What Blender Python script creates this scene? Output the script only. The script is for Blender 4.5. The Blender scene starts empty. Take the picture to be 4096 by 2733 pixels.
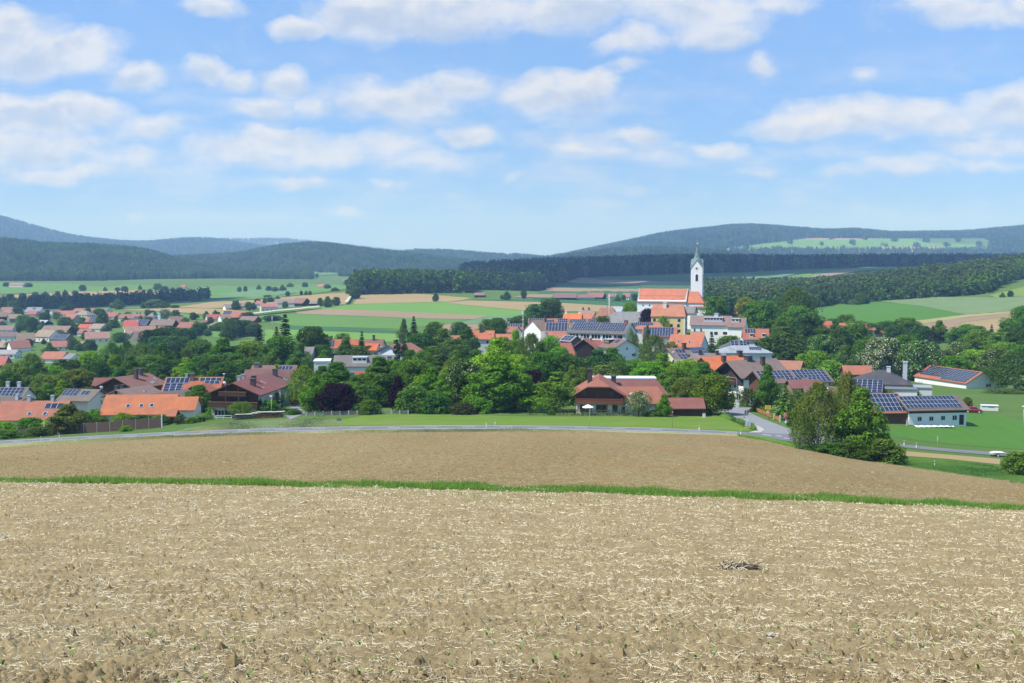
import bpy, bmesh, math, random
import numpy as np
from mathutils import Vector, geometry
rad = math.radians
random.seed(7); rng = np.random.default_rng(7)
S = bpy.context.scene
COL = S.collection
# ------------------------------------------------------------------ camera
F, CX, CY = 4825.0, 2048.0, 1366.5          # focal length and centre in photograph pixels
PIT = math.atan((CY - 1010) / F)
SP, CP = math.sin(PIT), math.cos(PIT)
cam = bpy.data.objects.new('camera', bpy.data.cameras.new('camera')); COL.objects.link(cam)
cam.data.sensor_width = 36; cam.data.lens = F / 4096 * 36
cam.data.clip_start = 0.3; cam.data.clip_end = 40000
cam.rotation_euler = (math.pi / 2 - PIT, 0, 0)
S.camera = cam
# ------------------------------------------------------------------ light
SUN_EL, SUN_DIR = rad(57), Vector((-0.93, -0.37, 0)).normalized()
sv = Vector((SUN_DIR.x * math.cos(SUN_EL), SUN_DIR.y * math.cos(SUN_EL), math.sin(SUN_EL)))
sun = bpy.data.objects.new('sun', bpy.data.lights.new('sun', 'SUN')); COL.objects.link(sun)
sun.data.energy = 5.0; sun.data.angle = rad(0.53); sun.data.color = (1, .965, .9)
sun.rotation_euler = sv.to_track_quat('Z', 'Y').to_euler()
V = S.view_settings
V.view_transform = 'Standard'; V.look = 'None'; V.exposure = 0.28; V.gamma = 1
S.render.engine = 'CYCLES'
cy = S.cycles
cy.use_denoising = True
try:
    cy.denoiser = 'OPENIMAGEDENOISE'; cy.denoising_input_passes = 'RGB_ALBEDO_NORMAL'; cy.denoising_prefilter = 'ACCURATE'
except Exception: pass
cy.max_bounces = 6; cy.diffuse_bounces = 2; cy.glossy_bounces = 2; cy.transmission_bounces = 4
cy.volume_bounces = 1; cy.transparent_max_bounces = 6
cy.caustics_reflective = False; cy.caustics_refractive = False

# ------------------------------------------------------------------ node helpers
def nd(nt, t, **kw):
    n = nt.nodes.new(t)
    for k, v in kw.items():
        if k.startswith('i_'): n.inputs[k[2:]].default_value = v
        elif k[0] == 'I' and k[1:].isdigit(): n.inputs[int(k[1:])].default_value = v
        else: setattr(n, k, v)
    return n
def mth(nt, op, a, b=None, c=None, clamp=False):
    n = nt.nodes.new('ShaderNodeMath'); n.operation = op; n.use_clamp = clamp
    for i, v in enumerate((a, b, c)):
        if v is None: continue
        if isinstance(v, (int, float)): n.inputs[i].default_value = v
        else: nt.links.new(v, n.inputs[i])
    return n.outputs[0]
def vmth(nt, op, a, b=None, c=None, out=0):
    n = nt.nodes.new('ShaderNodeVectorMath'); n.operation = op
    for i, v in enumerate((a, b, c)):
        if v is None: continue
        if isinstance(v, (tuple, list)): n.inputs[i].default_value = v
        else: nt.links.new(v, n.inputs[i])
    return n.outputs[out]
def mixc(nt, fac, a, b, mode='MIX'):
    n = nt.nodes.new('ShaderNodeMix'); n.data_type = 'RGBA'; n.blend_type = mode
    for i, v in ((0, fac), (6, a), (7, b)):
        if isinstance(v, (int, float)): n.inputs[i].default_value = v
        elif isinstance(v, (tuple, list)): n.inputs[i].default_value = tuple(v) + (1,) * (4 - len(v))
        else: nt.links.new(v, n.inputs[i])
    return n.outputs[2]
def noise_tex(nt, vec, scale, detail=4, rough=.55, dist=0):
    n = nt.nodes.new('ShaderNodeTexNoise'); n.inputs['Scale'].default_value = scale
    n.inputs['Detail'].default_value = detail; n.inputs['Roughness'].default_value = rough
    n.inputs['Distortion'].default_value = dist
    if vec is not None: nt.links.new(vec, n.inputs['Vector'])
    return n.outputs[0]
def ramp(nt, fac, stops):
    n = nt.nodes.new('ShaderNodeMapRange'); n.clamp = True
    n.interpolation_type = 'SMOOTHSTEP'
    n.inputs[1].default_value, n.inputs[2].default_value = stops[0], stops[1]
    n.inputs[3].default_value, n.inputs[4].default_value = (0, 1) if len(stops) < 4 else stops[2:]
    nt.links.new(fac, n.inputs[0])
    return n.outputs[0]

# ------------------------------------------------------------------ sky
W = bpy.data.worlds.new('World'); S.world = W; W.use_nodes = True
nt = W.node_tree; nt.nodes.clear()
out = nd(nt, 'ShaderNodeOutputWorld'); bg = nd(nt, 'ShaderNodeBackground')
nt.links.new(bg.outputs[0], out.inputs[0])
sky = nd(nt, 'ShaderNodeTexSky'); sky.sky_type = 'NISHITA'; sky.sun_disc = False
sky.sun_elevation = SUN_EL; sky.sun_rotation = math.atan2(SUN_DIR.x, SUN_DIR.y)
sky.air_density = 1.0; sky.dust_density = 0.0; sky.ozone_density = 2.0; sky.altitude = 450
bg.inputs[1].default_value = 0.10
tc = nd(nt, 'ShaderNodeTexCoord')
dirv = tc.outputs['Generated']
sep = nd(nt, 'ShaderNodeSeparateXYZ'); nt.links.new(dirv, sep.inputs[0])
ay = mth(nt, 'MAXIMUM', mth(nt, 'ABSOLUTE', sep.outputs[1]), .08)
u = mth(nt, 'DIVIDE', sep.outputs[0], ay); v = mth(nt, 'DIVIDE', sep.outputs[2], ay)
cmb = nd(nt, 'ShaderNodeCombineXYZ'); nt.links.new(u, cmb.inputs[0]); nt.links.new(v, cmb.inputs[1])
mb = ramp(nt, sep.outputs[1], (-.2, .2)); nt.links.new(mb, cmb.inputs[2])
P0 = cmb.outputs[0]
# cumulus banks: centre and radii (tangents of azimuth and elevation); the rest of the dome carries the same kind of cloud from noise
def dd(px, py): return ((px - CX) / F, (1010 - py) / F)
BANKS = [(-30,190,330,150,1),(230,250,330,105,1),(560,335,130,60,.8),(40,150,190,110,1),
 (860,315,110,75,.9),(965,335,85,55,.7),(1150,335,120,70,.9),(1080,440,150,55,.75),(1240,430,160,45,.55),
 (880,45,160,50,.75),(1210,130,110,60,.9),(1480,80,260,130,1),(1750,70,330,120,.95),(1900,30,300,60,.9),
 (2250,50,330,100,.85),(2500,190,150,75,.7),(2720,60,420,100,.85),(2850,150,250,90,.8),(3100,30,180,60,.6),
 (1620,420,320,105,.8),(1850,370,160,70,.8),(2200,400,220,90,.95),(2330,360,140,80,.9),(2490,290,90,35,.5),
 (3050,310,75,75,.6),(3440,330,60,45,.5),(3800,40,330,85,.7),(4060,60,200,80,.7),
 (120,480,420,80,1),(330,455,220,60,.95),(60,590,420,80,.8),(620,530,180,60,.65),(260,690,330,55,.7),(500,640,300,60,.45),
 (1130,560,210,70,.95),(1000,620,260,70,.75),(1300,610,240,80,.7),(1570,580,160,60,.6),(1850,540,150,50,.85),(1700,640,330,60,.45),
 (1200,720,190,45,.5),(1350,850,110,30,.35),(520,860,60,30,.3),(2060,705,50,28,.4),(2330,620,110,25,.5),(2560,570,170,45,.6),(2450,640,300,50,.35),
 (2860,590,130,38,.65),(3150,510,230,55,.8),(3380,490,330,75,.8),(3700,510,420,90,.75),(4020,450,220,90,.75),(3950,600,300,60,.6),
 (3400,710,150,35,.4),(3640,690,210,45,.5),(3950,670,250,45,.45),(3000,680,130,35,.35),(2540,785,90,30,.3),(1560,745,100,25,.3)]
warp = noise_tex(nt, P0, 16, 5, .6)
wn = nd(nt, 'ShaderNodeTexNoise'); wn.inputs['Scale'].default_value = 14; wn.inputs['Detail'].default_value = 5; nt.links.new(P0, wn.inputs['Vector'])
PW = vmth(nt, 'ADD', P0, vmth(nt, 'MULTIPLY', vmth(nt, 'SUBTRACT', wn.outputs[1], (.5, .5, .5)), (.055, .04, 0)))
acc = wsum = hsum = None
for (bx, by, rx, ry, st) in BANKS:
    cu, cv = dd(bx, by)
    sc = (F / rx / 1.22, F / ry / 1.22, 1.0)
    q = vmth(nt, 'MULTIPLY_ADD', PW, sc, (-cu * sc[0], -cv * sc[1], -1.0))
    ln = vmth(nt, 'LENGTH', q, out=1)
    val = mth(nt, 'MULTIPLY_ADD', ln, -st, st)
    acc = val if acc is None else mth(nt, 'MAXIMUM', acc, val)
    wgt = mth(nt, 'MAXIMUM', val, 0); hq = mth(nt, 'MULTIPLY', wgt, vmth(nt, 'DOT_PRODUCT', q, (0, 1, 0), out=1))
    wsum = wgt if wsum is None else mth(nt, 'ADD', wsum, wgt); hsum = hq if hsum is None else mth(nt, 'ADD', hsum, hq)
high = mth(nt, 'MULTIPLY', mth(nt, 'DIVIDE', hsum, mth(nt, 'ADD', wsum, .02)), mb)      # +1 at a bank's top, -1 at its base
# the rest of the dome: same clouds from noise on a flat layer overhead
zz = mth(nt, 'ADD', mth(nt, 'MAXIMUM', sep.outputs[2], 0), .12)
cl = nd(nt, 'ShaderNodeCombineXYZ')
nt.links.new(mth(nt, 'DIVIDE', sep.outputs[0], zz), cl.inputs[0]); nt.links.new(mth(nt, 'DIVIDE', sep.outputs[1], zz), cl.inputs[1])
far = ramp(nt, noise_tex(nt, cl.outputs[0], 1.1, 6, .6), (.58, .78, 0, .7))
inview = mth(nt, 'MULTIPLY', ramp(nt, mth(nt, 'ABSOLUTE', u), (.52, .44)), mth(nt, 'MULTIPLY', ramp(nt, v, (.25, .2)), mb))
inv = nd(nt, 'ShaderNodeMapRange'); inv.inputs[1].default_value = 0; inv.inputs[2].default_value = 1; inv.inputs[3].default_value = 1; inv.inputs[4].default_value = 0
nt.links.new(inview, inv.inputs[0])
acc = mth(nt, 'MAXIMUM', mth(nt, 'MULTIPLY', acc, mb), mth(nt, 'MULTIPLY', far, inv.outputs[0]))
stretch = vmth(nt, 'MULTIPLY', P0, (1, 1.5, 1))
fb = noise_tex(nt, stretch, 30, 9, .66, .25)
shn = noise_tex(nt, stretch, 17, 5, .55, .2); off = vmth(nt, 'ADD', stretch, (-.006, .016, 0))
fb2 = noise_tex(nt, off, 17, 5, .55, .2)
dens = mth(nt, 'ADD', mth(nt, 'MULTIPLY', acc, 1.25), mth(nt, 'ADD', mth(nt, 'MULTIPLY', mth(nt, 'SUBTRACT', fb, .50), .95), mth(nt, 'MULTIPLY', high, .16)))
alpha = mth(nt, 'MULTIPLY', ramp(nt, dens, (-.02, .7, 0, .86)), mth(nt, 'ADD', mth(nt, 'MULTIPLY', high, .18), .92))
veil = mth(nt, 'MULTIPLY', ramp(nt, noise_tex(nt, vmth(nt, 'MULTIPLY', P0, (1, 3.2, 1)), 9, 7, .6), (.42, .75, 0, .5)), mth(nt, 'MULTIPLY', ramp(nt, v, (.2, .09)), ramp(nt, v, (.015, .045))))
alpha = mth(nt, 'MAXIMUM', alpha, mth(nt, 'ADD', mth(nt, 'MULTIPLY', alpha, .7), veil))
light = mth(nt, 'ADD', mth(nt, 'MULTIPLY', mth(nt, 'SUBTRACT', shn, fb2), 1.6), ramp(nt, acc, (.1, .95, 1.02, .70)))
light = mth(nt, 'ADD', light, mth(nt, 'MULTIPLY', high, .22))
light = mth(nt, 'MINIMUM', mth(nt, 'MAXIMUM', light, .5), 1.15)
cloudc = mixc(nt, ramp(nt, light, (.5, 1.1)), (4.7, 5.4, 6.5), (7.2, 7.25, 7.3))
nt.links.new(mixc(nt, alpha, mixc(nt, .62, mixc(nt, 1.0, sky.outputs[0], (.56, .80, 1.16), 'MULTIPLY'), (2.6, 4.6, 8.4)), cloudc), bg.inputs[0])
W.cycles.sampling_method = 'MANUAL'; W.cycles.sample_map_resolution = 512

# ------------------------------------------------------------------ terrain
def tz(py):
    b = -(np.asarray(py, float) - CY) / F
    return (-SP + b * CP) / (CP + b * SP)
def sx(px, py):
    return ((np.asarray(px, float) - CX) / F) / (CP - (np.asarray(py, float) - CY) / F * SP)
TC = [-900, 0, 450, 900, 1400, 2048, 2700, 3200, 3650, 4096, 5000]
TT = {0: [-1.7] * 11, 9: [-3.28] * 11,
 72: [-13.6,-13.9,-13.95,-14.05,-14.2,-14.4,-14.65,-14.9,-15.2,-15.5,-16.2],
 130: [-22.5,-22.5,-22.2,-22,-21.8,-21.7,-22,-22.8,-24.5,-25,-26],
 200: [-33.5,-33,-32,-31.2,-30.6,-30.3,-31,-33,-36,-37,-38],
 228: [-37.5,-37,-35.8,-34.7,-33.8,-33.5,-33.9,-35.3,-37.3,-38.2,-39],
 245: [-39.5,-38.8,-37.2,-35.6,-34.6,-34.4,-34.8,-35.8,-37.3,-38.5,-39],
 262: [-41,-40.3,-39,-36.5,-35.5,-35.5,-35.8,-36.6,-37.2,-38.6,-39.5],
 285: [-42.5,-42,-41,-37.8,-36.5,-36.3,-37.3,-38,-38,-39,-39.5],
 330: [-45,-44,-43,-40,-38.5,-38.3,-40,-40.3,-40.8,-41,-40],
 400: [-50,-49,-48,-45,-43,-42.5,-43,-43.5,-45,-46,-46],
 480: [-55,-54,-53,-49,-46,-46,-45,-46,-47.5,-48,-46],
 560: [-59,-58,-57,-53,-47.5,-46,-38.5,-43,-47,-47,-42],
 620: [-62,-61,-59.5,-55,-48,-44,-36.5,-40,-46.5,-46,-38],
 720: [-65,-64,-62,-57,-49,-46,-38,-42,-47,-46,-34],
 850: [-67,-66,-64,-58,-50,-49,-46,-46,-45,-42,-26],
 1000: [-69,-68,-65,-57.5,-50,-49.5,-49,-46,-41,-35,-18],
 1250: [-70,-68,-65,-56,-49,-46,-50,-47,-36,-25,-10],
 1400: [-71,-70,-66,-58,-42,-43,-52,-50,-32,-16,0],
 1500: [-71,-70,-67,-60,-42,-48,-51,-51,-36,-22,-4],
 1700: [-72,-72,-70,-64,-55,-57,-50,-52,-45,-35,-10],
 2100: [-68,-68,-67,-62,-60,-48,-43,-37,-29,-32,-10],
 2400: [-62,-62,-62,-60,-60,-36,-25,-29,-27,-26,-5],
 3000: [-62,-62,-62,-62,-62,-62,-50,-45,-40,-40,-20],
 5000: [-80] * 11, 15000: [-90] * 11}
NPX, NY = 300, 520
PXG = np.linspace(-1700, 5800, NPX)
VG = np.linspace(math.log(2 + 6), math.log(14500 + 6), NY); YG = np.exp(VG) - 6
_rows = sorted(TT); _tab = np.array([TT[r] for r in _rows], float)
_vr = np.log(np.array(_rows, float) + 40)
_colz = np.stack([np.interp(np.log(YG + 40), _vr, _tab[:, j]) for j in range(len(TC))], 1)
ZG = np.stack([np.interp(PXG, TC, _colz[i]) for i in range(NY)], 0)
def blur(A, n, ax):
    k = np.hanning(2 * n + 3)[1:-1]; k /= k.sum()
    pad = [(0, 0), (0, 0)]; pad[ax] = (n, n)
    B = np.pad(A, pad, mode='edge')
    return np.apply_along_axis(lambda m: np.convolve(m, k, 'valid'), ax, B)
ZG = blur(blur(ZG, 5, 0), 9, 1)
def sst(t): t = np.clip(t, 0, 1); return t * t * (3 - 2 * t)
HILLS = [  # ridge distance, front width, back width, tree height, skyline in the photograph
 (3600, 1100, 900, 14, [(-1700,905),(-600,930),(0,950),(208,974),(417,978),(596,996),(715,1034),(893,1070),(1050,1110),(1200,1160)]),
 (4300, 1300, 1000, 14, [(300,1090),(550,1045),(697,1025),(953,1014),(1060,992),(1161,974),(1280,968),(1400,983),(1499,998),(1648,1013),(1886,1042),(1975,1070),(2100,1110)]),
 (6000, 1500, 1500, 12, [(1350,1060),(1500,1020),(1630,1001),(1725,996),(1886,1006),(1993,1017),(2124,1022),(2180,1032),(2500,1060)]),
 (8600, 3000, 2500, 15, [(-1700,760),(-600,800),(0,861),(119,896),(298,944),(420,960),(566,971),(680,962),(774,953),(893,959),(1012,980),(1250,1000),(1500,1060)]),
 (11500, 2000, 2000, 10, [(600,985),(863,957),(980,960),(1102,955),(1250,968),(1400,983),(1550,1002),(1800,1020),(2100,1050)]),
 (6800, 2900, 2500, 14, [(1900,1060),(2148,1032),(2243,1019),(2333,1000),(2541,956),(2630,935),(2750,920),(2815,914),(2946,898),(3053,902),(3202,914),(3321,922),(3411,914),(3530,930),(3679,929),(3857,926),(4006,911),(4096,904),(4600,890),(5800,900)]),
 (4300, 900, 900, 14, [(1950,1080),(2184,1036),(2330,1010),(2440,997),(2600,989),(2750,996),(2900,1008),(3100,1040)])]
for (Y0, wf, wb, th, sk) in HILLS:
    pys = np.interp(PXG, [p[0] for p in sk], [p[1] for p in sk])
    ko = np.hanning(9); pys = np.convolve(np.pad(pys, 4, mode='edge'), ko / ko.sum(), 'valid')
    zr = tz(pys) * Y0 - th
    sh = np.where(YG < Y0, sst((YG - (Y0 - wf)) / wf), 1 - sst((YG - Y0) / wb))
    ZG = np.maximum(ZG, -95 + (zr[None, :] + 95) * sh[:, None])
def terr(x, Y):
    x = np.asarray(x, float); Y = np.asarray(Y, float)
    Yc = np.clip(Y, 2.001, 14490)
    fy = (np.log(Yc + 6) - VG[0]) / (VG[1] - VG[0])
    fx = (np.clip(CX + F * .995 * x / Yc, PXG[0] + .01, PXG[-1] - .01) - PXG[0]) / (PXG[1] - PXG[0])
    i = np.minimum(fy.astype(int), NY - 2); j = np.minimum(fx.astype(int), NPX - 2)
    a = fy - i; b = fx - j
    z = (ZG[i, j] * (1 - a) * (1 - b) + ZG[i + 1, j] * a * (1 - b) + ZG[i, j + 1] * (1 - a) * b + ZG[i + 1, j + 1] * a * b)
    return np.where(Y < 2.001, z - .175 * (Y - 2.001), z)
_YS = np.exp(np.linspace(math.log(4), math.log(13500), 700))
def unproj(px, py):
    px = np.atleast_1d(np.asarray(px, float)); py = np.atleast_1d(np.asarray(py, float))
    res = np.zeros((len(px), 3))
    for k in range(0, len(px), 4000):
        s = sx(px[k:k+4000], py[k:k+4000])[:, None]; t = tz(py[k:k+4000])[:, None]
        g = terr(s * _YS, np.broadcast_to(_YS, (s.shape[0], 700))) - t * _YS
        hit = g >= 0
        i = np.where(hit.any(1), hit.argmax(1), 699); i = np.maximum(i, 1)
        r = np.arange(len(i)); g0 = g[r, i - 1]; g1 = g[r, i]
        w = np.clip(-g0 / np.where(g1 - g0 == 0, 1, g1 - g0), 0, 1)
        Yh = _YS[i - 1] + (_YS[i] - _YS[i - 1]) * w
        xh = s[:, 0] * Yh
        res[k:k+4000] = np.stack([xh, Yh, terr(xh, Yh)], 1)
    return res

# ------------------------------------------------------------------ object helpers
def mesh(name, verts, faces, mats=(), smooth=False, mi=None):
    me = bpy.data.meshes.new(name)
    me.from_pydata([tuple(v) for v in verts] if not isinstance(verts, np.ndarray) else verts.tolist(), [], faces if not isinstance(faces, np.ndarray) else faces.tolist())
    for m in mats: me.materials.append(m)
    if mi is not None: me.polygons.foreach_set('material_index', np.asarray(mi, dtype=np.int32))
    if smooth: me.polygons.foreach_set('use_smooth', np.ones(len(me.polygons), bool))
    me.update(); return me
def obj(name, me, parent=None, loc=(0, 0, 0), rot=(0, 0, 0), scale=(1, 1, 1), col=None):
    o = bpy.data.objects.new(name, me); COL.objects.link(o)
    o.location = loc; o.rotation_euler = rot; o.scale = scale
    if parent is not None: o.parent = parent
    if col is not None: o.color = (*col, 1)
    return o
def tag(o, label=None, cat=None, group=None, kind=None):
    if label: o['label'] = label
    if cat: o['category'] = cat
    if group: o['group'] = group
    if kind: o['kind'] = kind
    return o

# ------------------------------------------------------------------ materials
def newmat(name):
    m = bpy.data.materials.new(name); m.use_nodes = True
    n = m.node_tree; b = n.nodes['Principled BSDF']; b.inputs['Specular IOR Level'].default_value = .25
    return m, n, b
def ground(name, c1, c2, s1=.05, s2=1.5, rough=.95, bump=.0, c3=None, amp=.5, stretch=None, bscale=3.0):
    m, n, b = newmat(name)
    g = nd(n, 'ShaderNodeNewGeometry'); p = g.outputs['Position']
    if stretch: p = vmth(n, 'MULTIPLY', p, stretch)
    a = noise_tex(n, p, s1, 5, .6); d = noise_tex(n, p, s2, 6, .65)
    f = mth(n, 'ADD', mth(n, 'MULTIPLY', ramp(n, a, (.3, .7)), 1 - amp), mth(n, 'MULTIPLY', ramp(n, d, (.3, .7)), amp))
    c = mixc(n, f, c1, c2)
    if c3 is not None:
        k = noise_tex(n, p, s1 * 3.1, 5, .7); c = mixc(n, mth(n, 'MULTIPLY', ramp(n, k, (.52, .7)), .8), c, c3)
    n.links.new(c, b.inputs['Base Color']); b.inputs['Roughness'].default_value = rough
    b.inputs['Specular IOR Level'].default_value = .1
    if bump:
        bn = nd(n, 'ShaderNodeBump', i_Strength=.9, i_Distance=bump); n.links.new(noise_tex(n, p, bscale, 6, .7), bn.inputs['Height'])
        n.links.new(bn.outputs[0], b.inputs['Normal'])
    return m
M = {}
M['meadow'] = ground('meadow_grass', (.07, .135, .026), (.10, .165, .04), .03, .8, bump=.15, c3=(.12, .17, .05))
M['lush'] = ground('crop_green', (.062, .155, .022), (.08, .185, .03), .02, .5, bump=.12, stretch=(1, .25, 1))
M['mown'] = ground('mown_meadow', (.095, .18, .022), (.14, .215, .032), .08, 1.2, bump=.08, c3=(.20, .215, .06), stretch=(.35, 1, 1))
M['light'] = ground('light_green_crop', (.115, .235, .045), (.14, .26, .055), .01, .25, stretch=(.4, 1, 1))
M['mid'] = ground('mid_green_crop', (.09, .19, .04), (.115, .215, .05), .01, .25, stretch=(.4, 1, 1))
M['dgreen'] = ground('dark_green_crop', (.04, .115, .042), (.05, .13, .05), .01, .25)
M['bluegreen'] = ground('bluish_grain', (.10, .19, .085), (.14, .23, .11), .02, .5)
M['pale'] = ground('pale_seeding_meadow', (.115, .185, .07), (.175, .23, .11), .05, .8)
M['lime'] = ground('lime_meadow', (.14, .21, .045), (.18, .235, .06), .05, .8)
M['tan'] = ground('tan_stubble', (.275, .205, .098), (.315, .245, .12), .015, .5, stretch=(.4, 1, 1))
M['brown'] = ground('brown_tilled', (.245, .182, .11), (.28, .205, .13), .015, .5, stretch=(.4, 1, 1))
M['straw_y'] = ground('straw_yellow', (.26, .25, .10), (.30, .275, .12), .02, .5)
M['asphalt'] = ground('asphalt', (.21, .22, .225), (.245, .25, .255), .2, 4, rough=.85)
M['asphalt_d'] = ground('asphalt_main', (.15, .155, .165), (.175, .18, .19), .2, 4, rough=.85)
M['paving'] = ground('paving', (.34, .33, .31), (.42, .41, .38), .4, 5, rough=.9)
M['gravel'] = ground('light_gravel_track', (.42, .39, .33), (.5, .47, .4), .3, 4)
M['verge'] = ground('dry_verge', (.26, .27, .11), (.36, .33, .17), .3, 2.2, c3=(.11, .19, .04), bump=.1)
M['vergeg'] = ground('green_verge', (.06, .135, .024), (.10, .18, .04), .25, 2.2, bump=.2)
M['field2'] = ground('tilled_field', (.185, .136, .056), (.30, .23, .108), .06, 1.9, c3=(.26, .165, .066), bump=.16, amp=.7, stretch=(1, .22, 1), bscale=3)
M['white'] = ground('road_paint', (.75, .75, .73), (.8, .8, .78), .5, 5)

def poly_in(P, poly):
    x, y = P[:, 0], P[:, 1]; ins = np.zeros(len(P), bool); n = len(poly)
    for i in range(n):
        x1, y1 = poly[i]; x2, y2 = poly[(i + 1) % n]
        c = ((y1 > y) != (y2 > y)); ins ^= c & (x < (x2 - x1) * (y - y1) / ((y2 - y1) if y2 != y1 else 1e-9) + x1)
    return ins
def sheet(name, poly, mat, off, sxp=60, syp=9, kind='structure', wob=0):
    """a ground sheet draped on the terrain; its outline is given where the photograph shows it and cast onto the ground"""
    B = []
    for i in range(len(poly)):
        a, b = np.array(poly[i], float), np.array(poly[(i + 1) % len(poly)], float)
        k = max(1, int(np.hypot((b - a)[0] / sxp, (b - a)[1] / syp) * 1.6))
        for t in range(k):
            q = a + (b - a) * t / k
            B.append(q + (rng.normal(0, wob, 2) * (3, 1) if wob and t else 0))
    B = np.array(B)
    lo, hi = B.min(0), B.max(0)
    gx, gy = np.meshgrid(np.arange(lo[0] + sxp / 2, hi[0], sxp), np.arange(lo[1] + syp / 2, hi[1], syp))
    G = np.stack([gx.ravel(), gy.ravel()], 1)
    if len(G):
        G = G[poly_in(G, B)]
        if len(G):
            d = np.min(((G[:, None, :] - B[None, :, :]) / (sxp, syp)) ** 2 @ np.array([1, 1.]), axis=1)
            G = G[d > .12]
    A = np.concatenate([B, G]) if len(G) else B
    n = len(B)
    vs, es, fs, *_ = geometry.delaunay_2d_cdt([Vector((p[0] / sxp, p[1] / syp)) for p in A], [(i, (i + 1) % n) for i in range(n)], [], 1, 1e-5)
    Q = np.array([(v[0] * sxp, v[1] * syp) for v in vs])
    W3 = unproj(Q[:, 0], Q[:, 1])
    W3[:, 2] += off * np.maximum(1, W3[:, 1] / 250)
    o = obj(name, mesh(name, W3, [list(f) for f in fs], [mat], smooth=True))
    if kind: o['kind'] = kind
    # make sure normals face up
    me = o.data
    if me.polygons and sum(p.normal.z for p in me.polygons) < 0: me.flip_normals()
    return o

# base terrain: the lookup grid itself
_X = (PXG[None, :] - CX) / (F * .995) * YG[:, None]
_v = np.stack([_X, np.broadcast_to(YG[:, None], _X.shape), ZG], 2).reshape(-1, 3)
_i = (np.arange(NY - 1)[:, None] * NPX + np.arange(NPX - 1)[None, :]).ravel()
_f = np.stack([_i, _i + 1, _i + 1 + NPX, _i + NPX], 1)
tag(obj('terrain', mesh('terrain', _v, _f, [M['meadow']], smooth=True)), kind='structure')
_gx, _gy = np.meshgrid(np.linspace(-60, 60, 61), np.linspace(-60, 40, 51))
_gz = terr(_gx, _gy) - .25
_i = (np.arange(50)[:, None] * 61 + np.arange(60)[None, :]).ravel()
tag(obj('hilltop', mesh('hilltop', np.stack([_gx, _gy, _gz], 2).reshape(-1, 3), np.stack([_i, _i + 1, _i + 62, _i + 61], 1), [M['field2']], smooth=True)), kind='structure')
HAZE = 1.08e-4
# ------------------------------------------------------------------ fields, roads, verges
sheet('tilled_field', [(-160,1800),(0,1793),(200,1780),(450,1766),(700,1752),(1000,1741),(1400,1733),(2000,1728),(2400,1731),(2800,1740),(2980,1748),(3060,1762),(3200,1795),(3400,1830),(3600,1862),(3800,1892),(4096,1935),(4350,1970),(4350,2058),(4096,2034),(2048,1964),(0,1932),(-160,1929)], M['field2'], .12, 30, 5)
sheet('meadow', [(1370,1680),(1500,1653),(1800,1660),(2100,1667),(2750,1667),(2880,1659),(2920,1675),(2962,1691),(3018,1704),(3012,1722),(2963,1727),(2800,1719),(2400,1706),(2000,1700),(1400,1704),(1280,1708)], M['mown'], .03, 40, 5)
sheet('meadow', [(700,1728),(760,1712),(900,1692),(1150,1678),(1370,1680),(1280,1709),(1000,1716),(780,1724)], M['pale'], .03, 40, 5)
low = [(-160,1794),(0,1779),(200,1766),(450,1753),(700,1741),(1000,1731),(1400,1722),(1700,1718),(2000,1717),(2300,1720),(2600,1727),(2800,1734),(2963,1740),(3055,1750),(3208,1776),(3400,1783),(3600,1790),(3823,1811),(4096,1832),(4300,1850)]
upp = [(-160,1777),(0,1765),(200,1754),(450,1741),(700,1729),(1000,1717),(1400,1707),(1700,1703),(2000,1702),(2300,1706),(2600,1713),(2800,1721),(2963,1729),(3198,1740),(3400,1764),(3600,1779),(3823,1799),(4096,1818),(4300,1834)]
sheet('road', upp + low[::-1], M['asphalt_d'], .075, 30, 5)
sheet('dry_verge', [(p[0], p[1] - 1) for p in low[:13]] + [(2963,1746),(2800,1741),(2400,1733),(2000,1730),(1400,1735),(1000,1743),(700,1754),(450,1768),(200,1782),(0,1795),(-160,1802)], M['verge'], .052, 30, 4, wob=.8)
sheet('road', [(3024,1734),(3040,1722),(3020,1703),(2963,1690),(2922,1672),(2888,1655),(2884,1629),(2890,1600),(2905,1598),(2912,1617),(2950,1631),(3014,1633),(3016,1645),(2976,1644),(3055,1678),(3157,1717),(3198,1734),(3205,1741)], M['asphalt'], .07, 25, 4)
sheet('pavement', [(2990,1733),(3040,1733),(3058,1724),(3050,1714),(3022,1702),(2963,1689),(2922,1671),(2918,1674),(2960,1694),(3014,1708),(3026,1718),(3018,1726)], M['paving'], .12, 12, 3)
sheet('road', [(1141,1668),(1163,1679),(1222,1655),(1218,1600),(1182,1608),(1150,1645)], M['asphalt'], .06, 20, 4)
sheet('road', [(2508,1512),(2562,1512),(2560,1494),(2520,1494)], M['paving'], .06, 20, 4)
sheet('meadow', [(3530,1735),(3600,1708),(3845,1702),(3853,1656),(3944,1655),(4096,1684),(4250,1700),(4250,1815),(4096,1800),(3887,1785),(3680,1764)], M['lush'], .04, 40, 6)
sheet('tilled_field', [(3590,1803),(4002,1837),(3999,1859),(3791,1837),(3610,1824)], M['tan'], .04, 30, 4)
sheet('green_verge', [(2950,1740),(3060,1752),(3200,1780),(3400,1800),(3590,1828),(3800,1848),(4250,1895),(4250,1962),(4096,1938),(3800,1896),(3600,1866),(3400,1834),(3200,1799),(3060,1766),(2950,1748)], M['vergeg'], .135, 30, 4, wob=.6)
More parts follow.
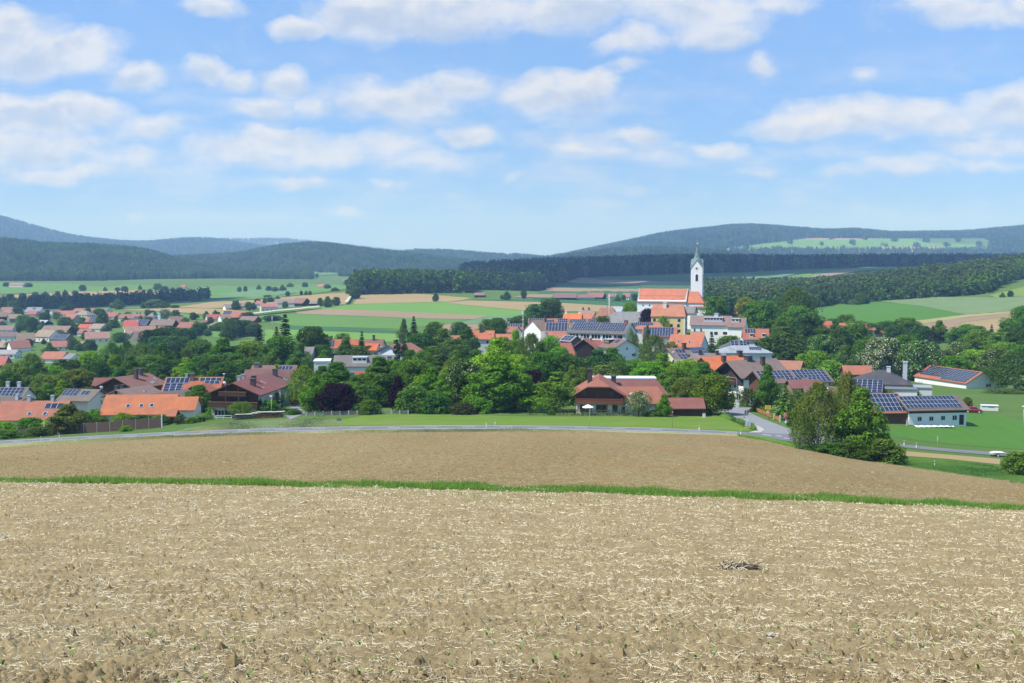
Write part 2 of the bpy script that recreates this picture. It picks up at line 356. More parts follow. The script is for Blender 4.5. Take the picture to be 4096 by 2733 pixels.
def marking(pts, w, off=.09):
    W3 = unproj([p[0] for p in pts], [p[1] for p in pts]); vs = []; fs = []
    for i, p in enumerate(W3):
        a = W3[max(0, i - 1)]; b = W3[min(len(W3) - 1, i + 1)]; d = (b - a)[:2]; d = d / np.hypot(*d); n = np.array([-d[1], d[0]]) * w / 2
        vs += [(p[0] + n[0], p[1] + n[1], p[2] + off), (p[0] - n[0], p[1] - n[1], p[2] + off)]
    for i in range(len(W3) - 1): fs.append((2 * i, 2 * i + 1, 2 * i + 3, 2 * i + 2))
    o = obj('road_marking', mesh('road_marking', vs, fs, [M['white']])); o['kind'] = 'structure'
    if o.data.polygons[0].normal.z < 0: o.data.flip_normals()
def between(k):
    xs = np.arange(-100, 2965, 25)
    return [(x, np.interp(x, [p[0] for p in upp], [p[1] for p in upp]) * (1 - k) + np.interp(x, [p[0] for p in low], [p[1] for p in low]) * k) for x in xs]
marking(between(.12), .16); marking(between(.90), .16)
cl_ = between(.5)
for k in range(0, len(cl_) - 2, 6): marking(cl_[k:k + 3], .14)
for seg in [((3048,1741),(3085,1743)), ((3103,1745),(3127,1747)), ((3158,1750),(3187,1752)), ((3135,1754),(3190,1758)), ((3168,1761),(3200,1763))]: marking(seg, .3)
# valley fields
FS = [
 ('field', [(1410,1218),(1445,1174),(1529,1166),(1618,1171),(1886,1193),(1856,1200),(1791,1209),(1683,1210),(1529,1214)], 'tan'),
 ('field', [(1200,1228),(1410,1219),(1529,1214),(1683,1211),(1790,1210),(1860,1222),(2000,1235),(2150,1248),(2105,1255),(2050,1262),(1960,1265),(1700,1252),(1500,1243),(1350,1238),(1250,1237)], 'light'),
 ('field', [(1790,1210),(1886,1203),(2184,1209),(2560,1230),(2560,1250),(2300,1246),(2150,1247),(2000,1234),(1860,1221)], 'tan'),
 ('field', [(1886,1203),(1900,1199),(2250,1198),(2560,1210),(2560,1229),(2184,1208)], 'dgreen'),
 ('field', [(1180,1246),(1250,1238),(1350,1238),(1500,1243),(1700,1252),(1960,1265),(1890,1278),(1650,1273),(1400,1264),(1190,1256)], 'brown'),
 ('field', [(1040,1262),(1190,1257),(1400,1265),(1650,1274),(1880,1279),(1775,1297),(1600,1317),(1175,1304),(1000,1282)], 'mid'),
 ('field', [(1960,1266),(2105,1256),(2110,1282),(1950,1297),(1778,1297),(1890,1279)], 'bluegreen'),
 ('field', [(1773,1298),(1955,1298),(1925,1312),(1800,1350),(1765,1335)], 'brown'),
 ('field', [(1150,1304),(1300,1308),(1500,1318),(1620,1327),(1590,1336),(1400,1329),(1150,1318)], 'dgreen'),
 ('field', [(1060,1320),(1150,1319),(1400,1330),(1600,1337),(1700,1337),(1650,1368),(1060,1375)], 'light'),
 ('field', [(760,1290),(900,1300),(1000,1320),(1010,1355),(880,1352),(760,1338)], 'mid'),
 ('field', [(440,1237),(700,1231),(850,1209),(1000,1203),(1230,1182),(1405,1170),(1398,1196),(1380,1219),(1150,1226),(980,1232),(850,1234),(700,1232)], 'tan'),
 ('field', [(440,1242),(700,1234),(850,1236),(980,1246),(1010,1254),(860,1262),(720,1252),(640,1246)], 'tan'),
 ('field', [(430,1244),(640,1248),(720,1254),(850,1275),(800,1280),(600,1264),(430,1254)], 'mid'),
 ('field', [(-200,1130),(0,1132),(260,1136),(420,1150),(520,1140),(620,1145),(600,1160),(300,1170),(0,1178),(-200,1180)], 'mid'),
 ('field', [(-200,1187),(0,1184),(230,1172),(560,1162),(760,1181),(700,1190),(400,1188),(200,1197),(-200,1203)], 'tan'),
 ('field', [(700,1166),(880,1143),(1000,1150),(1200,1140),(1370,1140),(1400,1156),(1230,1180),(1000,1200),(840,1208),(760,1191)], 'mid'),
 ('field', [(870,1178),(1000,1162),(1180,1160),(1230,1166),(1080,1186),(930,1190)], 'bluegreen'),
 ('field', [(820,1196),(930,1191),(1000,1196),(900,1206),(830,1207)], 'dgreen'),
 ('field', [(1366,1122),(1440,1108),(1500,1107),(1470,1122),(1400,1140)], 'brown'),
 ('field', [(1130,1088),(1350,1080),(1360,1100),(1200,1106)], 'mid'),
 ('field', [(2130,1198),(2180,1150),(2230,1116),(2310,1108),(2420,1115),(2760,1112),(2760,1225),(2560,1209),(2250,1197)], 'dgreen'),
 ('field', [(2225,1121),(2303,1111),(2392,1120),(2760,1132),(2760,1142),(2480,1141),(2303,1135)], 'brown'),
 ('field', [(2124,1163),(2172,1150),(2303,1156),(2760,1160),(2760,1169),(2243,1169)], 'brown'),
 ('field', [(2050,1192),(2110,1180),(2215,1180),(2205,1192)], 'brown'),
 ('field', [(2806,1135),(3000,1118),(3130,1112),(3280,1088),(3500,1068),(3640,1057),(3640,1075),(3400,1088),(3150,1128),(2900,1140)], 'mid'),
 ('field', [(2806,1112),(3000,1105),(3200,1095),(3120,1112),(2806,1134)], 'bluegreen'),
 ('field', [(3180,1120),(3380,1080),(3440,1086),(3300,1110)], 'brown'),
 ('field', [(3230,1220),(3300,1208),(3490,1205),(3700,1228),(3860,1262),(3640,1290),(3600,1330),(3260,1330)], 'lush'),
 ('field', [(3490,1204),(3700,1190),(3960,1193),(4250,1182),(4250,1232),(4096,1242),(3860,1261),(3700,1228)], 'pale'),
 ('field', [(3640,1289),(3860,1262),(4096,1243),(4250,1233),(4250,1240),(4096,1250),(3860,1273),(3670,1302)], 'straw_y'),
 ('field', [(3670,1303),(3860,1274),(4096,1251),(4096,1262),(3850,1292),(3780,1332),(3690,1330)], 'brown'),
 ('field', [(3780,1333),(3850,1293),(4096,1263),(4096,1330),(3900,1345),(3790,1350)], 'tan'),
 ('field', [(3960,1184),(4096,1150),(4250,1120),(4250,1181),(3975,1192)], 'lime'),
 ('field', [(2860,1003),(3000,986),(3120,972),(3250,957),(3650,958),(3700,975),(3950,984),(3800,1002),(3500,998),(3260,1008),(3100,1012)], 'light'),
 ('field', [(3260,1010),(3330,1000),(3560,991),(3760,990),(3790,1000),(3700,1015),(3400,1018)], 'tan'),
 ('field', [(3190,962),(3250,956),(3500,958),(3480,963)], 'tan'),
]
for k, (nm, pl, m) in enumerate(FS):
    sheet(nm, pl, M[m], .03 + .004 * k, 50, 6, wob=.25)
sheet('track', [(1378,1220),(1396,1196),(1408,1179),(1414,1179),(1406,1198),(1391,1220)], M['gravel'], .6, 6, 4)
sheet('track', [(1008,1263),(1100,1252),(1200,1243),(1278,1234),(1282,1237),(1200,1247),(1100,1256),(1012,1267)], M['gravel'], .6, 20, 2)

# ------------------------------------------------------------------ foliage protos
def leafmat(name, objcol=True, tint=(1, 1, 1), rnd=.35):
    m = bpy.data.materials.new(name); m.use_nodes = True; n = m.node_tree; n.nodes.clear()
    o = nd(n, 'ShaderNodeOutputMaterial'); oi = nd(n, 'ShaderNodeObjectInfo'); g = nd(n, 'ShaderNodeNewGeometry')
    r = g.outputs['Random Per Island']
    f = mth(n, 'ADD', mth(n, 'MULTIPLY', r, .8), .6)
    if objcol: c = oi.outputs['Color']
    else:
        pn = noise_tex(n, vmth(n, 'MULTIPLY', oi.outputs['Location'], (1, .5, 0)), .011, 4, .6)
        c = mixc(n, mth(n, 'ADD', mth(n, 'MULTIPLY', oi.outputs['Random'], .5), ramp(n, pn, (.38, .64, 0, .5))), tint[0], tint[1])
    if objcol: f = mth(n, 'MULTIPLY', f, mth(n, 'ADD', mth(n, 'MULTIPLY', oi.outputs['Random'], rnd), 1 - rnd / 2))
    sc = nd(n, 'ShaderNodeVectorMath'); sc.operation = 'SCALE'; n.links.new(c, sc.inputs[0]); n.links.new(f, sc.inputs['Scale'])
    d = nd(n, 'ShaderNodeBsdfDiffuse'); t = nd(n, 'ShaderNodeBsdfTranslucent'); mx = nd(n, 'ShaderNodeMixShader'); mx.inputs[0].default_value = .22
    n.links.new(sc.outputs[0], d.inputs[0])
    tcol = mixc(n, 1.0, sc.outputs[0], (1.3, 1.35, .5), 'MULTIPLY'); n.links.new(tcol, t.inputs[0])
    n.links.new(d.outputs[0], mx.inputs[1]); n.links.new(t.outputs[0], mx.inputs[2]); n.links.new(mx.outputs[0], o.inputs[0])
    return m
M['leaf'] = leafmat('foliage')
M['f_dec'] = leafmat('forest_broadleaf', False, ((.055, .115, .028), (.13, .225, .04)))
M['f_con'] = leafmat('forest_conifer', False, ((.026, .058, .026), (.062, .11, .034)))
M['f_pine'] = leafmat('forest_pine', False, ((.085, .13, .045), (.15, .20, .065)))
m, n, b = newmat('bark'); b.inputs['Base Color'].default_value = (.09, .07, .05, 1); b.inputs['Roughness'].default_value = .9; M['bark'] = m
m, n, b = newmat('birch_bark'); b.inputs['Base Color'].default_value = (.55, .53, .5, 1); b.inputs['Roughness'].default_value = .8; M['birchbark'] = m

def quads(C, N, size, aspect=1.0, r=None):
    """leaf-sized faces at C facing N"""
    r = r or rng; k = len(C)
    N = N / np.maximum(np.linalg.norm(N, axis=1, keepdims=True), 1e-6)
    A = np.cross(N, r.normal(size=(k, 3))); A /= np.maximum(np.linalg.norm(A, axis=1, keepdims=True), 1e-6)
    Bv = np.cross(N, A); s = (np.asarray(size) * r.uniform(.6, 1.35, k))[:, None] * .5
    A = A * s; Bv = Bv * s * aspect
    bend = N * s * .35
    V4 = np.stack([C - A - bend, C - Bv * .9, C + A - bend * .5, C + Bv], 1).reshape(-1, 3)
    return V4, np.arange(4 * k).reshape(-1, 4)
def crown_lobes(seed, H, Wd, c0, nl, leaves, leaf, prof='round', lobe=.36, lift=.25):
    r = np.random.default_rng(seed); C = []; N = []
    zs = np.linspace(.06, .94, nl) + r.uniform(-.05, .05, nl)
    def R(t):
        if prof == 'round': return np.sqrt(np.clip(1 - (2 * t - .92) ** 2 * .92, .03, 1))
        if prof == 'ovoid': return np.clip(np.sin(np.clip(t * 1.0 + .08, 0, 1) ** .75 * math.pi) * 1.05, .14, 1)
        if prof == 'column': return np.clip(1.0 - t ** 3 * .8, .2, 1) * .95
        if prof == 'bush': return np.sqrt(np.clip(1 - t ** 2.2, .08, 1))
        if prof == 'cone': return np.clip(1.02 - t, .05, 1)
    per = leaves // nl; U = r.uniform(0, 1, (nl, 3)); SUB = r.normal(size=(nl, 9, 3))
    for i in range(nl):
        t = zs[i]; Rw = R(t) * Wd / 2
        lr = lobe * Wd * (.42 + .63 * U[i, 0]) * (.55 + .45 * R(t)) * (.9 if prof != 'column' else .6)
        an = i * 2.399 + U[i, 1] - .5; rr = max(0, Rw - lr * .6) * (.45 + .67 * U[i, 2]) ** .5
        c = np.array([math.cos(an) * rr, math.sin(an) * rr, c0 * H + t * (1 - c0) * H])
        D = r.normal(size=(per, 3)); D /= np.linalg.norm(D, axis=1, keepdims=True)
        sub = SUB[i]; sub /= np.linalg.norm(sub, axis=1, keepdims=True)
        near = (D @ sub.T).max(1)
        rad_ = lr * (.72 + .34 * np.clip((near - .55) / .45, -.4, 1)) * np.where(r.random(per) < .14, r.uniform(1.0, 1.3, per), r.uniform(.75, 1.05, per))
        P = c + D * rad_[:, None] * (1, 1, .82)
        P[:, 2] = np.clip(P[:, 2], .02 * H, H)
        ok = np.hypot(P[:, 0], P[:, 1]) < Wd * .56
        C.append(P[ok]); N.append((D + r.normal(0, .45, (per, 3)) + (0, 0, lift))[ok])
    k = leaves // 7; t = r.uniform(.02, .85, k); q = R(t) * Wd / 2 * .62 * np.sqrt(r.random(k)); an = r.uniform(0, 6.283, k)   # inner leaves
    C.append(np.stack([np.cos(an) * q, np.sin(an) * q, c0 * H + t * (1 - c0) * H], 1)); N.append(r.normal(size=(k, 3)))
    C = np.concatenate(C); N = np.concatenate(N)
    return quads(C, N, leaf, .75, r)
def crown_droop(seed, H, Wd, c0, nl, leaves, leaf):
    r = np.random.default_rng(seed); C = []; N = []
    strands = leaves // 14
    t = r.uniform(0, 1, strands) ** .8
    Rw = np.sqrt(np.clip(1 - (2 * t - .8) ** 2 * .8, .05, 1)) * Wd / 2 * r.uniform(.35, 1, strands) ** .5
    lob = 1 + .22 * np.sin(np.floor(t * 7) * 2.1 + r.integers(0, 7, strands))
    an = r.uniform(0, 2 * math.pi, strands)
    top = np.stack([np.cos(an) * Rw * lob, np.sin(an) * Rw * lob, c0 * H + t * (1 - c0) * H * .97], 1)
    ln = r.uniform(.06, .2, strands) * H
    for k in range(14):
        P = top.copy(); P[:, 2] -= ln * k / 14; P += r.normal(0, leaf * .35, P.shape)
        P[:, 2] = np.maximum(P[:, 2], .03 * H)
        C.append(P); N.append(np.stack([np.cos(an), np.sin(an), np.full(strands, .35)], 1) + r.normal(0, .5, (strands, 3)))
    return quads(np.concatenate(C), np.concatenate(N), leaf, .6, r)
def crown_spruce(seed, H, Wd, c0, tiers, per, leaf, pw=.9):
    r = np.random.default_rng(seed); C = []; N = []
    for i in range(tiers):
        t = (i + r.uniform(-.3, .3)) / tiers; z = (c0 + (1 - c0) * t) * H
        Rw = max(.03, (1 - t) ** pw) * Wd / 2 * r.uniform(.8, 1.12)
        nb = max(5, int(11 * (1 - t * .6)))
        for b_ in range(nb):
            an = b_ / nb * 2 * math.pi + r.uniform(-.3, .3); rl = Rw * r.uniform(.7, 1.12)
            k = max(3, int(per * (1 - t * .75))); f = r.uniform(.1, 1, k)
            w = .16 * rl * (1.1 - f)
            P = np.stack([np.cos(an) * f * rl - np.sin(an) * r.normal(0, 1, k) * w, np.sin(an) * f * rl + np.cos(an) * r.normal(0, 1, k) * w, z - f ** 1.6 * rl * .38 + r.normal(0, .02 * H / tiers, k)], 1)
            C.append(P); N.append(np.stack([np.full(k, math.cos(an) * .5), np.full(k, math.sin(an) * .5), np.full(k, .9)], 1) + r.normal(0, .35, (k, 3)))
    C = np.concatenate(C); C[:, 2] = np.clip(C[:, 2], .01 * H, H)
    return quads(C, np.concatenate(N), leaf, .7, r)
def tube(pts, rads, n=7):
    vs = []; fs = []
    for i, (p, r_) in enumerate(zip(pts, rads)):
        p = np.array(p, float); d = np.array(pts[min(i + 1, len(pts) - 1)], float) - np.array(pts[max(i - 1, 0)], float); d /= np.linalg.norm(d)
        a = np.cross(d, (0.31, .9, .1)); a /= np.linalg.norm(a); b_ = np.cross(d, a)
        for k in range(n): vs.append(p + (a * math.cos(2 * math.pi * k / n) + b_ * math.sin(2 * math.pi * k / n)) * r_)
    for i in range(len(pts) - 1):
        for k in range(n): fs.append((i * n + k, i * n + (k + 1) % n, (i + 1) * n + (k + 1) % n, (i + 1) * n + k))
    fs.append(tuple(range(n))[::-1]); fs.append(tuple(range((len(pts) - 1) * n, len(pts) * n)))
    return vs, fs
def trunk_mesh(name, seed, H, Wd, c0, r0, mat, limbs=6, top=.8):
    r = random.Random(seed); vs, fs = tube([(0, 0, -.8), (r.uniform(-.1, .1), 0, H * .25), (r.uniform(-.2, .2), r.uniform(-.2, .2), H * .55), (0, 0, H * top)], [r0 * 1.3, r0, r0 * .6, r0 * .12])
    for k in range(limbs):
        z = H * (max(c0, .1) + (.75 - max(c0, .1)) * (k + .5) / limbs); a = k * 2.4 + r.uniform(-.4, .4); l = Wd * .36 * (1.1 - .5 * k / limbs)
        v2, f2 = tube([(0, 0, z - .3), (math.cos(a) * l * .5, math.sin(a) * l * .5, z + l * .35), (math.cos(a) * l, math.sin(a) * l, z + l * .75)], [r0 * .42, r0 * .28, r0 * .08], 5)
        n0 = len(vs); vs += v2; fs += [tuple(i + n0 for i in f) for f in f2]
    return mesh(name, np.array(vs), fs, [mat], smooth=True)
# kind: (ref height, ref width, list of crown meshes, trunk mesh)
KIND = {}
def fit(g, Wd):
    v, f = g; q = np.percentile(np.hypot(v[:, 0], v[:, 1]), 96); v = v.copy(); v[:, :2] *= Wd / 2 / q; return v, f
def proto(kind, H, Wd, c0, gens, r0, bark='bark', limbs=6, extra=None, top=.8):
    gens = [fit(g, Wd * 1.08) for g in gens]
    cr = [mesh('crown_' + kind, *g, [M['leaf']]) for g in gens]
    KIND[kind] = (H, Wd, cr, trunk_mesh('trunk_' + kind, len(KIND), H, Wd, c0, r0, M[bark], limbs, top), extra)
proto('oak', 12, 11, .14, [crown_lobes(s, 12, 11, .08, 30, 12000, .48, 'round', .30) for s in (1, 2, 3)], .32)
proto('maple', 13, 9, .12, [crown_lobes(s, 13, 9, .06, 32, 12000, .45, 'ovoid', .30) for s in (4, 5, 6)], .28)
proto('linden', 16, 12, .08, [crown_lobes(s, 16, 12, .03, 52, 21000, .46, 'ovoid', .24) for s in (7, 8)], .4)
proto('birch', 14, 8, .14, [crown_droop(s, 14, 8, .14, 20, 9000, .34) for s in (9, 10)], .2, 'birchbark', 9, top=.92)
proto('airy', 13, 9, .12, [crown_lobes(s, 13, 9, .08, 26, 7000, .42, 'ovoid', .28) for s in (11, 12)], .22)
proto('spruce', 16, 6, .04, [crown_spruce(s, 16, 6, .03, 30, 24, .62) for s in (13, 14)], .22, limbs=0, top=.97)
proto('fir', 12, 8, .03, [crown_spruce(s, 12, 8, .02, 24, 26, .6, .75) for s in (15, 16)], .2, limbs=0, top=.95)
proto('thuja', 8, 3.2, .02, [crown_lobes(s, 8, 3.2, .01, 22, 3800, .26, 'column', .5) for s in (17, 18)], .12, limbs=0)
proto('bush', 4, 5, .0, [crown_lobes(s, 4, 5, .02, 22, 5200, .29, 'bush', .36) for s in (19, 20, 21)], .07, limbs=5)
proto('small', 6, 6, .2, [crown_lobes(s, 6, 6, .22, 18, 3200, .28, 'round', .32) for s in (22, 23)], .12)
def blossoms(seed, H, Wd, c0, n, nl):
    r = np.random.default_rng(seed); V4, f4 = crown_lobes(seed, H, Wd * 1.03, c0, nl, n, .34, 'round', .30, .8)
    return mesh('blossom', *fit((V4, f4), Wd * 1.12), [M['blossom']])
m, n, b = newmat('white_blossom'); b.inputs['Base Color'].default_value = (.55, .53, .43, 1); b.inputs['Roughness'].default_value = .9; M['blossom'] = m
KIND['chestnut'] = (12, 11, KIND['oak'][2], KIND['oak'][3], [blossoms(s, 12, 11, .08, 1600, 30) for s in (1, 2, 3)])
KIND['chestnut_full'] = (12, 11, KIND['oak'][2], KIND['oak'][3], [blossoms(s, 12, 11, .08, 6500, 30) for s in (1, 2, 3)])
KIND['hawthorn'] = (6, 6, KIND['small'][2], KIND['small'][3], [mesh('blossom', *crown_lobes(s, 6, 6.2, .22, 18, 1500, .24, 'round', .32, .8), [M['blossom']]) for s in (22, 23)])

# ------------------------------------------------------------------ woods (instanced low-poly trees, each wood one mass)
PC = bpy.data.collections.new('wood_tree_shapes')
def far_proto(name, gen, mat):
    o = bpy.data.objects.new(name, mesh(name, *gen, [mat])); PC.objects.link(o)
for s in (31, 32, 33): far_proto('a_broadleaf_%d' % s, crown_lobes(s, 1, .75, .0, 9, 420, .12, 'round', .34), M['f_dec'])
for s in (34, 35): far_proto('b_conifer_%d' % s, crown_spruce(s, 1, .42, .0, 11, 7, .10), M['f_con'])
for s in (36, 37): far_proto('c_pine_%d' % s, crown_lobes(s, 1, .5, .1, 9, 380, .10, 'ovoid', .36), M['f_pine'])
ng = bpy.data.node_groups.new('scatter_wood', 'GeometryNodeTree')
ng.interface.new_socket('Geometry', in_out='INPUT', socket_type='NodeSocketGeometry'); ng.interface.new_socket('Geometry', in_out='OUTPUT', socket_type='NodeSocketGeometry')
gi = ng.nodes.new('NodeGroupInput'); go = ng.nodes.new('NodeGroupOutput'); ip = ng.nodes.new('GeometryNodeInstanceOnPoints'); ci = ng.nodes.new('GeometryNodeCollectionInfo')
ci.inputs[0].default_value = PC; ci.inputs['Separate Children'].default_value = True; ci.inputs['Reset Children'].default_value = True
def nattr(nm, ty):
    a = ng.nodes.new('GeometryNodeInputNamedAttribute'); a.data_type = ty; a.inputs[0].default_value = nm; return a.outputs[0]
ip.inputs['Pick Instance'].default_value = True
ng.links.new(gi.outputs[0], ip.inputs['Points']); ng.links.new(ci.outputs[0], ip.inputs['Instance'])
ng.links.new(nattr('pick', 'INT'), ip.inputs['Instance Index']); ng.links.new(nattr('turn', 'FLOAT_VECTOR'), ip.inputs['Rotation']); ng.links.new(nattr('size', 'FLOAT_VECTOR'), ip.inputs['Scale'])
ng.links.new(ip.outputs[0], go.inputs[0])
def wood(name, pts, mix, h=(13, 20), label=None, wide=1.0):
    """pts: (n,2) ground positions; mix: shares of broadleaf, conifer, pine"""
    n = len(pts); z = terr(pts[:, 0], pts[:, 1])
    me = mesh(name, np.column_stack([pts, z - .4]), [])
    k = rng.choice(3, n, p=mix)
    base = np.array([0, 3, 5])[k]; cnt = np.array([3, 2, 2])[k]
    pick = base + rng.integers(0, 1000, n) % cnt
    hh = rng.uniform(*h, n) * np.where(k == 1, 1.12, 1)
    ww = hh * rng.uniform(.85, 1.25, n) * wide
    for nm, ty, arr in (('pick', 'INT', pick.astype(np.int32)),):
        a = me.attributes.new(nm, ty, 'POINT'); a.data.foreach_set('value', arr)
    for nm, arr in (('turn', np.column_stack([np.zeros(n), np.zeros(n), rng.uniform(0, 6.28, n)])), ('size', np.column_stack([ww, ww, hh]))):
        a = me.attributes.new(nm, 'FLOAT_VECTOR', 'POINT'); a.data.foreach_set('vector', arr.astype(np.float32).ravel())
    o = obj(name, me); md = o.modifiers.new('wood', 'NODES'); md.node_group = ng
    tag(o, label, 'woodland', None, 'stuff'); return o
def scatter(px0, px1, Y0, Y1, spacing, test=None):
    """jittered grid over a wedge of country"""
    xs0 = min((px0 - CX) / F * Y0, (px0 - CX) / F * Y1); xs1 = max((px1 - CX) / F * Y1, (px1 - CX) / F * Y0)
    gx, gy = np.meshgrid(np.arange(xs0, xs1, spacing), np.arange(Y0, Y1, spacing))
    P = np.stack([gx.ravel(), gy.ravel()], 1) + rng.uniform(-.45, .45, (gx.size, 2)) * spacing
    px = CX + F * P[:, 0] / P[:, 1]
    ok = (px > px0) & (px < px1)
    if test is not None: ok &= test(px, P[:, 1])
    return P[ok]
def fb(pts): return lambda px: np.interp(px, [p[0] for p in pts], [p[1] for p in pts])
# copse on the tan hill
f1 = fb([(1395,1330),(1440,1310),(1600,1320),(1750,1330),(1890,1330)]); f1b = fb([(1395,1360),(1450,1470),(1600,1560),(1750,1540),(1890,1400)])
wood('copse', scatter(1396, 1890, 1300, 1560, 6.5, lambda p, y: (y > f1(p)) & (y < f1b(p))), (.9, .07, .03), (17, 24), 'rounded broadleaf copse crowning the tan stubble hill')
# dark ridge
f2 = fb([(1850,1560),(1960,1560),(2150,1640),(2230,1900),(2320,2110),(2420,2130),(2750,2170),(3000,2190),(3200,2290),(3500,2340),(3700,2400),(4400,2420)])
wood('spruce_forest', scatter(1850, 4300, 1550, 2750, 8.5, lambda p, y: (y > f2(p)) & (y < np.maximum(f2(p) + 420, np.where(p < 2700, 2480, 0)))), (.12, .85, .03), (19, 27), 'dark spruce forest along the ridge behind the church')
# pine hill on the right
f3 = fb([(2790,960),(2900,930),(3100,900),(3250,960),(3330,1020),(3600,1035),(3900,1035),(3960,1060),(4000,1130),(4096,1230),(4400,1300)])
P3 = scatter(2790, 4400, 880, 1700, 6.3, lambda p, y: (y > f3(p)) & (y < 1650))
wood('pine_forest', P3[P3[:, 1] > f3(CX + F * P3[:, 0] / P3[:, 1]) + 28], (.10, .12, .78), (13, 19), 'grey green pine forest climbing the slope beyond the farm meadow')
wood('forest_edge', P3[P3[:, 1] <= f3(CX + F * P3[:, 0] / P3[:, 1]) + 28], (.75, .15, .10), (10, 17), 'bright broadleaf edge along the foot of the pine forest')
# dark belt behind the far village
f4 = fb([(-300,1450),(0,1450),(300,1480),(560,1520),(840,1650)])
wood('wood_belt', scatter(-200, 840, 1430, 1720, 7, lambda p, y: (y > f4(p)) & (y < f4(p) + np.interp(p, [0, 500, 840], [70, 90, 25]))), (.3, .66, .04), (11, 17), 'dark narrow wood belt behind the rooftops of the far village')
# hills
wood('hill_forest', scatter(-250, 1250, 2560, 3720, 11, lambda p, y: y > np.interp(p, [-250, 400, 600, 900, 1250], [2600, 2640, 2800, 2860, 2760])), (.62, .33, .05), (13, 20), 'mixed forest covering the broad low hill over the valley fields', 1.15)
wood('hill_forest', scatter(520, 2150, 3050, 4420, 12, lambda p, y: (y > np.interp(p, [520, 1100, 1500, 2150], [3050, 3250, 3300, 3050])) & ~((p > 1130) & (p < 1360) & (y < 3480))), (.45, .5, .05), (13, 20), 'mixed forest on the rounded hill above the lone farm', 1.15)
wood('hill_forest', scatter(1950, 3050, 3400, 4420, 12), (.35, .6, .05), (13, 20), 'shaded forest on the low shoulder behind the dark spruce ridge', 1.15)
def h6(p, y):
    z = terr((p - CX) / F * y, y); py = 1010 - z / y * F
    clear = ((py > 955) & (py < 1003) & (p > 2870 + (1003 - py) * 7) & (p < 3950))
    return ~clear | (np.sin(p * .05 + y * .003) * np.sin(y * .011) > .8)
wood('hill_forest', scatter(2050, 4350, 4000, 6900, 19, h6), (.3, .66, .04), (15, 24), 'blue hazy forest on the long hills at the horizon behind the church', 1.3)
wood('hill_forest', scatter(1450, 2300, 4700, 6100, 20, lambda p, y: rng.random(len(p)) > .25), (.5, .46, .04), (13, 20), 'pale wooded rise with a hamlet at the head of the valley', 1.3)
wood('mountain_forest', scatter(-250, 1250, 6000, 8700, 27), (.25, .72, .03), (20, 30), 'blue forested mountain flank on the horizon over the far village', 1.3)
wood('mountain_forest', scatter(700, 1700, 10000, 11600, 42), (.25, .72, .03), (22, 32), 'palest forested ridge at the far end of the valley', 1.5)
# ------------------------------------------------------------------ building materials (colour comes from each object)
def objmat(name, rough=.8, kind='plain', spec=.2):
    m, n, b = newmat(name); oi = nd(n, 'ShaderNodeObjectInfo'); tc = nd(n, 'ShaderNodeTexCoord'); p = tc.outputs['Object']
    b.inputs['Roughness'].default_value = rough; b.inputs['Specular IOR Level'].default_value = spec
    a = noise_tex(n, p, .45, 5, .65); d = noise_tex(n, p, 3.5, 4, .7)
    if kind == 'plaster':
        f = mth(n, 'ADD', mth(n, 'MULTIPLY', a, .10), mth(n, 'MULTIPLY', d, .05)); f = mth(n, 'ADD', f, .925)
    elif kind == 'tile':
        s = nd(n, 'ShaderNodeSeparateXYZ'); n.links.new(p, s.inputs[0])
        row = mth(n, 'FRACT', mth(n, 'MULTIPLY', mth(n, 'ABSOLUTE', s.outputs[1]), 2.6))
        colm = mth(n, 'FRACT', mth(n, 'MULTIPLY', s.outputs[0], 3.3))
        rowm = mth(n, 'ADD', mth(n, 'MULTIPLY', ramp(n, row, (.0, .35)), .22), .80)
        cm = mth(n, 'ADD', mth(n, 'MULTIPLY', ramp(n, mth(n, 'ABSOLUTE', mth(n, 'SUBTRACT', colm, .5)), (.5, .3)), .14), .87)
        f = mth(n, 'MULTIPLY', mth(n, 'MULTIPLY', rowm, cm), mth(n, 'ADD', mth(n, 'ADD', mth(n, 'MULTIPLY', a, .5), mth(n, 'MULTIPLY', d, .35)), .36))
        bn = nd(n, 'ShaderNodeBump', i_Strength=.5, i_Distance=.05); n.links.new(mth(n, 'MULTIPLY', rowm, cm), bn.inputs['Height']); n.links.new(bn.outputs[0], b.inputs['Normal'])
    elif kind == 'wood':
        s = nd(n, 'ShaderNodeSeparateXYZ'); n.links.new(p, s.inputs[0])
        x = mth(n, 'ADD', s.outputs[0], s.outputs[1]); pl = mth(n, 'FRACT', mth(n, 'MULTIPLY', x, 5.2))
        f = mth(n, 'ADD', mth(n, 'MULTIPLY', ramp(n, pl, (.0, .15)), .22), mth(n, 'ADD', mth(n, 'MULTIPLY', noise_tex(n, vmth(n, 'MULTIPLY', p, (4, 4, .3)), 2.5, 4), .5), .5))
    else:
        f = mth(n, 'ADD', mth(n, 'MULTIPLY', a, .3), .85)
    base = oi.outputs['Color']
    if kind == 'tile':   # weathering: grey brown lichen patches with their own shape
        wv = mth(n, 'ADD', mth(n, 'MULTIPLY', ramp(n, noise_tex(n, vmth(n, 'MULTIPLY', p, (1, .6, .6)), .35, 6, .7), (.42, .68)), .5), .2)
        base = mixc(n, wv, base, mixc(n, .55, base, (.17, .14, .12)))
    sc = nd(n, 'ShaderNodeVectorMath'); sc.operation = 'SCALE'; n.links.new(base, sc.inputs[0]); n.links.new(f, sc.inputs['Scale'])
    n.links.new(sc.outputs[0], b.inputs['Base Color']); return m
M['wall'] = objmat('plaster', .85, 'plaster'); M['roof'] = objmat('roof_tiles', .75, 'tile'); M['wood'] = objmat('timber', .8, 'wood'); M['paint'] = objmat('painted', .5, 'plain', .4)
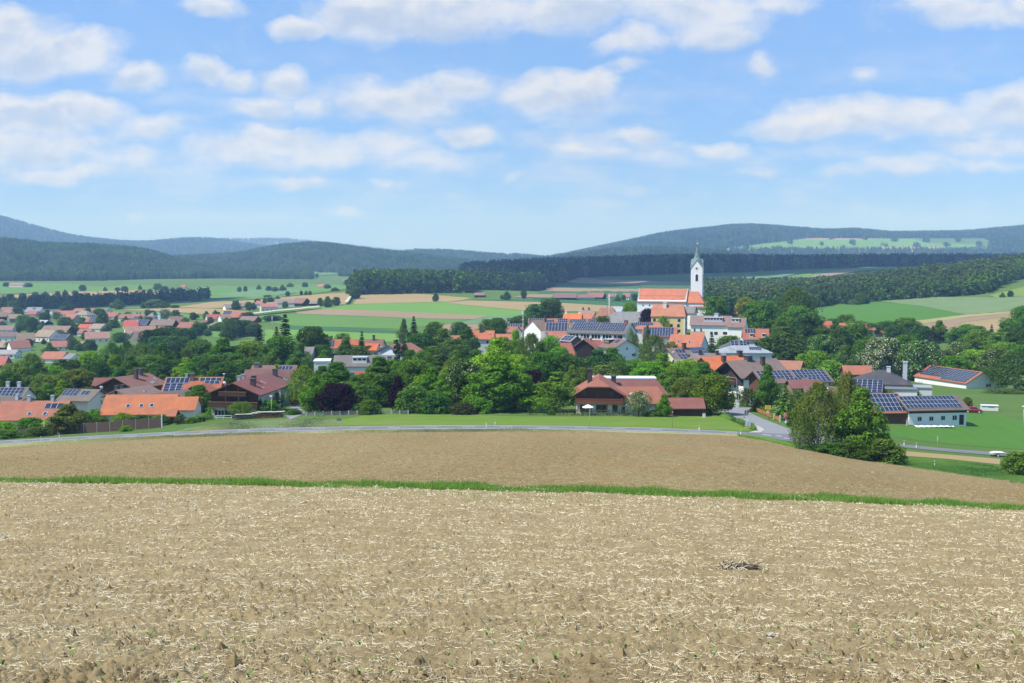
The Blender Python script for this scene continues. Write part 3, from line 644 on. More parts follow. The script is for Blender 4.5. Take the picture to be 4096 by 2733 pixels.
m, n, b = newmat('window_glass'); b.inputs['Base Color'].default_value = (.02, .025, .03, 1); b.inputs['Roughness'].default_value = .12; b.inputs['Specular IOR Level'].default_value = .6; M['glass'] = m
m, n, b = newmat('solar_cells'); b.inputs['Roughness'].default_value = .16; b.inputs['Specular IOR Level'].default_value = .6
oi = nd(n, 'ShaderNodeObjectInfo'); n.links.new(mixc(n, oi.outputs['Random'], (.013, .018, .042), (.022, .03, .062)), b.inputs['Base Color']); M['cell'] = m
m, n, b = newmat('aluminium'); b.inputs['Base Color'].default_value = (.5, .52, .55, 1); b.inputs['Roughness'].default_value = .5; M['alu'] = m
WHITE = (.76, .75, .71); CREAM = (.74, .69, .52); YELLOW = (.70, .57, .27); PINK = (.5, .33, .28); GREYW = (.55, .55, .53); PBLUE = (.66, .71, .75); MINT = (.58, .66, .55)
DWOOD = (.085, .045, .025); BWOOD = (.14, .075, .04); GWOOD = (.20, .19, .18); BLACKW = (.035, .025, .02); RWOOD = (.20, .085, .04)
ORANGE = (.52, .155, .06); BORANGE = (.70, .175, .055); SALMON = (.56, .20, .11); RED = (.42, .105, .06); BRED = (.62, .13, .075); DRED = (.24, .085, .065); BROWN = (.24, .155, .115); RBROWN = (.28, .12, .09)
PBROWN = (.27, .19, .165); GBROWN = (.22, .185, .155); GREY = (.27, .27, .27); LGREY = (.42, .42, .41); DGREY = (.10, .105, .115); BEIGE = (.40, .31, .21); METAL = (.50, .54, .58); PINKR = (.55, .30, .25)

def box(x0, x1, y0, y1, z0, z1):
    return [(x0,y0,z0),(x1,y0,z0),(x1,y1,z0),(x0,y1,z0),(x0,y0,z1),(x1,y0,z1),(x1,y1,z1),(x0,y1,z1)], [(0,3,2,1),(4,5,6,7),(0,1,5,4),(1,2,6,5),(2,3,7,6),(3,0,4,7)]
class MB:
    def __init__(s): s.v = []; s.f = []; s.m = []
    def add(s, vf, mi=0):
        n = len(s.v); s.v += list(vf[0]); s.f += [tuple(i + n for i in f) for f in vf[1]]; s.m += [mi] * len(vf[1]); return s
    def box(s, *a, mi=0): return s.add(box(*a), mi)
    def build(s, name, mats, smooth=False): return mesh(name, np.array(s.v, float), s.f, mats, smooth, s.m)
# shared small parts, unit sized
_w = MB().box(-.5,.5,-.045,0,-.5,-.42).box(-.5,.5,-.045,0,.42,.5).box(-.5,-.42,-.045,0,-.42,.42).box(.42,.5,-.045,0,-.42,.42).box(-.035,.035,-.04,0,-.42,.42)
ME_WIN = _w.build('window', [M['paint']]); ME_PANE = MB().box(-.42,.42,-.02,.0,-.42,.42).build('pane', [M['glass']])
ME_WIN1 = MB().add(box(-.5,.5,-.045,0,-.5,-.42)).add(box(-.5,.5,-.045,0,.42,.5)).add(box(-.5,-.42,-.045,0,-.42,.42)).add(box(.42,.5,-.045,0,-.42,.42)).add(box(-.42,.42,-.02,.0,-.42,.42), 1).build('window', [M['paint'], M['glass']])
ME_DOOR = MB().box(-.5,.5,-.05,0,-.5,.5).build('door', [M['wood']])
ME_CHIM = MB().box(-.5,.5,-.5,.5,-1.2,.9).box(-.6,.6,-.6,.6,.9,1.0).build('chimney', [M['paint']])
ME_SOLAR = MB().box(-.5,.5,-.5,.5,0,.05).box(-.468,.468,-.478,.478,.05,.056, mi=1).build('solar_panel', [M['alu'], M['cell']])
ME_SKY = MB().box(-.5,.5,-.5,.5,-.05,.12).box(-.4,.4,-.42,.42,.12,.128, mi=1).build('skylight', [M['alu'], M['glass']])
_d = []
for k in range(5):
    rr = .5 * math.sin(k / 4 * 1.2) / math.sin(1.2); _d.append((rr, .22 * (k / 4) ** 2))
_vs = [(0, 0, 0)]; _fs = []
for (rr, zz) in _d[1:]: _vs += [(rr * math.cos(a * math.pi / 6), -zz, rr * math.sin(a * math.pi / 6)) for a in range(12)]
for a in range(12):
    _fs.append((0, 1 + a, 1 + (a + 1) % 12))
    for k in range(3): _fs.append((1 + k * 12 + a, 1 + (k + 1) * 12 + a, 1 + (k + 1) * 12 + (a + 1) % 12, 1 + k * 12 + (a + 1) % 12))
ME_DISH = mesh('satellite_dish', _vs, _fs, [M['paint']], True)
HOUSES = []
def house(label, px, py, Y, yaw, L, Wd, rise, roof, wall, anchor='C', oh=.55, gab=.5, hip=0, name='house', cat='house', wins='auto', clad=(), cladcol=DWOOD, cladfrom=.5,
          chim=(), sky=(), solar=(), base=None, group=None, wallmat='wall', minwall=2.2, dish=None, winc=WHITE, hipl=None, dorm=()):
    if Y is None:
        q = unproj([px], [base])[0]; Y = float(q[1]) + Wd * .25
    ya = rad(yaw); ca, sa = math.cos(ya), math.sin(ya)
    zr = float(tz(py)) * Y; x = float(sx(px, py)) * Y
    if anchor == 'L': cx_, cy_ = x + ca * L / 2, Y + sa * L / 2
    elif anchor == 'R': cx_, cy_ = x - ca * L / 2, Y - sa * L / 2
    else: cx_, cy_ = x, Y
    z0 = float(terr(cx_, cy_))
    hr = zr - z0
    if hr < rise + minwall: hr = rise + minwall
    w2 = Wd / 2 - oh; l2 = L / 2 - gab; sl = rise / (Wd / 2); th = .2
    cor = [float(terr(cx_ + ca * a - sa * b_, cy_ + sa * a + ca * b_)) - z0 for a in (-l2, l2) for b_ in (-w2, w2)]
    zl = min(cor) - .5
    he = hr - sl * w2 - th
    root = obj(name, None, loc=(cx_, cy_, z0), rot=(0, 0, ya)); tag(root, label, cat, group)
    H2 = hip if hipl is None else hipl
    if hip:
        wv, wf = box(-l2, l2, -w2, w2, zl, he)
    else:
        wv = [(-l2,-w2,zl),(l2,-w2,zl),(l2,w2,zl),(-l2,w2,zl),(-l2,-w2,he),(l2,-w2,he),(l2,w2,he),(-l2,w2,he),(-l2,0,hr-th),(l2,0,hr-th)]
        wf = [(0,3,2,1),(0,1,5,4),(2,3,7,6),(1,2,6,9,5),(3,0,4,8,7),(4,5,9,8),(6,7,8,9)]
    obj('wall', mesh('wall', wv, wf, [M[wallmat]]), root, col=wall)
    a, w = L / 2, Wd / 2; ze = hr - rise
    if hip:
        rl, rr = -a + H2, a - hip
        tv = [(-a,-w,ze),(a,-w,ze),(a,w,ze),(-a,w,ze),(rl,0,hr),(rr,0,hr)]
        rv = tv + [(p[0], p[1], p[2] - th) for p in tv]
        tf = [(0,1,5,4),(2,3,4,5),(1,2,5),(3,0,4)]
        rf = tf + [tuple(i + 6 for i in f[::-1]) for f in tf] + [(0,6,7,1),(1,7,8,2),(2,8,9,3),(3,9,6,0)]
    else:
        pr = [(0,hr),(-w,ze),(-w,ze-th),(0,hr-th),(w,ze-th),(w,ze)]
        rv = [(-a,p[0],p[1]) for p in pr] + [(a,p[0],p[1]) for p in pr]
        rf = [(0,1,7,6),(1,2,8,7),(2,3,9,8),(3,4,10,9),(4,5,11,10),(5,0,6,11),(0,5,4,3),(0,3,2,1),(6,9,10,11),(6,7,8,9)]
    ro = obj('roof', mesh('roof', rv, rf, [M['roof']]), root, col=roof)
    ang = math.atan2(rise, w); ls = math.hypot(rise, w)
    def onroof(side, uu, vv, lift=0.0):
        sg = -1 if side == 'F' else 1
        return ((uu - .5) * L, sg * (vv * w + math.sin(ang) * lift), hr - vv * rise + math.cos(ang) * lift), ((ang if side == 'F' else -ang), 0, 0)
    for (side, u0, u1, v0, v1, nx, ny) in solar:
        pw, ph = (u1 - u0) * L / nx, (v1 - v0) * ls / ny
        for i in range(nx):
            for j in range(ny):
                p, r_ = onroof(side, u0 + (i + .5) * (u1 - u0) / nx, v0 + (j + .5) * (v1 - v0) / ny, .07)
                obj('solar_panel', ME_SOLAR, ro, p, r_, (pw * .985, ph * .985, 1))
    for (side, uu, vv, sw, sh) in sky:
        p, r_ = onroof(side, uu, vv, .02); obj('skylight', ME_SKY, ro, p, r_, (sw, sh, 1))
    for ch in chim:
        uu, v_, hgt, sz = ch[:4]; cc = ch[4] if len(ch) > 4 else (.07, .06, .055)
        obj('chimney', ME_CHIM, ro, ((uu - .5) * L, v_, hr - abs(v_) * sl + hgt - .95 * hgt), (0, 0, 0), (sz, sz, hgt), col=cc)
    if dish: obj('satellite_dish', ME_DISH, ro, ((dish[0] - .5) * L, dish[1], hr - abs(dish[1]) * sl + .6), (rad(-20), 0, rad(dish[2]) - ya), (.9, .9, .9), col=(.75, .75, .74))
    for (side, uu, vv, dw, dl, dh, dc) in dorm:   # flat-topped dormer
        sg = -1 if side == 'F' else 1
        yb, yf = sg * (vv * w - dl * .75), sg * (vv * w + dl * .25); zt = hr - vv * rise + dh * .65
        do = obj('dormer', MB().box((uu-.5)*L - dw/2, (uu-.5)*L + dw/2, min(yb,yf), max(yb,yf), hr - (vv*w + dl*.25)*sl - .4, zt).build('dormer', [M['wall']]), ro, col=dc)
        obj('dormer_roof', MB().box((uu-.5)*L - dw/2 - .2, (uu-.5)*L + dw/2 + .2, min(yb,yf) - .25, max(yb,yf) + .25, zt, zt + .12).build('dormer_roof', [M['paint']]), do, col=METAL)
        k = max(1, int(dw / 1.3))
        for i in range(k):
            obj('window', ME_WIN1, do, ((uu-.5)*L - dw/2 + dw*(i+.5)/k, yf + sg*.005, zt - .62), (0,0,0 if sg < 0 else math.pi), (dw/k*.86, 1, .85), col=winc)
    def win(face, u_, z_, ww, wh, door=False):
        if face == 'F': p, r_ = (u_, -w2, z_), 0
        elif face == 'B': p, r_ = (u_, w2, z_), math.pi
        elif face == 'R': p, r_ = (l2, u_, z_), math.pi / 2
        else: p, r_ = (-l2, u_, z_), -math.pi / 2
        if door: obj('door', ME_DOOR, root, p, (0, 0, r_), (ww, 1, wh), col=DWOOD); return
        if Y < 420:
            f = obj('window', ME_WIN, root, p, (0, 0, r_), (ww, 1, wh), col=winc); obj('pane', ME_PANE, f)
        else: obj('window', ME_WIN1, root, p, (0, 0, r_), (ww, 1, wh), col=winc)
    def faces():
        vd = Vector((cx_, cy_, 0)).normalized(); res = []
        for nm, nx_, ny_ in (('F', sa, -ca), ('B', -sa, ca), ('R', ca, sa), ('L', -ca, -sa)):
            if nx_ * vd.x + ny_ * vd.y < -.08: res.append(nm)
        return res
    fc = faces()
    # gable cladding in timber, 4 cm proud of the plaster
    for cfc in clad:
        sg = -1 if cfc == 'L' else 1; zc = max(he * cladfrom, .3)
        xx0, xx1 = sorted((sg * l2, sg * (l2 + .05)))
        ov = .02
        if he > zc: pts = [(-w2,zc),(w2,zc),(w2,he),(0,hr-th-ov),(-w2,he)]
        else:
            k_ = (hr - th - zc) / (hr - th - he); pts = [(-w2*k_,zc),(w2*k_,zc),(0,hr-th-ov)]
        k = len(pts); cv = [(xx0,p[0],p[1]) for p in pts] + [(xx1,p[0],p[1]) for p in pts]
        cf = [tuple(range(k))[::-1], tuple(range(k, 2*k))] + [(i,(i+1)%k,(i+1)%k+k,i+k) for i in range(k)]
        me = mesh('gable_cladding', cv, cf, [M['wood']]); obj('gable_cladding', me, root, col=cladcol)
    if wins == 'auto':
        st = [1.5] if he < 3.9 else ([1.5, 4.1] if he < 6.8 else [1.5, 4.2, 6.9])
        for f_ in fc:
            ln = 2 * l2 if f_ in 'FB' else 2 * w2
            k = max(1, int(ln / 3.3))
            for z_ in st:
                if z_ + .8 > he: continue
                for i in range(k):
                    win(f_, -ln / 2 + ln * (i + .5) / k, z_, 1.15, 1.35)
            if f_ in 'LR' and rise > 2.2 and not hip: win(f_, 0, he + rise * .28, .9, 1.0)
    elif wins:
        for wd in wins: win(*wd)
    HOUSES.append((label, round(Y), round(he, 1)))
    root['_he'] = he; root['_hr'] = hr; root['_l2'] = l2; root['_w2'] = w2
    return root
def block(label, px, py, Y, yaw, L, Wd, h, wall, name='garage', cat='garage', cap=LGREY, wins=(), group=None):
    """flat-roofed block; (px,py) is the middle of its roof"""
    x = float(sx(px, py)) * Y; z0 = float(terr(x, Y)); hh = max(h, float(tz(py)) * Y - z0)
    root = obj(name, None, loc=(x, Y, z0), rot=(0, 0, rad(yaw))); tag(root, label, cat, group)
    obj('wall', MB().box(-L/2, L/2, -Wd/2, Wd/2, -1, hh).build('wall', [M['wall']]), root, col=wall)
    obj('roof', MB().box(-L/2-.2, L/2+.2, -Wd/2-.2, Wd/2+.2, hh, hh + .25).build('roof', [M['paint']]), root, col=cap)
    for (u_, z_, ww, wh) in wins:
        f = obj('window', ME_WIN, root, (u_, -Wd/2, z_), (0,0,0), (ww,1,wh), col=WHITE); obj('pane', ME_PANE, f)
    return root

# ---- near houses along the road
house('terracotta roofed house with two skylights behind the brown screen fence', 145, 1610, 290, 2, 16.5, 13.5, 3.9, (.46,.17,.10), CREAM, chim=((.40,-.1,1.3,.7,(.5,.5,.5)),(.74,-.1,1.3,.7,(.5,.5,.5))), solar=(('F',.67,.93,.15,.42,3,1),), sky=(('F',.50,.68,.9,1.2),('F',.72,.68,1.0,1.2)), wins=None)
hb = house('long orange roofed house with three skylights behind the brown fence', 570, 1589, 288, 3, 17.2, 13.5, 4.0, (.58,.19,.075), (.6,.58,.52), sky=(('F',.36,.58,1.0,1.2),('F',.54,.57,1.0,1.2),('F',.68,.56,1.0,1.2)), wins=(('F',-3,1.3,1.2,1.2),('F',3,1.3,1.2,1.2)), clad=('R',), cladcol=BLACKW, cladfrom=.8)
house('small orange roofed garage with a blank pale gable beside the grass bank', 742, 1621, 282, 1, 6.5, 8.5, 2.7, (.60,.19,.07), PBLUE, name='garage', cat='garage', wins=None)
house('tiny dark brown garden shed with an orange roof at the fence end', 690, 1675, 268, 0, 2.6, 4, 1.3, (.50,.18,.09), DWOOD, name='shed', cat='shed', wins=None, wallmat='wood', minwall=1.8)
house('pale gabled house with a small attic window behind the long orange roof', 463, 1559, 299, 66, 12.5, 11, 2.2, (.29,.20,.17), PBLUE, 'L', 1.0, 1.2, wins=(('L',1.2,3.9,.9,1.2),('L',-2.8,2.0,2.2,1.6),('L',2.6,1.4,1.2,1.4)), chim=((.12,1.0,1.2,.8),(.28,1.0,1.2,.8)), sky=(('F',.6,.5,.8,.6),))
house('pale house with a satellite dish and blue panels on a grey roof', 335, 1556, 310, -9, 9.5, 12, 2.4, GBROWN, WHITE, oh=.9, gab=1.0, solar=(('F',.02,.46,.06,.55,4,3),('F',.56,.76,.16,.5,2,1)), dish=(.97,.8,190), wins=(('R',-2.5,1.4,1.6,2.0),('R',2,3.6,1.2,1.3),('F',0,1.4,1.3,1.4)))
house('wide reddish brown roof over a dark timber gable below the tree belt', 455, 1510, 336, 66, 14.5, 14.5, 2.9, (.29,.135,.105), BWOOD, 'L', 1.0, 1.6, clad=('L',), chim=((.45,-2.2,2.6,.9),(.72,-.4,1.6,1.0)), sky=(('F',.66,.75,.7,1.0),('F',.73,.72,.7,1.0),('F',.9,.5,.7,1.2)), wins=(('L',1.5,4.4,1.2,1.4),('L',-2,1.5,1.4,1.4)))
house('low red lean-to roof attached beside the dark timber gable', 420, 1511, 345, 4, 6, 7, 1.9, DRED, BWOOD, wins=None, name='annex', cat='annex')
house('red tiled house with two groups of roof panels behind the chalet', 780, 1508, 332, 2, 16, 12.5, 3.6, (.46,.14,.065), CREAM, solar=(('F',.03,.42,.06,.42,5,1),('F',.03,.34,.44,.92,3,3),('F',.60,.97,.08,.28,4,1),('F',.70,.95,.29,.46,3,1)), chim=((.47,-1.2,1.7,1.1,(.16,.12,.1)),(.36,-.3,1.0,.6,(.5,.5,.5))), wins=(('R',0,3,1.2,1.3),('F',2,2,1.3,1.3)), clad=('R',), cladcol=BWOOD, cladfrom=.9)
house('red cross gable wing facing the road below the roof panels', 800, 1538, 322, 75, 9, 8, 2.2, (.44,.135,.07), BWOOD, clad=('L',), name='annex', cat='annex', wins=(('L',0,2.6,1.3,1.2),))
house('low grey brown roof squeezed between the orange house and the chalet', 589, 1578, 294, 62, 14, 9.5, 1.8, (.20,.155,.135), CREAM, 'L', wins=None)
chalet = house('dark timber chalet with two carved balconies beside the woodpile', 928, 1531, 267, 83, 17.5, 13.2, 2.75, (.30,.10,.085), (.72,.69,.58), 'L', 1.1, 1.5, clad=('L',), cladcol=DWOOD, cladfrom=.47,
   chim=((.32,-2.9,1.5,1.0),(.55,-1.7,1.3,.9),(.52,1.6,1.2,.8,(.35,.35,.35)),(.62,1.2,1.2,.8,(.35,.35,.35))), sky=(('F',.72,.45,.5,1.3),('F',.42,.7,.5,.6)), dish=(.06,2.2,160),
   wins=(('L',3.2,1.2,1.6,1.3),('L',.9,1.2,1.6,1.3),('L',3.2,3.75,1.8,1.3),('L',-2.4,3.75,1.4,1.3),('L',-4.2,3.75,1.8,1.3),('L',.2,3.65,1.3,1.7),('L',0,5.9,.8,1.0),('F',-2,3.6,.5,1.5),('F',-1,3.6,.5,1.5),('F',.5,3.6,.5,1.5),('F',3,3.6,.9,1.4)))
he = chalet['_he']; l2, w2 = chalet['_l2'], chalet['_w2']
def balcony(root, face_x, y0, y1, z, depth, col, h=.95, rail=(.26,.16,.09)):
    s = -1 if face_x < 0 else 1
    xa, xb = sorted((face_x, face_x + s * depth))
    xf0, xf1 = sorted((face_x + s * depth, face_x + s * (depth - .08)))
    o = obj('balcony', MB().box(xa, xb, y0, y1, z - .15, z).box(xf0, xf1, y0, y1, z, z + h).build('balcony', [M['wood']]), root, col=col)
    obj('handrail', MB().box(xf0 - .05, xf1 + .05, y0 - .05, y1 + .05, z + h, z + h + .12).build('handrail', [M['wood']]), o, col=rail)
    return o
balcony(chalet, -l2, -w2 - .2, w2 + .2, he * .47 + .1, 1.3, DWOOD)
balcony(chalet, -l2, -3.1, 3.3, he * .47 + 2.55, 1.3, DWOOD, .8)
for yy in (-1.35, 1.65): obj('post', MB().box(-l2-1.32, -l2-1.10, yy-.12, yy+.12, he*.3, he + 1.45).build('post', [M['wood']]), chalet, col=DWOOD)
for yy in (3.2, .9):
    for s_ in (-1, 1): obj('shutter', MB().box(-l2-.06, -l2-.01, yy + s_*1.15-.33, yy + s_*1.15+.33, .55, 1.85).build('shutter', [M['wood']]), chalet, col=DWOOD)
house('reddish brown roofed house tucked behind the chalet', 1033, 1503, 292, 80, 14, 12.5, 2.6, (.25,.115,.095), PBLUE, 'L', .9, .8, chim=((.5,-1.6,1.6,1.0),), sky=(('F',.55,.62,.5,1.2),), wins=(('F',0,3,1.1,1.3),('F',3,3,1.1,1.3)))
house('dark red ribbed roof house with a deep gable overhang behind the chalet', 1078, 1478, 346, 0, 14, 11, 2.6, (.21,.095,.08), BWOOD, wins=None, gab=1.2, oh=.8)
house('brown roofed house with a row of four collectors under the tree belt', 1100, 1461, 368, 0, 14, 10, 2.2, (.24,.135,.115), CREAM, solar=(('F',.60,.90,.12,.55,4,1),), wins=None, chim=((.12,-1,1.2,1.4,(.2,.16,.15)),))
block('small garage with an orange wooden door and white fascia up the side street', 1153, 1560, 300, 12, 5, 5, 2.3, RWOOD, cap=(.8,.8,.8))
house('grey roof covered with rows of blue panels and twin steel chimneys', 20, 1549, 320, 1, 13, 12, 3.0, GBROWN, WHITE, solar=(('F',.02,.93,.06,.86,11,4),), chim=((.55,.3,1.5,.8,(.55,.57,.58)),(.78,.3,1.5,.8,(.55,.57,.58))), wins=None)
house('dark grey low gable roof below the panelled roof', 30, 1582, 300, -20, 13, 9, 1.8, (.16,.135,.125), WHITE, wins=None, chim=((.85,-1.5,1.2,.8,(.4,.44,.48)),))
# ---- centre of the village
house('steep grey roofed house with a narrow pale gable among the trees', 1212, 1387, 432, -12, 9, 8.5, 4.2, (.26,.25,.24), (.62,.64,.66), wins=(('R',0,5.2,.5,.7),('R',-1.5,1.6,1.6,1.4)))
block('white flat roofed terrace building with a balcony rail', 1290, 1442, 402, 6, 5.2, 9, 4, WHITE, name='house', cat='house', cap=(.82,.82,.8), wins=((0,1.4,1.6,1.6),))
house('white house with a weathered grey roof and central loggia', 1457, 1421, 402, 2, 20, 11.5, 3.3, (.21,.195,.185), WHITE, solar=(('F',.88,.97,.12,.85,1,3),), sky=(('F',.17,.68,.7,.8),), wins=(('F',-5,1.6,1.8,1.4),('F',1,1.6,2.2,1.5),('F',6,1.6,1.4,1.4)), dorm=(('F',.44,.55,4.6,3.2,2.1,WHITE),), chim=((.75,.4,.9,.8,(.45,.48,.5)),))
house('red tiled house with three collectors below the white loggia house', 1440, 1485, 326, 0, 12, 12, 3.2, RED, WHITE, solar=(('F',.02,.40,.10,.50,3,1),), wins=None)
house('steep red tiled roof partly hidden behind the round front trees', 1440, 1517, 300, 2, 7, 10, 4.0, (.38,.085,.06), (.5,.45,.4), wins=None, minwall=1.6)
house('orange roofed house with dark panels at the village edge by the green fields', 1368, 1357, 500, 3, 14.5, 11, 3.4, (.55,.15,.06), CREAM, solar=(('F',.03,.30,.15,.8,4,3),), chim=((.2,0,1.3,.9),(.62,-.4,1.2,1.2,(.2,.12,.1))), sky=(('F',.63,.72,1.2,.8),))
house('red brown roofed house next to the tall garden spruce', 1500, 1357, 512, -8, 8, 9, 3.0, RBROWN, WHITE, chim=((.45,-.5,2.0,.9),), wins=None)
house('low bright orange roof in front of the red brown roof', 1483, 1374, 475, -10, 7, 8, 2.4, BORANGE, CREAM, wins=None)
house('white gabled house with an orange trimmed roof beside dark thuja trees', 1552, 1380, 436, 58, 14, 15, 3.5, (.40,.18,.12), PBLUE, 'L', .7, .8, wins=(('L',1.5,4.2,1.1,1.9),('L',-1.6,4.2,1.1,1.9),('L',4,3.2,.8,.8)), chim=((.35,.5,1.6,.9),(.6,0,1.6,.9)), dish=(.02,3.5,180))
house('orange roofed grey house with a black chimney behind the tall lindens', 1932, 1322, 532, -4, 10.5, 10, 3.6, (.60,.185,.085), GREYW, chim=((.42,-.8,2.0,1.2),), dish=(.83,-2.5,180))
house('small red roof peeping between two garden trees', 1828, 1342, 520, 0, 5, 8, 3, SALMON, WHITE, wins=None)
house('low orange roofed cottage deep among the trees', 1795, 1456, 428, 0, 4, 6, 1.3, (.5,.2,.1), WHITE, wins=None)
house('grey panelled roof with a red brown wing near the mast', 2058, 1294, 602, -6, 9.5, 10, 3.0, (.40,.17,.11), WHITE, solar=(('F',.05,.92,.05,.6,7,3),), dish=(.2,-.3,180), wins=None)
house('red brown gable roof in front of the panelled roof near the mast', 2046, 1306, 588, -30, 8, 8, 2.6, (.38,.16,.10), WHITE, wins=None)
house('long plain orange roof beyond the big round linden', 2022, 1336, 545, 0, 11, 10, 2.4, (.55,.20,.10), WHITE, sky=(('F',.72,.5,.8,.6),), wins=None)
house('white gabled house with a brown shingled roof by the blue panels', 2128, 1282, 556, 47, 10, 11, 4.6, (.34,.235,.18), (.82,.81,.78), 'L', .3, .3, wins=(('L',.3,6.2,1.2,1.4),('L',-2.5,2.9,1.2,1.4),('L',2,3.2,1.0,1.2)), chim=((.8,-1.2,2.8,.8),))
house('long red roof carrying three panel fields at the village centre', 2195, 1274, 592, -2, 20, 11, 3.2, (.45,.17,.10), WHITE, solar=(('F',.02,.42,.05,.6,8,3),('F',.45,.63,.2,.55,5,1),('F',.72,.96,.05,.85,5,3)), chim=((.55,.5,1.0,1.0),(.66,.5,1.0,1.0)), wins=None)
house('panel covered roof in staggered rows beside the school', 2228, 1290, 552, -6, 10.5, 11, 4.2, (.42,.2,.13), WHITE, solar=(('F',.03,.97,.04,.86,7,6),), wins=None)
house('red roof with a small eyebrow window under the panelled roof', 2232, 1326, 528, 0, 9, 8, 2.6, (.50,.19,.11), WHITE, wins=None)
house('vivid orange roof with white twin chimneys at the village centre', 2292, 1254, 642, -12, 10, 12, 4.5, (.78,.21,.07), WHITE, chim=((.12,.3,1.6,1.2,(.7,.66,.62)),(.86,.3,1.6,1.2,(.7,.66,.62))), wins=None)
house('roof with blue panel strips just behind the school ridge', 2330, 1277, 588, 0, 13, 9, 2.4, (.40,.17,.11), WHITE, solar=(('F',.02,.62,.06,.8,8,3),('F',.70,.98,.06,.8,4,3)), wins=None)
school = house('long school with panel covered roof and window band', 2408, 1290, 520, -24, 27, 16.5, 4.3, (.17,.16,.15), PBLUE, oh=.7, gab=.4, name='school', cat='school', solar=(('F',.05,.48,.05,.74,11,5),('F',.50,.94,.05,.74,11,5)), wins=(('R',0,7.2,.9,1.0),('R',5,1.8,.9,1.4),('R',-5,5.5,.9,1.3)), chim=((.9,.4,1.3,1.4,(.25,.1,.08)),))
he, w2 = school['_he'], school['_w2']
for g in range(5):
    for k in range(3):
        x_ = -12.2 + g * 5.0 + .85 + k * 1.35
        f = obj('window', ME_WIN1, school, (x_, -w2, he - 1.55), (0,0,0), (1.25,1,2.1), col=(.8,.8,.78))
    obj('pillar', MB().box(-12.5+g*5.0, -12.05+g*5.0, -w2-.25, -w2, he-5, he).build('pillar', [M['wall']]), school, col=(.8,.8,.78))
obj('brick_band', MB().box(-12.0, 12.6, -w2-.1, -w2-.004, he-5.2, he-3.0).build('brick_band', [M['paint']]), school, col=(.42,.11,.06))
house('black timber gable over a white ground floor with a panelled slope', 2334, 1357, 468, 78, 10, 9.6, 3.6, (.5,.17,.08), PBLUE, 'L', .5, .7, clad=('L',), cladcol=BLACKW, cladfrom=.48, solar=(('B',.1,.9,.35,.95,4,3),), wins=(('L',1.4,4.6,1.0,1.2),('L',-1.4,4.6,1.0,1.2),('L',.6,1.8,.9,1.3)), chim=((.3,.8,1.4,.9,(.5,.53,.56)),))
house('red hipped roof with three small panels behind the feathery conifer', 2250, 1371, 450, -5, 10.5, 11, 4.4, (.40,.125,.085), WHITE, hip=2.0, solar=(('F',.42,.66,.45,.68,3,1),), wins=None)
house('small brown timber house with panel strips in front of the school', 2285, 1342, 498, -55, 8, 7, 2.2, (.4,.4,.4), BWOOD, wins=(('R',0,2.4,1.0,1.0),), solar=(('F',.1,.9,.1,.9,3,2),))
house('tall pale blue shaded house with a brown roof and collector', 2510, 1359, 470, -66, 13, 12.4, 3.5, (.26,.155,.125), (.76,.79,.80), 'R', .8, .7, solar=(('F',.50,.74,.10,.46,1,1),), wins=(('R',.2,7.2,.8,1.1),('R',3.3,4.7,2.2,1.3),('R',3.4,1.6,2.2,1.3),('R',3.2,-1.2,.8,.6)), chim=((.35,.6,1.4,1.0),), dorm=(('F',.22,.5,4.2,3.2,2.0,BWOOD),))
house('plain dark red roof between the black gable and the blue shaded house', 2385, 1366, 498, 0, 7.5, 8, 2.2, (.33,.11,.085), WHITE, wins=None, chim=((.2,0,1.3,.7),))
house('broad grey hipped barn roof standing in front of the church', 2508, 1247, 604, -4, 26, 17, 5.2, (.30,.30,.295), (.6,.6,.56), hip=7, name='barn', cat='barn', wins=(('F',8,2.4,1.0,1.2),('F',10,2.4,1.0,1.2)))
house('mint walled house with a red brown half hipped roof by the maypole', 2428, 1232, 650, -14, 12, 11, 5.0, (.40,.18,.12), MINT, hip=2.4)
house('pale blue metal roof behind the maypole', 2480, 1227, 690, -20, 7, 9, 2.6, (.45,.52,.60), WHITE, wins=None)
house('beige hipped roof with two chimneys at the far side of the village', 2347, 1239, 700, 0, 10.5, 9, 2.2, (.36,.28,.22), WHITE, hip=2.5, chim=((.3,0,1.2,.9),(.62,0,1.2,.9)), wins=None)
house('orange red gable roof beside the vivid orange roof', 2352, 1250, 655, -32, 9, 9, 3.2, (.5,.2,.12), WHITE, wins=None)
rect = house('yellow rectory with a salmon roof and white quoins below the church', 2678, 1218, 572, -13, 16.5, 13.5, 5.4, (.60,.24,.13), YELLOW, oh=.35, gab=.35, hip=1.6, hipl=.3, name='rectory', cat='house', chim=((.38,-1.5,2.2,1.5,(.72,.68,.64)),),
   wins=[('F', x_, z_, 1.3, 1.5) for x_ in (-6.4,-1.2,5.2) for z_ in (2.2,7.2)] + [('F',1.6,4.7,1.3,1.5),('F',4.9,4.7,1.3,1.5)] + [('R', y_, z_, 1.1, 1.5) for y_ in (-4.2,-1.6,1.2,3.9) for z_ in (2.4,5.2,7.6)], winc=(.2,.16,.12))
for s_ in (-1, 1): obj('quoin', MB().box(rect['_l2']-.55, rect['_l2']+.06, s_*rect['_w2']-.06 if s_ < 0 else s_*rect['_w2']-.5, s_*rect['_w2']+.5 if s_ < 0 else s_*rect['_w2']+.06, -1, rect['_he']).build('quoin', [M['wall']]), rect, col=WHITE)
house('red roof fully covered with panels in front of the rectory', 2640, 1309, 522, -10, 15, 11, 3.6, (.55,.17,.10), GREYW, solar=(('F',.03,.90,.06,.95,11,5),), wins=(('R',0,4.4,.4,1.2),))
house('salmon roof with a panel row and an eyebrow dormer below the rectory', 2600, 1289, 548, -6, 13.5, 10, 3.0, (.52,.22,.15), WHITE, solar=(('F',.02,.60,.05,.45,9,2),), hip=2.5, wins=None)
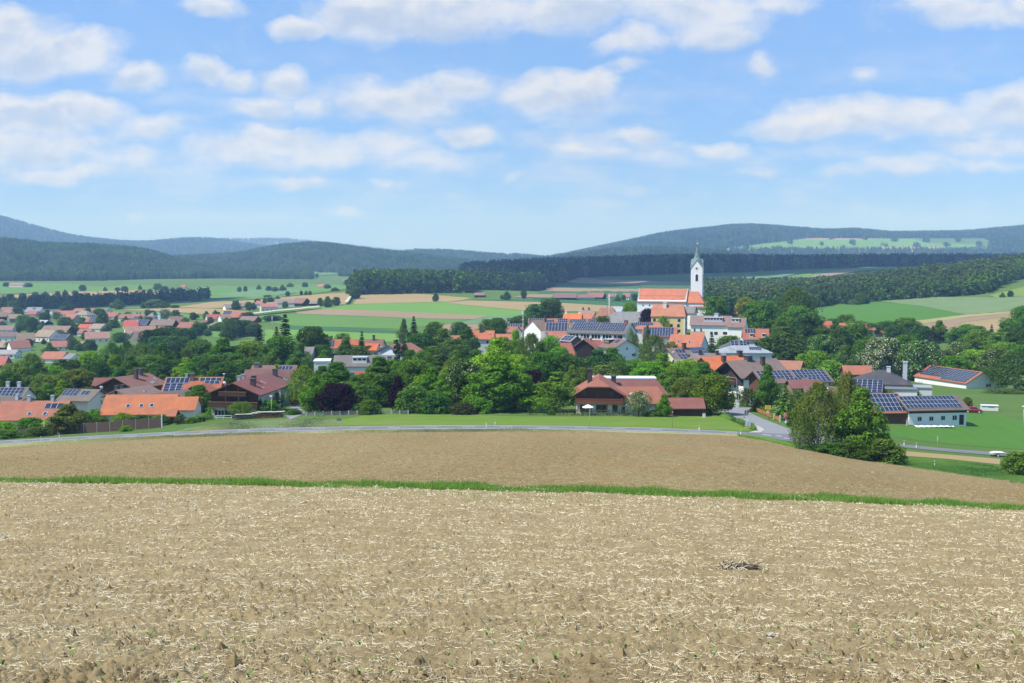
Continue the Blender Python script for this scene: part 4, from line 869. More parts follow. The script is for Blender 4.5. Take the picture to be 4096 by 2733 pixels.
house('orange roof with two skylights over a blue shaded gable', 2752, 1339, 482, -24, 13.8, 13.5, 4.8, (.60,.20,.10), (.66,.73,.78), sky=(('F',.30,.55,.9,1.2),('F',.62,.55,.9,1.2)), wins=(('R',0,5.6,.6,1.4),), oh=.3, gab=.3)
house('short pale orange roof peeking over the skylight house', 2790, 1325, 505, -6, 6, 8, 2.4, (.58,.25,.15), WHITE, wins=None, chim=((.3,0,1.0,.7),(.75,0,1.0,.7)))
house('white three storey guesthouse with a long flat dormer', 2845, 1263, 540, -12, 18.5, 12, 4.0, (.33,.225,.205), (.82,.82,.75), dorm=(('F',.56,.50,8.2,3.6,2.0,METAL),), chim=((.62,.2,1.2,1.8,(.45,.5,.55)),), wins=(('F',-7,5.4,2.2,1.5),('F',-3.6,5.4,2.2,1.5),('F',.4,5.3,1.3,1.7),('F',2.4,5.3,1.8,1.6),('F',6.4,5.4,2.2,1.5),('F',6.4,2.2,2.2,1.5),('F',-5,2.2,1.8,1.5)), winc=(.75,.75,.72))
house('white side wing with a brown roof and small flat dormer', 2952, 1271, 534, -22, 8, 11, 4.0, (.30,.185,.16), (.82,.82,.76), dorm=(('F',.42,.38,3.4,2.6,1.7,METAL),), wins=(('F',.4,2.4,2.2,1.5),('R',-2.5,2.4,.8,1.4),('R',-.8,2.4,.8,1.4),('R',1,2.4,.8,1.4),('R',2.8,2.4,.8,1.4),('R',-1,5.2,.8,1.3),('R',1.5,5.8,.8,1.3)), name='house_wing', cat='house')
house('red roofed villa with twin white dormers and panels', 3022, 1315, 500, -8, 11, 11, 4.2, (.50,.16,.09), PBLUE, solar=(('F',.10,.50,.05,.4,4,2),), dorm=(('F',.33,.72,1.5,1.6,1.8,WHITE),('F',.78,.72,1.5,1.6,1.8,WHITE)), chim=((.8,.3,1.3,.8),))
house('dark slate hipped roof with panels near the big copper brown tree', 2950, 1360, 448, -5, 13, 12, 3.2, (.13,.14,.155), PBLUE, hip=5.0, solar=(('F',.30,.50,.12,.6,2,2),('F',.55,.74,.12,.6,2,2)), wins=None)
house('wide pale grey metal roof with six tilted collectors', 2975, 1382, 428, -2, 19, 12, 2.2, (.40,.45,.49), PBLUE, hip=5.5, solar=(('F',.58,.80,.22,.62,6,1),), wins=None)
house('brown roofed yellow house with dark collectors and panels', 2665, 1393, 398, 28, 15, 12.5, 3.6, (.27,.19,.165), (.62,.60,.38), 'L', .7, .9, solar=(('F',.16,.42,.14,.42,3,1),('F',.12,.50,.55,.93,4,2),('F',.56,.98,.05,.62,7,2)), chim=((.45,-.6,1.8,1.1,(.12,.06,.05)),(.25,.6,1.0,.8)), dish=(.03,-3.4,180), wins=(('L',1.5,2,1.2,1.4),))
house('small brown gabled annex with a white awning by the orange roof', 2790, 1432, 372, -40, 7, 7, 2.0, (.27,.15,.115), DWOOD, name='annex', cat='annex', wins=None)
house('grey rounded low roof in front of the panelled brown house', 2735, 1436, 366, 8, 6.5, 7, 2.0, (.29,.25,.245), CREAM, wins=None)
house('pair of grey brown low roofs with black chimneys', 2830, 1413, 392, 5, 12, 8, 1.8, (.28,.225,.2), CREAM, chim=((.28,-.8,1.4,.9),(.75,-.8,1.2,.9)), wins=None)
house('vivid orange tiled house with two black chimneys behind the brown chalet', 2805, 1429, 358, 27, 17.5, 12.5, 3.6, (.78,.205,.07), (.30,.28,.27), 'L', .7, 1.0, chim=((.36,-2.6,1.8,1.1),(.80,-.2,1.5,1.3)), sky=(('F',.26,.8,.9,1.0),), wins=None)
zz = house('big brown roofed house with a timber gable balcony and white ground floor', 2903, 1444, 325, 30, 18, 13, 4.2, (.285,.205,.17), (.82,.81,.78), 'L', 1.0, 1.6, clad=('L',), cladcol=(.06,.04,.03), cladfrom=.62, chim=((.62,-2.2,2.2,1.0),(.44,0,1.0,1.6)), wins=(('L',2.6,1.3,1.3,2.2),('L',-1.2,1.4,1.3,1.9),('L',-3.6,1.4,2.0,1.9),('L',1.0,1.6,.8,1.7),('L',0,4.4,1.2,1.5),('L',-2.2,4.4,1.2,1.5)))
balcony(zz, -zz['_l2'], -3.4, 3.4, zz['_he'] * .62 + .3, 1.2, (.07,.04,.03), .85)
house('orange brown wing with a deep eave behind the brown house', 3150, 1442, 348, -22, 9, 10, 2.2, (.46,.21,.13), BWOOD, wins=None, oh=1.0, gab=1.0)
ab = house('low house with a brown balcony and a roof tiled in blue panels', 3010, 1484, 302, 14, 20, 11, 2.7, (.22,.15,.125), (.72,.70,.64), 'L', .9, 1.3, solar=(('F',.03,.48,.05,.62,8,3),('F',.36,.58,.64,.94,4,2),('F',.52,.96,.04,.62,8,3),('F',.66,.96,.64,.94,5,2)), clad=('L',), cladcol=BWOOD, cladfrom=.45, wins=(('L',-.6,3.5,1.1,1.4),('L',1.8,3.5,1.1,1.4)))
balcony(ab, -ab['_l2'], -3.6, 3.6, ab['_he'] * .45 + .3, 1.1, DWOOD)
house('dark red tiled garage roof behind the garden conifers', 3215, 1519, 284, 4, 8, 7, 1.7, (.25,.10,.085), (.3,.2,.16), name='garage', cat='garage', wins=None)
house('second dark red garage roof with a glazed light', 3275, 1545, 274, -10, 7, 6.5, 1.5, (.23,.11,.10), (.3,.2,.16), name='garage', cat='garage', wins=None, sky=(('F',.6,.45,2.6,1.6),))
house('single storey orange roof at the edge of the wooded slope', 3424, 1462, 372, -4, 8.8, 9, 2.4, (.47,.17,.10), BWOOD, wins=None)
villa = house('white villa under a dark slate pyramid roof with a round window', 3525, 1480, 304, -14, 14.5, 13.5, 3.0, (.075,.08,.092), (.80,.79,.75), hip=6.5, oh=.9, gab=.9, chim=((.62,-.6,1.2,.9,(.6,.6,.6)),(.90,.8,2.4,1.0,(.48,.52,.55))), wins=(('F',-1.2,3.4,1.4,1.4),('F',2.2,3.3,2.0,1.9),('F',4.6,3.3,.9,2.1)), winc=(.12,.12,.13))
_c = [(.55*math.cos(a*math.pi/10), 0, .55*math.sin(a*math.pi/10)) for a in range(20)]; _c2 = [(p[0], -.06, p[2]) for p in _c]
obj('round_window', mesh('round_window', _c+_c2, [tuple(range(20)), tuple(range(20,40))[::-1]] + [(i,(i+1)%20,(i+1)%20+20,i+20) for i in range(20)], [M['glass']]), villa, (5.85, -villa['_w2'], 3.5))
block('white walled terrace block beside the slate roofed villa', 3585, 1556, 290, -10, 9, 5, 2.4, WHITE, name='terrace', cat='terrace', cap=(.16,.16,.17))
block('low flat grey extension attached to the slate roofed villa', 3665, 1548, 300, -14, 7, 6, 2.4, (.62,.62,.6), name='annex', cat='annex', cap=(.3,.3,.31))
house('sloping panel roof on a flat dark garage below the villa', 3470, 1519, 286, -20, 7.5, 9, 2.6, (.09,.09,.10), (.25,.23,.22), name='garage', cat='garage', solar=(('F',.04,.98,.03,.97,6,5),), wins=None)
house('orange edged barn roof with a four row panel field', 3527, 1573, 266, 6, 7.6, 12, 3.6, (.50,.19,.09), BWOOD, name='barn', cat='barn', solar=(('F',.06,.95,.05,.93,7,4),), wins=None, wallmat='wood')
barn = house('white barn with a dark three row panel roof facing the green field', 3708, 1583, 266, 8, 14.6, 11.5, 2.5, (.20,.15,.125), (.82,.83,.82), name='barn', cat='barn', solar=(('F',.02,.90,.05,.86,14,3),), oh=.6, gab=.7, wins=(('F',-4.2,1.5,1.0,1.0),('F',-1.5,1.5,1.0,1.0),('F',1.2,1.6,1.0,1.0),('F',3.9,1.6,1.1,1.1)), winc=(.6,.56,.48))
obj('fascia', MB().box(-barn['_l2']-.02, barn['_l2']+.02, -barn['_w2']-.08, -barn['_w2']-.004, barn['_he']-.75, barn['_he']-.02).build('fascia', [M['wood']]), barn, col=DWOOD)
obj('door', ME_DOOR, barn, (5.5, -barn['_w2'], 1.15), (0,0,0), (1.05,1,2.2), col=(.05,.04,.035))
hall = house('large white hall with an orange edged roof full of blue panels', 3933, 1509, 402, -70, 27, 14, 3.7, (.52,.16,.08), (.80,.80,.76), 'R', .4, .4, name='hall', cat='hall', solar=(('F',.06,.50,.06,.80,9,6),('F',.50,.96,.06,.94,9,7)), wins=(('R',2.6,1.2,2.4,1.1),))
house('low white annex with orange roof and two grey chimneys behind the hall', 3690, 1484, 440, -52, 17, 9, 2.4, (.50,.20,.13), WHITE, name='annex', cat='annex', solar=(('F',.05,.25,.1,.8,3,2),('F',.42,.6,.1,.8,3,2)), chim=((.35,-.5,1.7,1.2,(.3,.3,.32)),(.68,-.5,1.7,1.2,(.3,.3,.32))))
for k, (a, b_, l_, r_) in enumerate(((3300,1293,7,8),(3388,1296,8,9),(3462,1293,8.5,9.5),(3532,1304,6.5,8))):
    house(['orange roof sliver behind the dark garden oak','orange cross gabled roof screened by hedge trees','broadest orange roof screened by hedge trees','small orange gable at the end of the hedge'][k], a, b_, 640, (-5,-25,0,-30)[k], l_, r_, 3.4, (.55,.16,.08), CREAM, wins=None)
house('pink roofed farmhouse hidden by trees in the green meadow', 3362, 1191, 1042, -20, 9, 9, 3.0, (.55,.30,.22), WHITE, wins=None)
house('weathered timber barn beside the meadow farmhouse', 3462, 1187, 1046, -12, 12, 9, 3.0, (.36,.32,.29), GWOOD, name='barn', cat='barn', wins=None)
house('orange roof behind the round tree on the church hill', 2978, 1210, 705, 0, 9, 9, 3.6, (.55,.25,.15), WHITE, wins=None)
house('brown red roof low between the trees beside the church hill', 2955, 1236, 660, -15, 6, 8, 3, (.42,.17,.12), WHITE, wins=None)
# ------------------------------------------------------------------ far village and farms
def far(label, px, py, base, yaw, Lpx, Wd, rise, roof, wall, **kw):
    Y = float(unproj([px], [base])[0][1]) + Wd * .3
    ca = max(.35, abs(math.cos(rad(yaw))))
    kw.setdefault('oh', .4); kw.setdefault('gab', .4)
    return house(label, px, py, Y, yaw, max(6, Lpx * Y / F / ca), Wd, rise, roof, wall, **kw)
V_ = 'houses of the far village'
for t in [
 ('brown orange farmhouse roof at the top edge of the far village', 30, 1229, 1258, 0, 46, 11, 3.4, (.36,.19,.13), CREAM, {}),
 ('red brown farm roof half hidden by the village edge oak', 33, 1241, 1265, -6, 38, 11, 3.4, (.40,.20,.14), CREAM, {}),
 ('grey hall with small belfry in the far village', 140, 1229, 1256, -4, 62, 16, 5, (.30,.33,.38), WHITE, dict(wins=None, solar=(('F',.42,.62,.15,.45,4,2),))),
 ('red roofed cottage with a dark gable before the grey hall', 134, 1244, 1268, -14, 44, 11, 3.4, (.44,.15,.11), PINK, {}),
 ('grey weathered timber barn with a beige roof beside the green lawn', 58, 1257, 1290, 34, 42, 13, 4, BEIGE, GWOOD, dict(wins=None, name='barn', cat='barn', wallmat='wood')),
 ('dark boarded barn with a brown roof beside the grey timber barn', 2, 1249, 1282, 40, 40, 13, 4.4, (.33,.24,.18), BLACKW, dict(wins=None, name='barn', cat='barn')),
 ('small white gabled house with red brown roof by the village lawn', 4, 1279, 1302, -30, 32, 10, 3.5, RBROWN, WHITE, {}),
 ('long salmon red roof near the large village oak', 268, 1243, 1268, -2, 74, 12, 3.8, (.50,.17,.11), WHITE, {}),
 ('grey gabled house behind the blossoming village tree', 222, 1239, 1262, 40, 30, 10, 3, GBROWN, GREYW, {}),
 ('thin red roof in front of the dark wood belt', 340, 1234, 1256, -8, 84, 11, 3, (.46,.18,.12), WHITE, {}),
 ('cream house under a beige hipped roof', 338, 1243, 1272, -20, 66, 14, 4.2, (.36,.31,.25), CREAM, dict(hip=6)),
 ('pink walled house with red brown roof and sharp gable', 288, 1258, 1292, -32, 56, 12, 4.6, (.42,.19,.14), PINK, {}),
 ('bluish metal roof with a black gable and white ground floor', 168, 1283, 1305, -28, 66, 12, 3.2, METAL, WHITE, dict(clad=('R',), cladcol=BLACKW)),
 ('red roof half covered with panels in the far village', 370, 1271, 1298, -6, 44, 12, 4.4, (.45,.17,.12), DWOOD, dict(solar=(('F',.35,.97,.03,.95,5,4),), wins=None)),
 ('white gable poking out by the far stubble field', 426, 1234, 1256, -36, 26, 10, 3, GBROWN, WHITE, {}),
 ('white house with a plain red roof beside the tall village birch', 452, 1250, 1280, -4, 48, 12, 4, (.48,.16,.11), WHITE, {}),
 ('red brown long roof beside the white satellite dish', 505, 1258, 1282, -8, 52, 11, 3.6, (.38,.16,.12), WHITE, {}),
 ('red twin chimney roof with a panel strip along its eave', 556, 1255, 1284, -4, 50, 12, 4, (.46,.17,.13), WHITE, dict(solar=(('F',.2,.9,.6,.95,8,1),), chim=((.35,0,1.2,.9),(.6,0,1.2,.9)), wins=None)),
 ('slate blue hipped roof behind the fire station tower', 610, 1255, 1278, -6, 42, 12, 4, (.24,.29,.35), GREYW, dict(hip=6, wins=None)),
 ('red brown roof below the slate hipped roof', 606, 1264, 1288, -20, 28, 9, 3, RBROWN, GREYW, dict(wins=None)),
 ('large white gabled house with a wide brown red roof', 703, 1268, 1302, 28, 50, 15, 5, (.30,.17,.14), WHITE, {}),
 ('long dark timber barn with a brown roof in the far village', 657, 1283, 1312, -8, 98, 14, 4.4, (.26,.20,.16), BLACKW, dict(wins=None, name='barn', cat='barn')),
 ('white house with a scarlet roof next to the pale panel shed', 522, 1288, 1316, 20, 56, 13, 4, (.66,.12,.08), WHITE, {}),
 ('open shed with a full roof of pale panels', 576, 1287, 1310, -6, 44, 12, 4.2, (.4,.4,.42), BLACKW, dict(solar=(('F',.03,.97,.04,.96,6,4),), wins=None, name='shed', cat='shed')),
 ('small red roof behind the scarlet roof', 521, 1281, 1304, 0, 46, 9, 2.6, (.42,.17,.13), WHITE, dict(wins=None)),
 ('half timbered farmhouse with a patched pink and beige roof', 560, 1304, 1345, 26, 110, 16, 5.2, (.43,.26,.20), CREAM, {}),
 ('grey boarded barn gable next to the round wood', 560, 1326, 1368, 40, 44, 13, 5, (.33,.20,.17), GWOOD, dict(wins=None, name='barn', cat='barn', wallmat='wood')),
 ('little red shed roof by the round wood', 648, 1306, 1326, 0, 26, 7, 2, (.40,.14,.11), WHITE, dict(wins=None, name='shed', cat='shed')),
 ('brick red double roofed house by the village hedge', 750, 1295, 1322, -18, 62, 12, 4, (.40,.15,.11), WHITE, {}),
 ('square white house with a hipped red brown roof', 781, 1283, 1307, -10, 30, 10, 2.2, RBROWN, WHITE, dict(hip=4)),
 ('narrow dark barn beyond the square white house', 822, 1286, 1308, -30, 18, 9, 3, RBROWN, BLACKW, dict(wins=None, name='barn', cat='barn')),
 ('white house under a wide beige hipped roof by the pasture', 871, 1286, 1314, -6, 66, 14, 2.6, (.36,.26,.19), WHITE, dict(hip=6)),
 ('white gabled house with a bright red roof at the pasture edge', 852, 1261, 1286, 24, 50, 12, 3.6, (.52,.14,.11), WHITE, {}),
 ('white gable with a brown roof beside the big red barn', 897, 1263, 1286, 30, 36, 11, 3.4, (.32,.22,.18), WHITE, {}),
 ('big red barn roof with a dark gable and pale panels', 948, 1252, 1280, -10, 104, 16, 5, (.48,.18,.12), BLACKW, dict(solar=(('F',.0,.32,.03,.5,8,2),), wins=None, name='barn', cat='barn')),
 ('brown barn with red boarded walls above the pasture', 1000, 1268, 1294, -16, 70, 13, 3.4, (.28,.19,.16), (.30,.06,.05), dict(wins=None, name='barn', cat='barn')),
 ('low white farm building with a blank gable on the tan field', 918, 1219, 1241, 28, 40, 12, 3.4, (.30,.26,.23), WHITE, dict(wins=None)),
 ('brown roofed stable between the farm trees', 985, 1211, 1236, -6, 54, 11, 3.4, (.30,.22,.19), GREYW, dict(wins=None)),
 ('cream farmhouse with a pinkish red roof on the valley farm', 1075, 1214, 1246, 18, 66, 13, 3.0, (.52,.22,.18), CREAM, {}),
 ('small red roof behind the cream farmhouse', 1038, 1203, 1230, 0, 26, 9, 3, (.52,.20,.15), WHITE, dict(wins=None)),
 ('long grey brown cattle shed of the valley farm', 1146, 1196, 1228, -4, 90, 15, 4, (.30,.25,.23), GREYW, dict(wins=None, name='barn', cat='barn')),
 ('tall dark barn with a red brown roof on the valley farm', 1206, 1192, 1225, -26, 50, 16, 5, (.30,.17,.14), BLACKW, dict(wins=None, name='barn', cat='barn')),
 ('little open shed beside the tall dark barn', 1257, 1207, 1224, -6, 34, 9, 2.4, (.30,.26,.24), DWOOD, dict(wins=None, name='shed', cat='shed')),
 ('white farmhouse row under a brown roof near the tall village trees', 28, 1302, 1334, 0, 64, 12, 3.6, (.33,.215,.18), WHITE, {}),
 ('dark roofed white house with a black recessed doorway', 35, 1328, 1368, 4, 74, 13, 3.2, (.24,.16,.15), WHITE, {}),
 ('weathered grey barn gable with a brown roof beside the white farmhouse', 100, 1332, 1374, 26, 66, 15, 5, (.32,.23,.17), GWOOD, dict(wins=None, name='barn', cat='barn', wallmat='wood')),
 ('large white farmhouse with a straw coloured roof', 190, 1321, 1366, -22, 78, 14, 4.6, (.40,.31,.21), (.8,.79,.76), {}),
 ('broad dark fronted barn behind the straw coloured roof', 232, 1303, 1345, -10, 116, 18, 5, (.30,.21,.17), BLACKW, dict(wins=None, name='barn', cat='barn')),
 ('scarlet low roof next to a beige barn', 345, 1299, 1322, 0, 54, 10, 3, (.66,.15,.09), CREAM, dict(wins=None)),
 ('beige roofed barn with a grey gable wall', 398, 1297, 1326, -24, 56, 13, 4, (.38,.31,.24), GREYW, dict(wins=None, name='barn', cat='barn')),
 ('red brown roof below the scarlet low roof', 345, 1320, 1344, -6, 54, 11, 3.4, (.40,.17,.13), WHITE, dict(wins=None)),
 ('rambling white house with a red and beige roof', 388, 1328, 1370, 20, 90, 14, 4.4, (.44,.25,.19), WHITE, {}),
 ('shallow pale panel roof below the straw coloured roof', 252, 1344, 1368, -20, 66, 11, 3.4, (.42,.42,.43), GWOOD, dict(solar=(('F',.03,.97,.04,.96,7,5),), wins=None)),
 ('white house with a rosy roof and a gable balcony', 240, 1363, 1402, 22, 66, 12, 3.8, (.46,.19,.15), WHITE, {}),
 ('low pinkish carport roof beside the rosy roofed house', 320, 1367, 1392, -6, 38, 9, 2, (.46,.30,.28), DWOOD, dict(wins=None, name='carport', cat='carport')),
 ('white gabled house with a brown red roof at the lane', 75, 1364, 1406, 36, 64, 13, 4.8, (.36,.16,.12), (.8,.8,.77), {}),
 ('dark shed with a beige roof behind the white gable', 22, 1369, 1402, -14, 46, 12, 3.6, BEIGE, BLACKW, dict(wins=None, name='shed', cat='shed')),
 ('long low white workshop with a row of windows', 32, 1399, 1434, 0, 86, 12, 2.4, (.42,.40,.40), (.8,.8,.78), {}),
 ('white house with an orange roof and a small cross gable', 222, 1409, 1450, -4, 92, 13, 3.8, (.52,.20,.12), WHITE, {}),
 ('white gabled house half hidden beside the orange cross gable house', 292, 1421, 1458, -42, 44, 11, 3.6, GREY, WHITE, {}),
 ('brick red shed by the blue tarpaulin', 8, 1437, 1476, 0, 54, 11, 4.4, (.55,.16,.12), (.3,.12,.09), dict(wins=None, name='shed', cat='shed')),
 ('white house with red roofs alone below the forest hill', 70, 1132, 1150, -4, 60, 14, 4, (.46,.24,.19), WHITE, dict(wins=None)),
 ('tiny white house with a red roof at the foot of the forest', 735, 1141, 1154, -10, 18, 11, 4, (.52,.19,.13), WHITE, dict(wins=None)),
 ('tiny pink roofed house on the meadow under the forest', 1284, 1139, 1152, -8, 26, 11, 4, (.55,.22,.16), WHITE, dict(wins=None)),
 ('small white house in front of the dark wood belt', 262, 1187, 1200, 0, 32, 11, 4, (.42,.34,.28), WHITE, dict(wins=None)),
 ('long pale greenhouse shed on the far tan field', 640, 1180, 1190, 0, 50, 12, 3, (.5,.48,.46), WHITE, dict(wins=None, name='shed', cat='shed')),
 ('pale grey shed roof beside the wood belt', 18, 1194, 1206, 0, 30, 12, 3, (.45,.48,.52), WHITE, dict(wins=None, name='shed', cat='shed')),
 ('long dark barn with a white base wall on the shaded farm', 2262, 1173, 1200, -6, 92, 14, 4.5, (.27,.16,.14), BLACKW, dict(wins=None, name='barn', cat='barn')),
 ('white walled stable with a red brown roof on the shaded farm', 2345, 1180, 1199, -2, 70, 12, 3, (.34,.17,.14), GREYW, dict(wins=None, name='barn', cat='barn')),
 ('dark twin gabled barn with a red roof on the shaded farm', 2385, 1174, 1198, -20, 66, 15, 4.5, (.36,.17,.14), BLACKW, dict(wins=None, name='barn', cat='barn')),
 ('brown roofed shed next to the shaded farm', 2448, 1176, 1196, 0, 36, 11, 3.4, (.32,.20,.17), GREYW, dict(wins=None, name='shed', cat='shed')),
 ('small white farmhouse with a red roof by the shaded farm', 2508, 1173, 1201, -20, 30, 11, 4, (.40,.19,.15), WHITE, {}),
 ('low field shed at the edge of the dark forest', 1920, 1181, 1190, -4, 44, 10, 2.6, (.3,.2,.18), DWOOD, dict(wins=None, name='shed', cat='shed')),
]:
    kw = t[10]; far(*t[:10], group=V_ if t[1] < 900 else None, **kw) if t[1] < 900 else far(*t[:10], **kw)
# hamlets on the horizon hills
for k, (a, b_, c) in enumerate([(1795,1020,7),(1815,1021,9),(1838,1023,7),(1880,1021,6),(1905,1020,7),(1985,1030,5),(3030,998,9),(3060,998,9),(3190,993,8),(3290,990,10),(3330,987,12),(3375,985,9),(3530,982,9),(3215,952,7),(2980,999,7)]):
    q = unproj([a], [b_])[0]
    house('tiny red roofed house in a hamlet on the horizon hills', a, b_ - 4.5, float(q[1]), (-20, 15, 0)[k % 3], c * q[1] / F + 3, 10, 4, [(.5,.24,.17),(.46,.3,.22),(.5,.19,.13)][k % 3], WHITE, wins=None, group='hamlet houses on the horizon hills')

# ------------------------------------------------------------------ parish church
CYW = rad(-15)
cxy = float(sx(2655, 1155)) * 626, 626.0
cz = float(terr(*cxy)); church = obj('church', None, loc=(cxy[0], cxy[1], cz), rot=(0, 0, CYW))
tag(church, 'white parish church with an orange roof and pointed green copper tower', 'church')
zr = float(tz(1155)) * 626 - cz; ze = float(tz(1206)) * 619 - cz
CW = (.84, .83, .80); COR = (.68, .225, .115)
def gab_pts(w, z0, ze, zr): return [(-w, z0), (w, z0), (w, ze), (0, zr), (-w, ze)]
def prism(x0, x1, pts):
    k = len(pts); v = [(x0, p[0], p[1]) for p in pts] + [(x1, p[0], p[1]) for p in pts]
    return v, [tuple(range(k))[::-1], tuple(range(k, 2 * k))] + [(i, (i + 1) % k, (i + 1) % k + k, i + k) for i in range(k)]
NL, NW = 12.6, 7.2
obj('nave_wall', mesh('nave_wall', *prism(-NL, NL, gab_pts(NW, -2, ze + .2, zr - .3)), [M['wall']]), church, col=CW)
rfo = obj('nave_roof', mesh('nave_roof', *prism(-NL + .5, NL - .5, [(0, zr), (-NW - .5, ze - .25), (-NW - .5, ze - .5), (0, zr - .28), (NW + .5, ze - .5), (NW + .5, ze - .25)]), [M['roof']]), church, col=COR)
obj('snow_rail', MB().box(-NL + .6, NL - .6, -NW * .58 - .06, -NW * .58 + .06, ze + (zr - ze) * .42 - .02, ze + (zr - ze) * .42 + .16).build('snow_rail', [M['paint']]), rfo, col=(.3, .1, .06))
for s_ in (-1, 1):
    x0, x1 = sorted((s_ * NL + s_ * .1, s_ * (NL - .3)))
    obj('gable_parapet', mesh('gable_parapet', *prism(x0, x1, [(-NW - .5, ze - .6), (NW + .5, ze - .6), (NW + .5, ze - .1), (0, zr + .28), (-NW - .5, ze - .1)]), [M['wall']]), church, col=(.36, .35, .33))
obj('cross', MB().box(-NL + .1, -NL + .3, -.1, .1, zr + .4, zr + 2.6).box(-NL + .1, -NL + .3, -.6, .6, zr + 1.6, zr + 1.85).build('cross', [M['paint']]), church, col=(.1, .09, .08))
for x_ in (-9.6, -6.2, 7.6):
    obj('round_window', mesh('round_window', [(x_ + .42 * math.cos(a * math.pi / 8), -NW - .03, ze - 2.2 + .42 * math.sin(a * math.pi / 8)) for a in range(16)] + [(x_ + .42 * math.cos(a * math.pi / 8), -NW + .05, ze - 2.2 + .42 * math.sin(a * math.pi / 8)) for a in range(16)], [tuple(range(16)), tuple(range(16, 32))[::-1]] + [(i, (i + 1) % 16, (i + 1) % 16 + 16, i + 16) for i in range(16)], [M['glass']]), church)
def arch_win(x_, yf, z0, z1, w, nm='window', parent=church, depth=.05, mat='glass'):
    pts = [(x_ - w / 2, z0), (x_ + w / 2, z0)] + [(x_ + w / 2 * math.cos(a * math.pi / 8), z1 - w / 2 + w / 2 * math.sin(a * math.pi / 8)) for a in range(9)]
    k = len(pts); v = [(p[0], yf - depth, p[1]) for p in pts] + [(p[0], yf + .05, p[1]) for p in pts]
    return obj(nm, mesh(nm, v, [tuple(range(k)), tuple(range(k, 2 * k))[::-1]] + [(i, (i + 1) % k, (i + 1) % k + k, i + k) for i in range(k)], [M[mat]]), parent)
for x_ in (-8, -3, 2): arch_win(x_, -NW, ze - 9.2, ze - 4.6, 1.6)
# chancel
CH0, CH1, cw = NL + .12, NL + 8.6, 6.6; czr = float(tz(1163)) * 626 - cz; cze = ze - .6
obj('chancel_wall', MB().box(CH0, CH1, -cw, cw, -2, cze).build('chancel_wall', [M['wall']]), church, col=CW)
tv = [(CH0, -cw - .4, cze - .1), (CH1 + .4, -cw - .4, cze - .1), (CH1 + .4, cw + .4, cze - .1), (CH0, cw + .4, cze - .1), (CH0, 0, czr), (CH1 - 3.4, 0, czr)]
obj('chancel_roof', mesh('chancel_roof', tv, [(0, 1, 5, 4), (2, 3, 4, 5), (1, 2, 5), (3, 0, 4), (3, 2, 1, 0)], [M['roof']]), church, col=COR)
# tower
TX, TYc, th_ = NL + 4.3, 2.6, 2.95
tze = float(tz(1072)) * 622 - cz; tzp = float(tz(1041)) * 622 - cz; tzt = float(tz(976)) * 622 - cz
tower = obj('tower', MB().box(TX - th_, TX + th_, TYc - th_, TYc + th_, -1, tze).build('tower', [M['wall']]), church, col=CW)
GR = (.20, .27, .27)
for (ax, s_) in (('x', -1), ('x', 1), ('y', -1), ('y', 1)):
    t_ = .35
    if ax == 'y':
        v = [(TX - th_, TYc + s_ * th_, tze), (TX + th_, TYc + s_ * th_, tze), (TX, TYc + s_ * th_, tzp)]; v += [(p[0], p[1] - s_ * t_, p[2]) for p in v]
    else:
        v = [(TX + s_ * th_, TYc - th_, tze), (TX + s_ * th_, TYc + th_, tze), (TX + s_ * th_, TYc, tzp)]; v += [(p[0] - s_ * t_, p[1], p[2]) for p in v]
    obj('tower_gable', mesh('tower_gable', v, [(0, 1, 2), (3, 5, 4), (0, 3, 4, 1), (1, 4, 5, 2), (2, 5, 3, 0)], [M['wall']]), tower, col=CW)
# spire: octagonal needle growing out of four gables
e = th_ + .28
base = [(TX - e, TYc - e, tze - .35), (TX, TYc - e, tzp + .12), (TX + e, TYc - e, tze - .35), (TX + e, TYc, tzp + .12), (TX + e, TYc + e, tze - .35), (TX, TYc + e, tzp + .12), (TX - e, TYc + e, tze - .35), (TX - e, TYc, tzp + .12)]
zm = tzp + 1.2
ring = [(TX + 1.75 * math.cos(rad(225 + 45 * i)), TYc + 1.75 * math.sin(rad(225 + 45 * i)), zm) for i in range(8)]
sv_ = base + ring + [(TX, TYc, tzt)]
sf = [(i, (i + 1) % 8, 8 + (i + 1) % 8, 8 + i) for i in range(8)] + [(8 + i, 8 + (i + 1) % 8, 16) for i in range(8)]
m, n, b = newmat('copper_patina'); p = nd(n, 'ShaderNodeTexCoord').outputs['Object']
f_ = noise_tex(n, vmth(n, 'MULTIPLY', p, (1.5, 1.5, .25)), 1.6, 5, .7); n.links.new(mixc(n, ramp(n, f_, (.35, .65)), (.055, .075, .075), (.25, .36, .35)), b.inputs['Base Color']); b.inputs['Roughness'].default_value = .55; M['copper'] = m
spire = obj('spire', mesh('spire', sv_, sf, [M['copper']]), tower)
_s = bmesh.new(); bmesh.ops.create_uvsphere(_s, u_segments=14, v_segments=8, radius=.48); me = bpy.data.meshes.new('ball'); _s.to_mesh(me); _s.free(); me.materials.append(M['paint'])
obj('gilded_ball', me, spire, (TX, TYc, tzt + .1), col=(.75, .52, .18))
obj('cross', MB().box(TX - .07, TX + .07, TYc - .07, TYc + .07, tzt + .4, tzt + 2.7).box(TX - .55, TX + .55, TYc - .07, TYc + .07, tzt + 1.7, tzt + 1.9).build('cross', [M['paint']]), spire, col=(.4, .28, .1))
